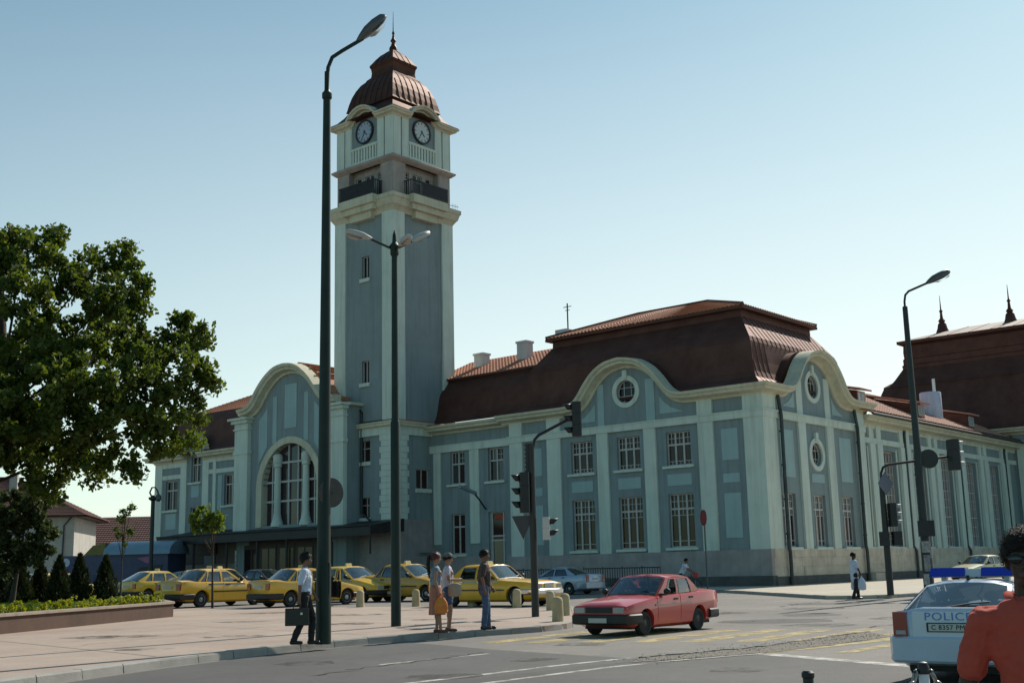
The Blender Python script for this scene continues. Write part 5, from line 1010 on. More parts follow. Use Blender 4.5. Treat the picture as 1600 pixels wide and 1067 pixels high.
# ------------------------------------------------------------------ vehicles
def paint(name, col, rough=.32, coat=.7): return mat(name, col, rough, var=.06, vscale=2, coat=coat, spec=.5)
CGL = glassmat('car window glass', (.50, .56, .56), .10); CGLD = glassmat('tinted car glass', (.22, .25, .27), .10)
INT = mat('dark car interior', (.022, .02, .02), .8); SEAT = mat('car seat cloth', (.06, .055, .055), .9, var=.2, vscale=6)
TRIM = mat('black car trim', (.018, .018, .019), .55, var=.2, vscale=5); HLAMP = mat('headlamp glass', (.38, .38, .37), .1, spec=.8); TLAMP = mat('tail lamp red', (.28, .012, .012), .2); ALAMP = mat('amber lamp', (.5, .16, .02), .2)
PLATE = mat('number plate', (.50, .50, .46), .5); RIMM = mat('steel rim', (.32, .32, .32), .35, metal=.7, var=.2); RIMD = mat('dark steel rim', (.04, .04, .04), .5, metal=.3)
SPEC = dict(
 saloon=dict(wb=2.52, fo=.80, ro=.92, W=1.66, zf=.68, zs=.90, zb=.93, zd=1.0, H=1.40, ws0=.70, ws1=.02, rw1=-.92, rw0=-1.42, wr=.76, rw=.285, win=[(.52, -.26, -.06, -.27), (-.36, -1.0, -.35, -.86), (-1.06, -1.3, -.90, -.93)], doors=[(.78, -.30), (-.32, -1.08)]),
 hatch=dict(wb=2.52, fo=.80, ro=.68, W=1.66, zf=.68, zs=.90, zb=.94, zd=.97, H=1.40, ws0=.70, ws1=.02, rw1=-1.05, rw0=-1.82, wr=.76, rw=.285, win=[(.52, -.26, -.06, -.27), (-.36, -1.0, -.35, -.90), (-1.08, -1.42, -.98, -1.06)], doors=[(.78, -.30), (-.32, -1.04)]),
 estate=dict(wb=2.6, fo=.82, ro=.95, W=1.70, zf=.70, zs=.91, zb=.95, zd=.98, H=1.46, ws0=.70, ws1=.05, rw1=-1.9, rw0=-2.15, wr=.78, rw=.29, win=[(.52, -.26, -.04, -.27), (-.36, -1.0, -.35, -.98), (-1.1, -1.95, -1.08, -1.78)], doors=[(.78, -.30), (-.32, -1.08)]),
 classic=dict(wb=2.795, fo=.84, ro=1.08, W=1.78, zf=.80, zs=.93, zb=.94, zd=.96, H=1.44, ws0=.66, ws1=.12, rw1=-.98, rw0=-1.48, wr=.74, rw=.315, win=[(.50, -.26, .06, -.27), (-.36, -1.06, -.35, -.90)], doors=[(.80, -.30), (-.32, -1.10)]),
 redsaloon=dict(wb=2.475, fo=.80, ro=1.02, W=1.67, zf=.74, zs=.91, zb=.96, zd=1.02, H=1.41, ws0=.66, ws1=.10, rw1=-.92, rw0=-1.40, wr=.82, rw=.285, win=[(.36, -.26, -.04, -.27), (-.36, -.98, -.35, -.86)], doors=[(.74, -.30), (-.32, -1.02)]),
 rounded=dict(wb=2.61, fo=.92, ro=1.12, W=1.75, zf=.66, zs=.93, zb=.99, zd=1.05, H=1.41, ws0=.86, ws1=-.06, rw1=-.92, rw0=-1.72, wr=.70, rw=.30, win=[(.55, -.24, -.10, -.25), (-.34, -1.20, -.33, -.92)], doors=[(.82, -.28), (-.30, -1.16)]),
 patrol=dict(wb=2.6, fo=.9, ro=.92, W=1.71, zf=.66, zs=.93, zb=1.0, zd=1.06, H=1.42, ws0=.82, ws1=-.04, rw1=-1.0, rw0=-1.78, wr=.72, rw=.30, win=[(.52, -.24, -.10, -.25), (-.34, -1.22, -.33, -.98)], doors=[(.82, -.28), (-.30, -1.14)]),
)
def car(name, label, loc, deg, kind, pm, sc=1, group=None, taxi=False, cat='car', rim=RIMM, open_window=False, open_door=False, bumper=None, glass=None, handle=None, trimz=True, zoff=0, front='square', checker=True):
    S = SPEC[kind]; wb, W_, H, zs, zb, zd, zf = S['wb'], S['W'], S['H'], S['zs'], S['zb'], S['zd'], S['zf']; hw = W_/2; Fx = wb/2+S['fo']; Rx = -wb/2-S['ro']
    ws0, ws1, rw1, rw0, rw = S['ws0'], S['ws1'], S['rw1'], S['rw0'], S['rw']; glass = glass or CGL; bumper = bumper or TRIM
    root = thing(name, label, cat, loc, R(deg), group); root.scale = (sc, sc, sc)
    rearlow = rw0 < Rx+.45
    stn = [(Fx, .40, zf-.10, zf-.07, .90), (Fx-.04, .30, zf-.03, zf-.01, .94), (Fx-.35, .20, zf+.03, zf+.07, .985), (ws0+.35, .17, zs-.05, zs-.01, 1), (ws0, .17, zs-.015, zs+.035, 1), (ws0-.4, .17, zs, zs+.01, 1), (-.3, .17, (zs+zb)/2, (zs+zb)/2, 1), (max(rw0, Rx+.45)+.02, .18, zb, zb+.015, 1)]
    if not rearlow: stn += [(rw0-.12, .2, zb+.01, zd-.005, .995)]
    stn += [(Rx+.30, .24, (zb+zd)/2 if not rearlow else zb, zd, .975), (Rx+.05, .32, zd-.05, zd-.01, .94), (Rx, .40, zd-.12, zd-.08, .90)]
    def sect(s):
        x, b, sh, c, m = s; h = hw*m; d = sh-b
        half_ = [(0, b), (h*.84, b), (h*.955, b+.07), (h*.995, b+d*.36), (h, b+d*.62), (h*.985, sh-.055), (h*.955, sh-.012), (h*.90, sh), (h*.5, c), (0, c)]
        return [(x, y, z) for y, z in half_] + [(x, -y, z) for y, z in half_[-2:0:-1]]
    mb = MB(); rows = [sect(s) for s in stn]; n = len(rows[0]); mb.v = [p for r in rows for p in r]
    mb.f = [(i*n+k, i*n+(k+1) % n, (i+1)*n+(k+1) % n, (i+1)*n+k) for i in range(len(rows)-1) for k in range(n)] + [tuple(range(n)), tuple((len(rows)-1)*n+k for k in range(n))]
    body = mb.build('body', pm, root)
    ct = MB()
    for x in (wb/2, -wb/2):
        for s_ in (1, -1): ct.lathe([(rw+.055, hw-.27), (rw+.055, hw+.2)] if s_ > 0 else [(rw+.055, -hw-.2), (rw+.055, -hw+.27)], 22, (x, 0, rw+.01), Matrix(((1, 0, 0), (0, 0, 1), (0, 1, 0))))
    cut = ct.build('cutter', None, root); bo = body.modifiers.new('b', 'BOOLEAN'); bo.object = cut; bo.operation = 'DIFFERENCE'; bo.solver = 'EXACT'
    bpy.context.view_layer.update(); dg = bpy.context.evaluated_depsgraph_get(); me = bpy.data.meshes.new_from_object(body.evaluated_get(dg)); body.modifiers.clear(); old = body.data; body.data = me; bpy.data.meshes.remove(old)
    bpy.data.objects.remove(cut); me.materials.clear(); me.materials.append(pm); me.shade_smooth(); me.set_sharp_from_angle(angle=R(42))
    for x in (wb/2, -wb/2):
        for s_ in (1, -1):
            ln = MB(); vs = [(x+(rw+.05)*math.cos(R(t)), s_*y, rw+.01+(rw+.05)*math.sin(R(t))) for y in (hw-.26, hw-.13) for t in range(5, 176, 17)]; k = 11
            ln.add(vs, [(i, i+1, k+i+1, k+i) for i in range(k-1)] + [tuple(range(k))]); ln.build('wheel_arch_liner', INT, root, fixn=False)
    for x in (wb/2, -wb/2):
        for s_ in (1, -1):
            M_ = Matrix(((1, 0, 0), (0, 0, s_), (0, 1, 0))); t = MB(); t.lathe([(rw*.62, -.08), (rw*.93, -.085), (rw, -.06), (rw, .05), (rw*.94, .08), (rw*.66, .085), (rw*.62, .06)], 24, (x, s_*(hw-.135), rw), M_)
            to = t.build('wheel', RUBBER, root, smooth=40); t = MB(); t.lathe([(rw*.66, .02), (rw*.66, .075), (rw*.6, .06), (rw*.45, .045), (rw*.3, .06), (rw*.12, .075), (.01, .078)], 18, (x, s_*(hw-.135), rw), M_); t.build('rim', rim, to, smooth=50)
            t = MB()
            for q in range(8): a = q*.785; t.lathe([(.022, .05), (.02, .062)], 6, (x+rw*.46*math.cos(a), s_*(hw-.135), rw+rw*.46*math.sin(a)), M_)
            t.build('vent_holes', INT, to)
    # cabin
    yb, yr, zt = hw*.90, hw*S['wr'], H-.075
    cm = MB()
    def belt(x): return zs if x > ws0-.4 else zs+(zb-zs)*min(1, max(0, (ws0-.4-x)/(ws0-.4-rw0)))
    def sp(xb, xt, t, s_): bz = belt(xb)-.01; return Vector((xb+(xt-xb)*t, s_*(yb+(yr-yb)*t+.022*math.sin(math.pi*t)), bz+(zt-bz)*t))
    cols = [(ws0, ws1)]
    kinds = []
    for (a, b, c, d) in S['win']: cols += [(a, c), (b, d)]; kinds += ['p', 'g']
    cols += [(rw0, rw1)]; kinds += ['p']; T = [0, .07, .5, .91, 1]
    for s_ in (1, -1):
        wi = 0
        for i, kd in enumerate(kinds):
            (xb0, xt0), (xb1, xt1) = cols[i], cols[i+1]; gl = MB()
            for j in range(4):
                q = [sp(xb0, xt0, T[j], s_), sp(xb1, xt1, T[j], s_), sp(xb1, xt1, T[j+1], s_), sp(xb0, xt0, T[j+1], s_)]
                if s_ < 0: q = q[::-1]
                (gl if kd == 'g' and j in (1, 2) else cm).quad(*q)
            if kd == 'g':
                if not (open_window and wi == 0 and s_ > 0) and not (open_door and wi == 0 and s_ < 0):
                    g = gl.build('side_window', glass, root, smooth=60, fixn=False, weld=True)
                    g.data.transform(Matrix.Translation((0, -s_*.012, 0)))
                elif open_window:
                    g = MB(); (xb0, xt0), (xb1, xt1) = cols[i], cols[i+1]; g.quad(sp(xb0, xt0, .07, s_), sp(xb0-.2, xt0-.06, .07, s_), sp(xb0-.2, xt0-.06, .91, s_), sp(xb0, xt0, .91, s_)); g.build('quarter_light', glass, root, fixn=False)
                fr = MB()
                for j in (1, 2):
                    for (xa, xta, e) in ((xb0, xt0, -1), (xb1, xt1, 1)):
                        fr.quad(*[sp(xa+dx, xta+dx, T[j+jj], s_)+Vector((0, s_*.004, 0)) for jj, dx in ((0, 0), (0, -e*-.028), (1, -e*-.028), (1, 0))])
                fr.quad(*[sp(xa, xta, t, s_)+Vector((0, s_*.004, 0)) for xa, xta, t in ((xb0, xt0, .07), (xb1, xt1, .07), (xb1, xt1, .035), (xb0, xt0, .035))])
                fr.build('window_seal', TRIM, root, fixn=False); wi += 1
    def crown(s): return H-.075*abs(s)**3
    def screen(nm, x0, x1, e, z0a, top_in):
        ss = [-1, -.93, -.6, -.3, 0, .3, .6, .93, 1]; tt = [0, .05, .5, .93, 1]; g = MB()
        def pp(s, t): zb_ = (belt(x0)-.01)+(z0a-belt(x0)+.01)*(1-s*s); return Vector((x0+(x1-x0)*t+e*.09*(1-s*s)*(1-t*.6), s*(yb+(yr-yb)*t), zb_+(crown(s)-.006-zb_)*t))
        for i in range(8):
            for j in range(4):
                q = [pp(ss[i], tt[j]), pp(ss[i+1], tt[j]), pp(ss[i+1], tt[j+1]), pp(ss[i], tt[j+1])]
                if e < 0: q = q[::-1]
                (g if 0 < i < 7 and j in (1, 2) else cm).quad(*q)
        g.build(nm, glass, root, smooth=60, fixn=False, weld=True); sl = MB()
        for i in range(1, 7): sl.quad(*[pp(s, t)+Vector((e*.008, 0, .003)) for s, t in ((ss[i], .05), (ss[i+1], .05), (ss[i+1], .0), (ss[i], .0))])
        for s in (-.93, .93): sl.quad(*[pp(s+d, t)+Vector((e*.008, 0, .003)) for d, t in ((-.02, .05), (.02, .05), (.02, .93), (-.02, .93))])
        sl.build('screen_seal', TRIM, root, fixn=False); return pp
    wpp = screen('windscreen', ws0, ws1, 1, zs+.035, 0); rpp = screen('rear_window', rw0, rw1, -1, zb+.015 if not rearlow else zb+.01, 0)
    nx, ny = 6, 10
    rf = [[Vector((ws1+(rw1-ws1)*i/nx + (.036*(1-(2*j/ny-1)**2)*(1-2*i/nx)), (2*j/ny-1)*yr, crown(2*j/ny-1)+.012*math.sin(math.pi*i/nx)-(.006 if i in (0, nx) else 0))) for j in range(ny+1)] for i in range(nx+1)]
    for i in range(nx):
        for j in range(ny): cm.quad(rf[i][j], rf[i][j+1], rf[i+1][j+1], rf[i+1][j])
    cb = cm.build('cabin', pm, root, smooth=38, weld=True)
    # interior
    im = MB(); im.quad((ws0, -yb, zs-.0), (ws0, yb, zs-.0), (rw0, yb, zb+.022), (rw0, -yb, zb+.022)); im.hexa([(ws0+.02, -yb*.95, zs-.02), (ws0+.02, yb*.95, zs-.02), (ws0-.38, yb*.92, zs-.02), (ws0-.38, -yb*.92, zs-.02), (ws0-.1, -yb*.9, zs+.05), (ws0-.1, yb*.9, zs+.05), (ws0-.38, yb*.88, zs+.06), (ws0-.38, -yb*.88, zs+.06)]); im.build('interior', INT, root)
    for x, ys in ((-.38, (.36, -.36)), (max(-1.05, rw1-.05), (.36, -.36))):
        for y in ys:
            m_ = MB(); m_.hexa([(x+.1, y-.22, zs-.1), (x+.1, y+.22, zs-.1), (x-.04, y+.22, zs-.1), (x-.04, y-.22, zs-.1), (x-.02, y-.18, zs+.17), (x-.02, y+.18, zs+.17), (x-.11, y+.18, zs+.17), (x-.11, y-.18, zs+.17)]); m_.ell((x-.07, y, zs+.26), (.05, .12, .08), 8, 6); m_.build('seat', SEAT, root, smooth=50)
    m_ = MB(); pth = [(ws0-.36+.07*math.cos(a), .36+.18*math.sin(a)*1, zs+.07+.17*math.cos(a)) for a in [k*.5236 for k in range(13)]]; m_.tube(pth, .014, 5); m_.build('steering_wheel', TRIM, root)
    # doors, handles, trim
    def side(x):
        for i in range(len(stn)-1):
            if stn[i][0] >= x >= stn[i+1][0]:
                t = (stn[i][0]-x)/(stn[i][0]-stn[i+1][0]); return sect(tuple(a+(b-a)*t for a, b in zip(stn[i], stn[i+1])))
        return sect(stn[-1])
    for di, (x0, x1) in enumerate(S['doors']):
        for s_ in (1, -1):
            m_ = MB(); xs = np.linspace(x0-.008, x1+.008, 5); k = 6; vs = []
            for off in (.007, -.012):
                for x in xs:
                    sc_ = side(x)
                    for q in (2, 3, 4, 5, 6, 7):
                        p = sc_[q]; vs.append((x, s_*(p[1]+off), p[2]+(.03 if q == 2 else 0)))
            m_.add(vs, [(i*k+j, (i+1)*k+j, (i+1)*k+j+1, i*k+j+1) for i in range(4) for j in range(k-1)] + [(i*k, (i+1)*k, 5*k+(i+1)*k, 5*k+i*k) for i in range(4)] + [(i*k+k-1, (i+1)*k+k-1, 5*k+(i+1)*k+k-1, 5*k+i*k+k-1) for i in range(4)] + [(e*k+j, e*k+j+1, 5*k+e*k+j+1, 5*k+e*k+j) for e in (0, 4) for j in range(k-1)])
            # keep the wheel arch clear of the rear door skin
            is_open = open_door and s_ < 0 and di == 0
            if min(x0, x1) < -wb/2+rw+.02:
                m_.v = [(max(v[0], -wb/2+math.sqrt(max(0, (rw+.07)**2-(v[2]-rw)**2))), v[1], v[2]) for v in m_.v]
            dr = m_.build('door', pm, root, smooth=40, label='yellow front door standing open' if is_open else None)
            h_ = MB(); xh = x1+.20; zz = belt(xh)-.10; h_.box(xh-.09, xh+.09, min(s_*(hw*.985+.003), s_*(hw*.985+.03)), max(s_*(hw*.985+.003), s_*(hw*.985+.03)), zz-.022, zz+.018); h_.build('handle', handle or TRIM, dr)
            if is_open:
                g = MB(); F_ = [(x0-.05, zs), (x1+.02, zs), (x1+.02, zs+.40), (x0-.55, zs+.40)]; y_ = s_*hw*.93
                for i in range(4):
                    a, b = F_[i], F_[(i+1) % 4]; g.tube([(a[0], y_, a[1]), (b[0], y_, b[1])], .022, 5)
                g.build('door_frame', pm, dr); gq = MB(); gq.quad(*[(a[0], y_, a[1]) for a in F_]); gq.build('door_glass', glass, dr, fixn=False); lq = MB(); lq.quad(*[(x, y_+.03, z) for x, z in ((x0, .3), (x1, .3), (x1, zs-.02), (x0, zs-.02))]); lq.build('door_lining', INT, dr, fixn=False)
                piv = Vector((x0, s_*hw, 0)); dr.matrix_local = Matrix.Translation(piv) @ Matrix.Rotation(R(62*(-s_)*-1*s_*s_*(1 if s_ > 0 else -1)), 4, 'Z') @ Matrix.Translation(-piv)
                op = MB(); op.quad(*[(x, s_*(side(x)[4][1]+.009), z) for x, z in ((x0-.04, .3), (x1+.04, .3), (x1+.04, zs), (x0-.04, zs))]); op.build('door_opening', INT, root, fixn=False)
    if trimz:
        for s_ in (1, -1):
            zz = .56 if kind != 'redsaloon' else .70; xs = np.linspace(wb/2-rw-.12, -wb/2+rw+.12, 6); m_ = MB()
            for i in range(5): m_.hexa([(x, s_*(side(x)[4][1]+o_), z) for z in (zz-.02, zz+.02) for x, o_ in ((xs[i], .004), (xs[i+1], .004), (xs[i+1], .022), (xs[i], .022))])
            m_.build('side_strip', TRIM if kind != 'redsaloon' else mat('pale pinstripe', (.5, .3, .28), .4), root)
    if taxi and checker:
        for s_ in (1, -1):
            m_ = MB(); m2 = MB(); xs = np.linspace(.72, -1.0, 47)
            for i in range(46):
                for r_ in range(2):
                    z0 = zs-.115+r_*.037; q = [(x, s_*(side(x)[5][1]+.011), z) for x, z in ((xs[i], z0), (xs[i+1], z0), (xs[i+1], z0+.037), (xs[i], z0+.037))]
                    (m_ if (i+r_) % 2 else m2).quad(*(q if s_ < 0 else q[::-1]))
            cb_ = m_.build('checker_band', WHITE, root, fixn=False); m2.build('dark_checks', TRIM, cb_, fixn=False)
    # bumpers, lamps, grille, plates
    def bump(nm, x, e, z0, z1, m_):
        pth = [(x-e*.55, hw*.995+.012), (x-e*.12, hw*.985+.01), (x-e*.01, hw*.93), (x+e*.035, hw*.6), (x+e*.045, 0)]; pth = pth + [(a, -b) for a, b in pth[-2::-1]]; b = MB(); pr_ = [(-.10, z0), (.0, z0+.015), (.03, z0+.05), (.03, z1-.03), (0, z1), (-.10, z1)]; vs = []
        for i, (a, y) in enumerate(pth):
            p, q = pth[max(0, i-1)], pth[min(len(pth)-1, i+1)]; nx_, ny_ = (q[1]-p[1]), -(q[0]-p[0]); l = math.hypot(nx_, ny_); nx_, ny_ = nx_/l, ny_/l
            if nx_*e < 0 and abs(nx_) > .2 or (abs(nx_) <= .2 and ny_*y < 0): nx_, ny_ = -nx_, -ny_
            vs += [(a+nx_*d, y+ny_*d, z) for d, z in pr_]
        k = 6; N_ = len(pth); b.add(vs, [(i*k+j, i*k+(j+1) % k, (i+1)*k+(j+1) % k, (i+1)*k+j) for i in range(N_-1) for j in range(k)] + [tuple(range(k)), tuple((N_-1)*k+j for j in range(k))]); return b.build(nm, m_, root, smooth=40)
    big = kind in ('rounded', 'patrol')
    fb = bump('front_bumper', Fx, 1, .27 if not kind == 'classic' else .38, zf-.22, pm if big else bumper); rb = bump('rear_bumper', Rx, -1, .28 if kind != 'classic' else .36, zd-.50 if not big else zd-.40, pm if big else bumper)
    zl = zf-.11; m_ = MB(); m_.box(Fx-.02, Fx+.012, -hw*.46, hw*.46, zf-.19, zf-.055) if kind != 'classic' else m_.box(Fx-.02, Fx+.03, -.26, .26, zf-.30, zf-.02)
    gr = m_.build('grille', TRIM if kind != 'classic' else CHROME, root)
    if kind == 'classic':
        for i in range(7): m_ = MB(); m_.box(Fx+.03, Fx+.034, -.23, .23, zf-.28+i*.036, zf-.264+i*.036); m_.build('grille_slat', TRIM, gr)
    for s_ in (1, -1):
        a0, a1 = sorted((s_*hw*.5, s_*hw*.85)); m_ = MB(); m_.box(Fx-.06, Fx+.014, a0, a1, zl-.08, zl+.05)
        hl = m_.build('headlight', HLAMP, root); m_ = MB(); a0, a1 = sorted((s_*hw*.88, s_*hw*.93)); m_.box(Fx-.12, Fx-.035, a0, a1, zl-.07, zl+.04); m_.build('indicator', ALAMP, hl)
        a0, a1 = sorted((s_*hw*(.60 if not big else .68), s_*hw*.915)); zt0, zt1 = zd-.36, zd-.13
        if big: zt0, zt1 = zd-.40, zd-.06
        m_ = MB(); m_.hexa([(Rx+.16, a0, zt0), (Rx+.16, a1, zt0), (Rx-.014, a1, zt0), (Rx-.026, a0, zt0), (Rx+.16, a0, zt1), (Rx+.16, a1, zt1), (Rx-.004, a1, zt1), (Rx-.016, a0, zt1)]); tl = m_.build('tail_light', TLAMP, root)
        m_ = MB(); m_.box(Rx-.032, Rx-.01, a0+.02, a1-.04, zt0+.03, zt0+.085); m_.build('reversing_lamp', ALAMP if not big else HLAMP, tl)
        m_ = MB(); m_.ell((ws0-.22, s_*(hw+.09), zs+.10), (.06, .10, .075), 10, 6); m_.box(ws0-.24, ws0-.16, min(s_*hw*.9, s_*(hw+.06)), max(s_*hw*.9, s_*(hw+.06)), zs+.0, zs+.05); m_.build('mirror', TRIM if not big else pm, root, smooth=50)
    for nm, x0, x1, z in (('number_plate', Fx+.075, Fx+.085, (zf+.06)/2-.02), ('number_plate', Rx-.022, Rx-.012, zd-.26)): m_ = MB(); m_.box(x0, x1, -.26, .26, z-.055, z+.055); m_.build(nm, PLATE, root)
    m_ = MB(); m_.tube([(ws0+.02, .1, zs+.06), (ws0-.05, .5, zs+.12)], .01, 4); m_.tube([(ws0+.02, -.35, zs+.06), (ws0-.05, .05, zs+.12)], .01, 4); m_.build('wiper', TRIM, root)
    m_ = MB(); m_.box(Rx+.3, Fx-.35, -hw*.8, hw*.8, .16, .24); m_.build('underbody', INT, root)
    if taxi:
        m_ = MB(); m_.hexa([(-.25, -.16, H-.005), (-.25, .16, H-.005), (-.37, .16, H-.005), (-.37, -.16, H-.005), (-.28, -.14, H+.12), (-.28, .14, H+.12), (-.34, .14, H+.12), (-.34, -.14, H+.12)]); m_.build('taxi_sign', mat('cream taxi sign', (.62, .52, .25), .5), root)
    return root
TX = paint('taxi yellow paint', (.72, .40, .020)); TX2 = paint('lemon taxi yellow', (.74, .47, .028)); TXO = paint('ochre taxi yellow', (.50, .30, .03))
G = 'yellow taxis on the station forecourt'; PZ = PLZ+.004
car('taxi', 'yellow hatchback taxi with black bumper, just right of the planter conifers', (-19.4, 66.0, PZ), 50, 'hatch', TX2, 1.14, G, True)
car('taxi', 'yellow saloon taxi behind the thin sapling trunk, tail to the camera', (-13.05, 52.3, PZ), 52, 'saloon', TX, 1.13, G, True)
car('taxi', 'yellow saloon taxi behind man with briefcase, front door standing open', (-8.6, 49.6, PZ), 44, 'saloon', TX, 1.08, G, True, open_door=True)
car('taxi', 'pale yellow taxi facing right behind the tallest lamp, sunlit bonnet', (-7.4, 54.6, PZ), -38, 'hatch', TX2, 1.12, G, True)
car('taxi', 'yellow estate taxi behind the others, facing right under the canopy', (-15.3, 63.0, PZ), -30, 'estate', TX, 1.12, G, True)
car('taxi', 'ochre taxi in profile behind the two women', (-4.6, 53.5, PZ), -36, 'saloon', TXO, 1.15, G, True, checker=False)
car('taxi', 'old yellow taxi saloon with chrome grille behind man in jeans', (-.75, 43.6, PZ), -36, 'classic', TX, 1.02, G, True, bumper=CHROME, handle=CHROME)
car('taxi', 'yellow taxi half hidden by the rightmost conifers', (-22.6, 60.3, PZ), 40, 'hatch', TX2, 1.13, G, True)
car('taxi', 'yellow taxi almost covered by the left conifers', (-24.6, 62.4, PZ), 40, 'saloon', TX, 1.13, G, True)
car('parked_car', 'dark car with bright windscreen behind the hatchback taxi', (-20.0, 74.0, PZ), -50, 'saloon', paint('dark green paint', (.02, .03, .03)), 1.14)
car('parked_car', 'black car under the canopy right of the estate taxi', (-15.0, 72.5, PZ), -35, 'saloon', paint('black paint', (.015, .015, .017)), 1.14)
p = W(-7.3, -10.3)
car('parked_car', 'silver blue rounded saloon parked before the pavilion in shade', (p.x, p.y, 0), 140, 'rounded', mat('silver blue paint', (.34, .40, .50), .3, metal=.35, var=.05, coat=.6), 1.02, glass=CGLD)
car('red_car', 'red saloon driving across the crossing with black front bumper', (2.82, 26.85, 0), 231, 'redsaloon', paint('sun faded red paint', (.54, .048, .040), .30, .8), .88, rim=RIMD, open_window=True)
car('parked_car', 'cream old car parked beyond the police car lightbar', (26.6, 69.5, PLZ), 215, 'saloon', paint('cream paint', (.60, .54, .30)), 1.04)
pc = car('police_car', 'white police saloon seen from behind with blue lightbar and lettering', (6.08, 15.75, 0), 55, 'patrol', paint('police white blue paint', (.50, .56, .66), .3, .8), .83, cat='police car')
S = SPEC['patrol']; RX = -S['wb']/2-S['ro']; ZD = S['zd']
m_ = MB(); m_.hexa([(-.42, -.62, 1.46), (-.42, .62, 1.46), (-.68, .62, 1.46), (-.68, -.62, 1.46), (-.46, -.60, 1.58), (-.46, .60, 1.58), (-.64, .60, 1.58), (-.64, -.60, 1.58)]); m_.box(-.60, -.5, -.5, -.42, 1.40, 1.47); m_.box(-.60, -.5, .42, .5, 1.40, 1.47)
lb = m_.build('lightbar', mat('lightbar base', (.45, .48, .52), .35), pc)
BLU = mat('blue beacon lens', (.008, .03, .38), .12, spec=.7)
for y0, y1 in ((.12, .66), (-.66, -.12)):
    m_ = MB(); m_.hexa([(-.40, y0, 1.468), (-.40, y1, 1.468), (-.70, y1, 1.468), (-.70, y0, 1.468), (-.45, y0, 1.60), (-.45, y1-.03 if y1 > .3 else y1, 1.60), (-.65, y1-.03 if y1 > .3 else y1, 1.60), (-.65, y0, 1.60)]); m_.build('beacon', BLU, lb)
def text3d(s, size, mt, parent, loc, xd, yd, nm='lettering', depth=.004, sxx=1):
    cu = bpy.data.curves.new('t', 'FONT'); cu.body = s; cu.size = size; cu.align_x = 'CENTER'; cu.align_y = 'CENTER'; cu.extrude = depth; cu.space_character = 1.12
    o = bpy.data.objects.new('t', cu); COL.objects.link(o); bpy.context.view_layer.update(); me = bpy.data.meshes.new_from_object(o.evaluated_get(bpy.context.evaluated_depsgraph_get())); bpy.data.objects.remove(o)
    xd, yd = Vector(xd).normalized(), Vector(yd).normalized(); zd_ = xd.cross(yd); M_ = Matrix((xd*sxx, yd, zd_)).transposed().to_4x4(); M_.translation = Vector(loc); me.transform(M_); return link(nm, me, mt, parent)
BLK = mat('boot lid panel', (.50, .56, .66), .32, var=.03, coat=.7)
bl_ = MB(); bl_.hexa([(RX+.03, -.50, ZD-.40), (RX+.03, .50, ZD-.40), (RX-.02, .50, ZD-.40), (RX-.02, -.50, ZD-.40), (RX+.10, -.50, ZD-.05), (RX+.10, .50, ZD-.05), (RX-.008, .50, ZD-.055), (RX-.008, -.50, ZD-.055)]); lid = bl_.build('boot_lid', BLK, pc)
text3d('POLICE', .155, mat('blue police lettering', (.10, .19, .50), .4), lid, (RX-.013, 0, ZD-.125), (0, -1, 0), (.03, 0, 1), sxx=1.2)
m_ = MB(); m_.box(RX-.034, RX-.022, -.30, .30, ZD-.335, ZD-.205); ps = m_.build('plate_surround', TRIM, lid)
m_ = MB(); m_.box(RX-.042, RX-.034, -.27, .27, ZD-.32, ZD-.22); m_.build('plate', PLATE, ps); text3d('C 8357 PM', .092, TRIM, lid, (RX-.045, 0, ZD-.271), (0, -1, 0), (0, 0, 1), nm='plate_lettering')
for o in list(pc.children):
    if o.name.startswith('number_plate') and min(v.co.x for v in o.data.vertices) < -1: bpy.data.objects.remove(o)
m_ = MB(); m_.tube([(-.95, 0, 1.42), (-1.0, 0, 1.47)], .03, 8); m_.build('aerial_base', BLACK, pc); m_ = MB(); m_.tube([(-1.80, .12, 1.05), (-1.72, -.2, 1.10), (-1.70, -.45, 1.12)], .014, 5); m_.build('rear_wiper', TRIM, pc)
# ------------------------------------------------------------------ people
def capsule(mb, p, q, r0, r1, n=10):
    p, q = Vector(p), Vector(q); mb.tube([p, p.lerp(q, .5), q], [r0, (r0+r1)/2, r1], n); mb.ell(p, (r0,)*3, n, 6); mb.ell(q, (r1,)*3, n, 6)
FOLD = bpy.data.textures.new('cloth folds', 'CLOUDS'); FOLD.noise_scale = .085; FOLD.noise_depth = 2
def solid(name, mb, voxel, mt, parent, smooth_it=2, fold=0):
    me = bpy.data.meshes.new(name); me.from_pydata(mb.v, [], mb.f); bm = bmesh.new(); bm.from_mesh(me)
    # outward normals piece by piece
    bmesh.ops.recalc_face_normals(bm, faces=bm.faces); bm.to_mesh(me); bm.free()
    o = bpy.data.objects.new(name, me); COL.objects.link(o); r = o.modifiers.new('r', 'REMESH'); r.mode = 'VOXEL'; r.voxel_size = voxel; r.use_smooth_shade = True
    if smooth_it: s = o.modifiers.new('s', 'SMOOTH'); s.iterations = smooth_it; s.factor = .5
    if fold: dm = o.modifiers.new('d', 'DISPLACE'); dm.texture = FOLD; dm.strength = fold; dm.mid_level = .5; dm.texture_coords = 'LOCAL'
    bpy.context.view_layer.update(); new = bpy.data.meshes.new_from_object(o.evaluated_get(bpy.context.evaluated_depsgraph_get())); new.name = name
    bpy.data.objects.remove(o); bpy.data.meshes.remove(me); new.shade_smooth(); return link(name, new, mt, parent)
def skin(name, c): return mat(name, c, .55, var=.10, vscale=8, spec=.35)
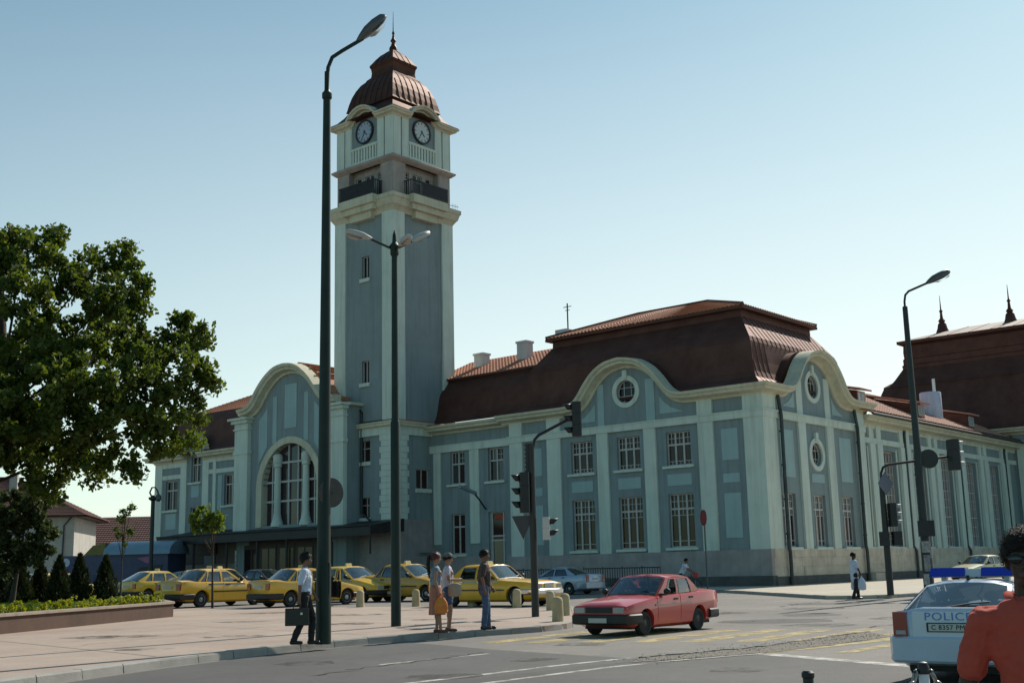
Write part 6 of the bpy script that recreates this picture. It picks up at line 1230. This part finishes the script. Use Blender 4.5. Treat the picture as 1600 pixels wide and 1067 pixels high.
def hand(mb, wrist, d, pn, s=1, curl=.5, side=1):
    """palm, four bent fingers, thumb; d = pointing direction, pn = palm normal, side = which way the thumb lies"""
    w, d, pn = Vector(wrist), Vector(d).normalized(), Vector(pn).normalized(); pn = (pn-d*pn.dot(d)).normalized(); t = d.cross(pn)*side
    M_ = Matrix((d, t, pn)).transposed(); mb.ell(w+d*.05*s, (.052*s, .040*s, .017*s), 10, 6, M_); capsule(mb, w-d*.01, w+d*.03*s, .026*s, .026*s, 8)
    for i, ln in enumerate((.068, .078, .072, .056)):
        b = w+d*.088*s+t*(.030-.0205*i)*s; k1 = b+(d*math.cos(curl*.6)+pn*math.sin(curl*.6))*ln*.5*s; k2 = k1+(d*math.cos(curl*1.6)+pn*math.sin(curl*1.6))*ln*.5*s; capsule(mb, b-d*.02*s, k1, .0092*s, .0085*s, 6); capsule(mb, k1, k2, .0085*s, .0072*s, 6)
    b = w+d*.03*s+t*.034*s; k1 = b+(d*.6+t*.6+pn*.35)*.042*s; capsule(mb, b, k1, .0125*s, .0105*s, 6); capsule(mb, k1, k1+(d*.9+pn*.35)*.032*s, .0105*s, .008*s, 6)
def head(mb, c, yaw=0, tilt=0, s=1):
    M_ = Matrix.Rotation(yaw, 3, 'Z') @ Matrix.Rotation(tilt, 3, 'Y'); c = Vector(c)
    def E_(p, r): mb.ell(c+M_ @ (Vector(p)*s), tuple(q*s for q in r), 14, 10, M_)
    E_((-.012, 0, .03), (.098, .077, .092)); E_((.018, 0, -.025), (.075, .062, .085)); E_((.045, 0, -.085), (.038, .036, .030)); E_((.074, 0, .028), (.022, .052, .016))
    E_((.092, 0, -.012), (.012, .012, .030)); E_((.104, 0, -.028), (.015, .017, .012)); E_((.082, 0, -.062), (.018, .026, .013)); E_((-.005, .076, -.01), (.020, .010, .032)); E_((-.005, -.076, -.01), (.020, .010, .032)); E_((.05, .035, -.02), (.03, .022, .022)); E_((.05, -.035, -.02), (.03, .022, .022))
    return M_
EYE_M = mat('eye white', (.45, .43, .40), .3); IRIS = mat('dark iris', (.02, .015, .012), .3); LIP = mat('lip', (.20, .07, .06), .5)
def face_parts(par, c, M_, s=1, glasses=False):
    c = Vector(c)
    for y in (.031, -.031):
        e = MB(); e.ell(c+M_ @ (Vector((.081, y, .010))*s), (.013*s,)*3, 10, 8); o = e.build('eye', EYE_M, par, smooth=180); e = MB(); e.ell(c+M_ @ (Vector((.0915, y, .010))*s), (.005*s,)*3, 8, 6); e.build('iris', IRIS, o, smooth=180)
        e = MB(); e.tube([c+M_ @ (Vector((.090, y-.018, .028))*s), c+M_ @ (Vector((.096, y, .034))*s), c+M_ @ (Vector((.088, y+.018, .029))*s)], .0035*s, 5); e.build('eyebrow', IRIS, par)
    e = MB(); e.ell(c+M_ @ (Vector((.097, 0, -.056))*s), (.007*s, .022*s, .004*s), 10, 6, M_); e.ell(c+M_ @ (Vector((.096, 0, -.064))*s), (.007*s, .020*s, .0045*s), 10, 6, M_); e.build('mouth', LIP, par, smooth=180)
    if glasses:
        g = MB()
        for y in (.034, -.034): g.ell(c+M_ @ (Vector((.103, y, .006))*s), (.006*s, .029*s, .022*s), 12, 8, M_)
        g.tube([c+M_ @ (Vector(p)*s) for p in ((-.01, .083, .012), (.095, .066, .014), (.106, 0, .016), (.095, -.066, .014), (-.01, -.083, .012))], .003*s, 5); g.build('sunglasses', mat('dark sunglasses', (.012, .012, .014), .15), par, smooth=60)
def person(label, loc, deg, sk, J, hair=None, sc=1, vox=.008, group=None, headyaw=0, tilt=0, female=False, glasses=False):
    """J: joints in metres for a 1.75 m figure, x forward, y left"""
    t = thing('person', label, 'person', loc, R(deg), group); t.scale = (sc,)*3; D = dict(pelvis=(0, 0, .95), chest=(0, 0, 1.28), neck=(.0, 0, 1.47), head=(.02, 0, 1.635), hipL=(0, .09, .92), hipR=(0, -.09, .92), shL=(0, .165, 1.395), shR=(0, -.165, 1.395))
    D.update(J); V = {k: Vector(v) for k, v in D.items() if k not in ('palmL', 'palmR', 'curl')}; f = .92 if female else 1; mb = MB()
    mb.ell(V['pelvis'], (.105, .155*(1.04 if female else 1), .12), 14, 8); mb.ell(V['chest']+Vector((0, 0, .02)), (.11*f, .165*f, .19), 14, 8); capsule(mb, V['pelvis'], V['chest'], .115*f, .125*f, 14); capsule(mb, V['shL'], V['shR'], .062*f, .062*f); capsule(mb, V['chest']+Vector((0, 0, .12)), V['neck'], .09*f, .058*f)
    if female:
        for y in (.07, -.07): mb.ell(V['chest']+Vector((.085, y, .03)), (.055, .06, .06), 10, 8)
    capsule(mb, V['neck'], V['head']-Vector((.015, 0, .05)), .054*f, .05*f)
    M_ = head(mb, V['head'], headyaw, tilt)
    for s_, c in ((1, 'L'), (-1, 'R')):
        capsule(mb, V['sh'+c], V['el'+c], .052*f, .040*f); capsule(mb, V['el'+c], V['wr'+c], .040*f, .026*f)
        d = (V['wr'+c]-V['el'+c]).normalized(); hd = Vector(J.get('hd'+c, d)); hand(mb, V['wr'+c], hd, J.get('palm'+c, (0, -s_, 0)), 1.0, J.get('curl', .6), s_)
        capsule(mb, V['hip'+c], V['kn'+c], .088*f, .056*f); capsule(mb, V['kn'+c], V['an'+c], .056*f, .036*f); m1 = V['kn'+c].lerp(V['an'+c], .3)-Vector((.022, 0, 0)); mb.ell(m1, (.050*f, .048*f, .10), 10, 8)
        td = Vector(J.get('toe'+c, (1, 0, 0))).normalized(); capsule(mb, V['an'+c]+Vector((0, 0, -.035))-td*.03, V['an'+c]+td*.13+Vector((0, 0, -.05)), .038, .026)
    solid('body', mb, vox, sk, t); face_parts(t, V['head'], M_, 1, glasses); t['_'] = 0; del t['_']
    return t, V, M_
def tube_cloth(par, name, mt, segs, ells=(), vox=.009):
    mb = MB()
    for p, q, a, b in segs: capsule(mb, p, q, a, b, 12)
    for c, r in ells: mb.ell(c, r, 14, 10)
    return solid(name, mb, vox, mt, par, fold=.028)
def shirt(par, V, mt, sleeve=.75, low=.86, f=1, name='shirt', fat=1, vox=.009):
    up_ = Vector((0, 0, .12)); segs = [((V['pelvis'].x, 0, low), V['chest'], .135*f*fat, .14*f*fat), (V['chest'], V['chest']+up_, .14*f*fat, .095*f), (V['shL'], V['shR'], .073*f, .073*f), (V['chest']+up_, V['neck']-Vector((0, 0, .02)), .09*f, .068*f)]
    for c in 'LR': segs.append((V['sh'+c], V['sh'+c].lerp(V['el'+c], sleeve), .070*f, .064*f))
    return tube_cloth(par, name, mt, segs, [(V['chest']+Vector((0, 0, .02)), (.125*f*fat, .18*f*fat, .20)), (Vector((V['pelvis'].x, 0, low+.05)), (.125*f*fat, .172*f*fat, .10))], vox)
def trousers(par, V, mt, to=1.0, r=1, name='trousers', top=1.02):
    segs = [((V['pelvis'].x, 0, .93), (V['pelvis'].x, 0, top-.04), .128, .122)]
    for c in 'LR':
        segs.append((V['hip'+c], V['kn'+c] if to >= 1 else V['hip'+c].lerp(V['kn'+c], to), .098*r, .074*r))
        if to >= 1: segs.append((V['kn'+c], V['kn'+c].lerp(V['an'+c], .97), .074*r, .062*r))
    return tube_cloth(par, name, mt, segs, [(Vector((V['pelvis'].x, 0, .94)), (.122, .168, .11))])
def shoes(par, V, J, mt, r=1, heel=False):
    for c in 'LR':
        td = Vector(J.get('toe'+c, (1, 0, 0))).normalized(); mb = MB(); a = V['an'+c]; capsule(mb, a+Vector((0, 0, -.035))-td*.035, a+Vector((0, 0, -.044))+td*.15, .045*r, .034*r); mb.box(0, 0, 0, 0, 0, 0)
        solid('shoe', mb, .008, mt, par)
def hair_cap(par, c, M_, mt, s=1, back=.0, down=0, name='hair', rough=.006, front=.045, top=.012, strands=2200):
    mb = MB(); c = Vector(c); n, m_ = 26, 16; vs = []; fs = []; r_ = random.Random(int(c.z*1000))
    for i in range(m_+1):
        th = math.pi*.62*i/m_
        for k in range(n):
            ph = 6.283*k/n; fwd = math.cos(ph); t2 = th*(1-.34*max(0, fwd)**2)*(1+down*max(0, -fwd)); j = 1+r_.uniform(-1, 1)*rough*6
            vs.append(c+M_ @ (Vector(((-.014+(.106+top)*math.sin(t2)*math.cos(ph)*j), (.083+top)*math.sin(t2)*math.sin(ph)*j, .03+(.097+top)*math.cos(t2)*j))*s))
    fs = [(i*n+k, i*n+(k+1) % n, (i+1)*n+(k+1) % n, (i+1)*n+k) for i in range(m_) for k in range(n)]
    mb.add(vs, fs); o = mb.build(name, mt, par, smooth=70); md = o.modifiers.new('t', 'SOLIDIFY'); md.thickness = .004; md.offset = 1
    q = rng.integers(n*2, len(vs), strands); Vn = np.array([tuple(v) for v in vs]); ctr = np.array(tuple(c)); P_ = Vn[q]+rng.normal(0, .008*s, (strands, 3)); N_ = P_-ctr; N_ /= np.linalg.norm(N_, axis=1)[:, None]
    A = N_*.3+np.array([0, 0, -.8])+rng.normal(0, .45, (strands, 3)); A -= N_*(A*N_).sum(1)[:, None]*.75; A /= np.linalg.norm(A, axis=1)[:, None]; B = np.cross(A, N_); B /= np.linalg.norm(B, axis=1)[:, None]+1e-6
    quads_mesh('hair_strands', P_+N_*.004, A*(.014*s)*rng.uniform(.5, 1.4, strands)[:, None], B*.0019*s, mt, o, kind='stuff'); return o
HAIRB = mat('black hair', (.012, .010, .009), .45, var=.3, vscale=30, bump=.5, bscale=90, spec=.2); HAIRR = mat('dark red hair', (.09, .018, .014), .4, var=.4, vscale=30, bump=.5, bscale=90)
SK1 = skin('tan skin', (.34, .19, .13)); SK2 = skin('brown skin', (.20, .105, .07)); SK3 = skin('deep brown skin', (.07, .038, .026))
BLKC = mat('black cloth', (.014, .013, .014), .85, var=.3, vscale=6, bump=.3, bscale=20); SHOEB = mat('black shoe leather', (.014, .012, .012), .35)
WSH = mat('white shirt cloth', (.55, .58, .68), .85, var=.08, vscale=5, bump=.5, bscale=9); JEAN = mat('blue jeans', (.06, .10, .18), .9, var=.35, vscale=7, bump=.4, bscale=25)
GP = 'people waiting at the kerb'
# man with briefcase
J = dict(hipL=(0, .09, .92), knL=(.15, .09, .50), anL=(.12, .09, .08), hipR=(0, -.09, .92), knR=(-.03, -.09, .49), anR=(-.20, -.09, .09), elL=(.06, .22, 1.14), wrL=(.18, .20, .92), elR=(-.07, -.24, 1.13), wrR=(-.08, -.23, .87), palmR=(0, 1, 0), curl=1.1)
t, V, M_ = person('person in white shirt and black trousers carrying a black briefcase beside tallest lamp', (-4.02, 22.85, PLZ), 4, SK2, J, sc=.96, group=GP, headyaw=R(-5))
shirt(t, V, WSH, .8, .98); trousers(t, V, BLKC); shoes(t, V, J, SHOEB); hair_cap(t, V['head'], M_, HAIRB, down=.42, top=.016, rough=.004)
mb = MB(); mb.box(-.016, .016, -.19, .19, .97, 1.0); mb = MB(); mb.lathe([(.128, .985), (.13, 1.015)], 18, (0, 0, 0), sy=1.33); mb.build('belt', SHOEB, t)
c, s_ = math.cos(R(4)), math.sin(R(4)); bx_, by_ = -4.02+(-.10*c+.235*s_)*.96, 22.85+(-.10*s_-.235*c)*.96
bc = thing('briefcase', 'black briefcase held by the person in white shirt', 'briefcase', (bx_, by_, PLZ), R(10)); mb = MB(); mb.box(-.24, .20, -.05, .05, .36, .68); o = mb.build('case', SHOEB, bc); bv = o.modifiers.new('b', 'BEVEL'); bv.width = .015; bv.segments = 2
mb = MB(); mb.tube([(-.09, 0, .68), (-.08, 0, .735), (.04, 0, .735), (.05, 0, .68)], .010, 6); mb.build('handle', SHOEB, bc); mb = MB(); mb.box(.04, .08, -.056, -.05, .56, .60); mb.build('clasp', CHROME, bc)
# woman, red hair
J = dict(knL=(.05, .08, .49), anL=(.02, .08, .08), knR=(.06, -.07, .49), anR=(.10, -.07, .08), elL=(.0, .20, 1.15), wrL=(.12, .19, .95), elR=(-.02, -.20, 1.14), wrR=(.06, -.20, .90), palmR=(0, 1, 0), curl=.9, neck=(.0, 0, 1.46))
t, V, M_ = person('person with dark red ponytail in blue top and long floral skirt', (-1.76, 25.95, PLZ), 8, SK1, J, sc=.955, group=GP, female=True, headyaw=R(5))
shirt(t, V, mat('blue green patterned top', (.03, .06, .22), .8, var=.5, vscale=6, col2=(.28, .36, .30)), .02, .93, .90, 'top')
def skirt(par, z0, z1, r0, r1, mt, name='skirt', cx=0, k=11, amp=.012):
    mb = MB(); n = 44; rows = 12; vs = []
    for i in range(rows+1):
        f = i/rows; r = r0+(r1-r0)*(f**.8 if z0-z1 > .45 else f)
        for q in range(n): a = 6.283*q/n; rr = r+amp*f*math.sin(a*k+f*2); vs.append((cx+rr*.80*math.cos(a)+.03*f, rr*math.sin(a), z0+(z1-z0)*f))
    mb.add(vs, [(i*n+q, i*n+(q+1) % n, (i+1)*n+(q+1) % n, (i+1)*n+q) for i in range(rows) for q in range(n)]); o = mb.build(name, mt, par, smooth=80); md = o.modifiers.new('t', 'SOLIDIFY'); md.thickness = .008; return o
skirt(t, 1.04, .40, .145, .235, mat('floral skirt cloth', (.34, .20, .14), .85, var=.5, vscale=9, col2=(.42, .09, .05)))
hair_cap(t, V['head'], M_, HAIRR, down=.2, top=.014); mb = MB(); mb.tube([(-.10, 0, 1.70), (-.15, 0, 1.66), (-.165, 0, 1.50), (-.15, .01, 1.34), (-.14, .01, 1.2)], [.03, .042, .045, .035, .012], 10); mb.build('ponytail', HAIRB, t, smooth=60); shoes(t, V, J, mat('brown sandal', (.12, .05, .03), .6), .92)
bgp = Vector((.10, -.25, 0)); c, s_ = math.cos(R(8)), math.sin(R(8)); bg_ = thing('handbag', 'orange patterned bag hanging from hand before floral skirt', 'bag', (-1.76+(bgp.x*c-bgp.y*s_)*.955, 25.95+(bgp.x*s_+bgp.y*c)*.955, PLZ))
mb = MB(); mb.lathe([(.02, .40), (.12, .42), (.145, .52), (.13, .64), (.07, .74), (.02, .76)], 14, sy=.45); mb.build('bag_body', mat('orange bag cloth', (.62, .12, .02), .8, var=.5, vscale=8, col2=(.7, .28, .05)), bg_, smooth=50); mb = MB(); mb.tube([(-.05, 0, .72), (-.03, 0, .82), (.03, 0, .82), (.05, 0, .72)], .010, 6); mb.build('strap', mat('orange strap', (.5, .10, .03), .8), bg_)
# woman, white cap, denim shorts
J = dict(knL=(.05, .08, .49), anL=(.0, .08, .08), knR=(.06, -.08, .49), anR=(.03, -.08, .08), elL=(.03, .21, 1.16), wrL=(.25, .12, 1.17), elR=(.03, -.21, 1.16), wrR=(.25, -.10, 1.16), curl=1.0, hdL=(.7, -.6, .2), hdR=(.7, .6, .2), palmL=(0, -.6, -.8), palmR=(0, .6, -.8))
t, V, M_ = person('person in white visor cap, pale top and denim shorts with bare legs', (-1.53, 26.45, PLZ), 3, SK1, J, sc=.95, group=GP, female=True, headyaw=R(-2), tilt=R(8))
shirt(t, V, mat('pale lilac top', (.46, .42, .50), .85, var=.3, vscale=8, col2=(.62, .58, .62)), .45, .90, .93, 'top'); trousers(t, V, JEAN, .62, 1.06, 'shorts'); shoes(t, V, J, mat('brown shoe', (.10, .045, .035), .6), .95); hair_cap(t, V['head'], M_, HAIRB, down=.3, top=.012)
mb = MB(); hc = V['head']; mb.lathe([(.112, .0), (.113, .03), (.1, .075), (.06, .105), (.005, .115)], 20, hc+Vector((-.012, 0, .03)), sy=.84); cp_ = mb.build('cap', mat('grey white cap', (.22, .22, .21), .8), t, smooth=50)
mb = MB(); mb.add([hc+M_ @ Vector((x, y, z)) for z in (.052, .06) for x, y in ((.06, -.075), (.12, -.07), (.185, -.03), (.185, .03), (.12, .07), (.06, .075))], [(0, 1, 2, 3, 4, 5), (11, 10, 9, 8, 7, 6)] + [(i, (i+1) % 6, 6+(i+1) % 6, 6+i) for i in range(6)]); mb.build('visor', mat('white visor', (.6, .6, .56), .6), cp_)
sb = thing('shoulder_bag', 'beige bag slung at the hip of the person in visor cap', 'bag', (-1.36, 26.15, PLZ)); mb = MB(); mb.lathe([(.02, .74), (.13, .76), (.15, .86), (.14, 1.0), (.05, 1.04)], 14, sy=.42); mb.build('bag_body', mat('beige canvas', (.34, .27, .2), .85, var=.2, vscale=6), sb, smooth=50); mb = MB(); mb.tube([(-.10, .03, 1.0), (-.12, .1, 1.2), (-.16, .16, 1.36)], .012, 6); mb.build('strap', mat('beige strap', (.3, .22, .16), .85), sb)
# man in jeans
J = dict(knL=(.06, .09, .49), anL=(.07, .10, .08), knR=(.02, -.09, .49), anR=(-.03, -.10, .08), elL=(.04, .23, 1.14), wrL=(.16, .2, .93), elR=(-.05, -.24, 1.14), wrR=(-.0, -.23, .89), palmR=(0, 1, 0), curl=.7)
t, V, M_ = person('person in dark patterned shirt and blue jeans standing alone at kerb', (-.74, 26.95, PLZ), 2, SK2, J, sc=.985, group=GP, headyaw=R(-3))
shirt(t, V, mat('dark patterned shirt', (.022, .016, .014), .8, var=.5, vscale=14, col2=(.10, .06, .05)), .78, .86, 1.02, fat=1.03); trousers(t, V, JEAN, 1, 1.0); shoes(t, V, J, SHOEB, 1.05); hair_cap(t, V['head'], M_, HAIRB, down=.25, top=.010, rough=.004)
# walker with white bags
J = dict(knL=(.14, .09, .50), anL=(.16, .09, .09), knR=(.0, -.09, .49), anR=(-.14, -.09, .11), elL=(.0, .23, 1.14), wrL=(.12, .22, .90), elR=(.05, -.22, 1.16), wrR=(.16, -.22, .92), curl=1.2)
t, V, M_ = person('person in long white shirt crossing by the far kerb with carrier bags', (12.70, 45.6, 0), 12, SK3, J, sc=.99, vox=.011)
shirt(t, V, WSH, .8, .76, 1.02, fat=1.06, vox=.012); trousers(t, V, BLKC); shoes(t, V, J, SHOEB); hair_cap(t, V['head'], M_, HAIRB, top=.006)
for k, (dx, dy) in enumerate(((.15, -.27), (.13, .26))):
    c, s_ = math.cos(R(12)), math.sin(R(12)); b_ = thing('carrier_bag', ['white carrier bag on near side of the walking person', 'white carrier bag on far side of the walking person'][k], 'bag', (12.70+dx*c-dy*s_, 45.6+dx*s_+dy*c, 0), R(12))
    mb = MB(); mb.lathe([(.02, .34), (.15, .36), (.17, .5), (.14, .68), (.05, .8), (.02, .84)], 12, sy=.5); mb.build('bag_body', mat('white plastic bag', (.55, .57, .66), .4, var=.1), b_, smooth=45); mb = MB(); mb.tube([(-.05, 0, .79), (0, 0, .88), (.05, 0, .79)], .010, 5); mb.build('handle', WHITE, b_)
# cyclist behind the red car
p = W(.0, -9.4)
J = dict(pelvis=(-.05, 0, 1.0), chest=(.12, 0, 1.30), neck=(.2, 0, 1.48), head=(.25, 0, 1.64), hipL=(-.05, .09, .97), hipR=(-.05, -.09, .97), shL=(.17, .17, 1.42), shR=(.17, -.17, 1.42), knL=(.22, .09, .62), anL=(.08, .09, .24), knR=(.12, -.09, .55), anR=(-.06, -.09, .09), elL=(.36, .24, 1.2), wrL=(.55, .24, 1.08), elR=(.36, -.24, 1.2), wrR=(.55, -.24, 1.08), curl=1.2)
t, V, M_ = person('person in white top astride a bicycle behind the red car', (p.x, p.y, 0), -20, SK2, J, sc=.98, vox=.012)
shirt(t, V, WSH, .5, .98, 1.0, vox=.012); trousers(t, V, BLKC); shoes(t, V, J, SHOEB); hair_cap(t, V['head'], M_, HAIRB, top=.004)
bk = thing('bicycle', 'dark bicycle with red front basket under the person in white', 'bicycle', (p.x, p.y, 0), R(-20))
for x in (-.42, .66):
    mb = MB(); mb.tube([(x+.33*math.cos(a), 0, .345+.33*math.sin(a)) for a in [k*.2618 for k in range(25)]], .018, 6); w_ = mb.build('wheel', RUBBER, bk, smooth=60); mb = MB()
    for k in range(8): a = k*.785; mb.tube([(x, 0, .345), (x+.32*math.cos(a), 0, .345+.32*math.sin(a))], .003, 4)
    mb.build('spokes', CHROME, w_)
mb = MB()
for a, b in (((-.42, 0, .345), (.05, 0, .30)), ((.05, 0, .30), (-.12, 0, .88)), ((-.42, 0, .345), (-.1, 0, .78)), ((.05, 0, .30), (.46, 0, .80)), ((-.1, 0, .78), (.46, 0, .86)), ((.66, 0, .345), (.44, 0, .98))): mb.tube([a, b], .017, 6)
mb.build('frame', DARKMETAL, bk); mb = MB(); mb.tube([(.50, -.27, 1.06), (.44, -.1, 1.0), (.44, .1, 1.0), (.50, .27, 1.06)], .014, 6); mb.build('handlebar', CHROME, bk, smooth=60); mb = MB(); mb.ell((-.14, 0, .90), (.13, .08, .035)); mb.build('saddle', BLACK, bk, smooth=60); mb = MB(); mb.hexa([(.58, -.15, .78), (.80, -.13, .78), (.80, .13, .78), (.58, .15, .78), (.56, -.19, 1.0), (.86, -.17, 1.0), (.86, .17, 1.0), (.56, .19, 1.0)]); mb.build('basket', mat('red basket', (.42, .05, .05), .6), bk)
# person close to the camera at the right edge
J = dict(pelvis=(0, 0, .95), chest=(0, 0, 1.28), head=(.035, 0, 1.640), knL=(.03, .09, .49), anL=(0, .09, .08), knR=(.02, -.09, .49), anR=(.0, -.09, .08), elL=(-.05, .275, 1.10), wrL=(.10, .27, .88), elR=(-.05, -.275, 1.10), wrR=(.10, -.27, .88), shL=(-.01, .185, 1.375), shR=(-.01, -.185, 1.375), curl=.7)
t, V, M_ = person('person in red polo shirt close to the camera at right edge', (1.938, 4.62, 0), 258, SK3, J, sc=.875, vox=.006, female=False, glasses=True, headyaw=R(-14))
RED = mat('coral red polo cloth', (.52, .075, .045), .9, var=.12, vscale=4, bump=.6, bscale=7)
s_ = shirt(t, V, RED, .70, .84, 1.0, fat=1.06, name='polo_shirt', vox=.006); trousers(t, V, JEAN, 1, 1.05); shoes(t, V, J, SHOEB)
hair_cap(t, V['head'], M_, mat('dark brown cropped hair', (.035, .024, .018), .6, var=.4, vscale=40, bump=.8, bscale=120, spec=.2), down=.12, top=.004, rough=.001, strands=9000)
mb = MB(); nk = V['neck']
for sg in (1, -1): mb.tube([nk+Vector((-.075, .0, .02)), nk+Vector((-.03, sg*.072, .02)), nk+Vector((.055, sg*.06, -.015)), nk+Vector((.115, sg*.022, -.075))], [.020, .022, .020, .010], 8)
mb.build('collar', RED, s_, smooth=60); mb = MB(); mb.ell((.148, .085, 1.33), (.012, .026, .016), 10, 6); mb.build('chest_emblem', mat('dark green emblem', (.02, .05, .03), .7), s_, smooth=60)
mb = MB(); mb.tube([nk+Vector((.12, 0, -.09)), (.150, 0, 1.30)], .006, 5); mb.build('placket', mat('dark red placket', (.26, .03, .025), .9), s_)
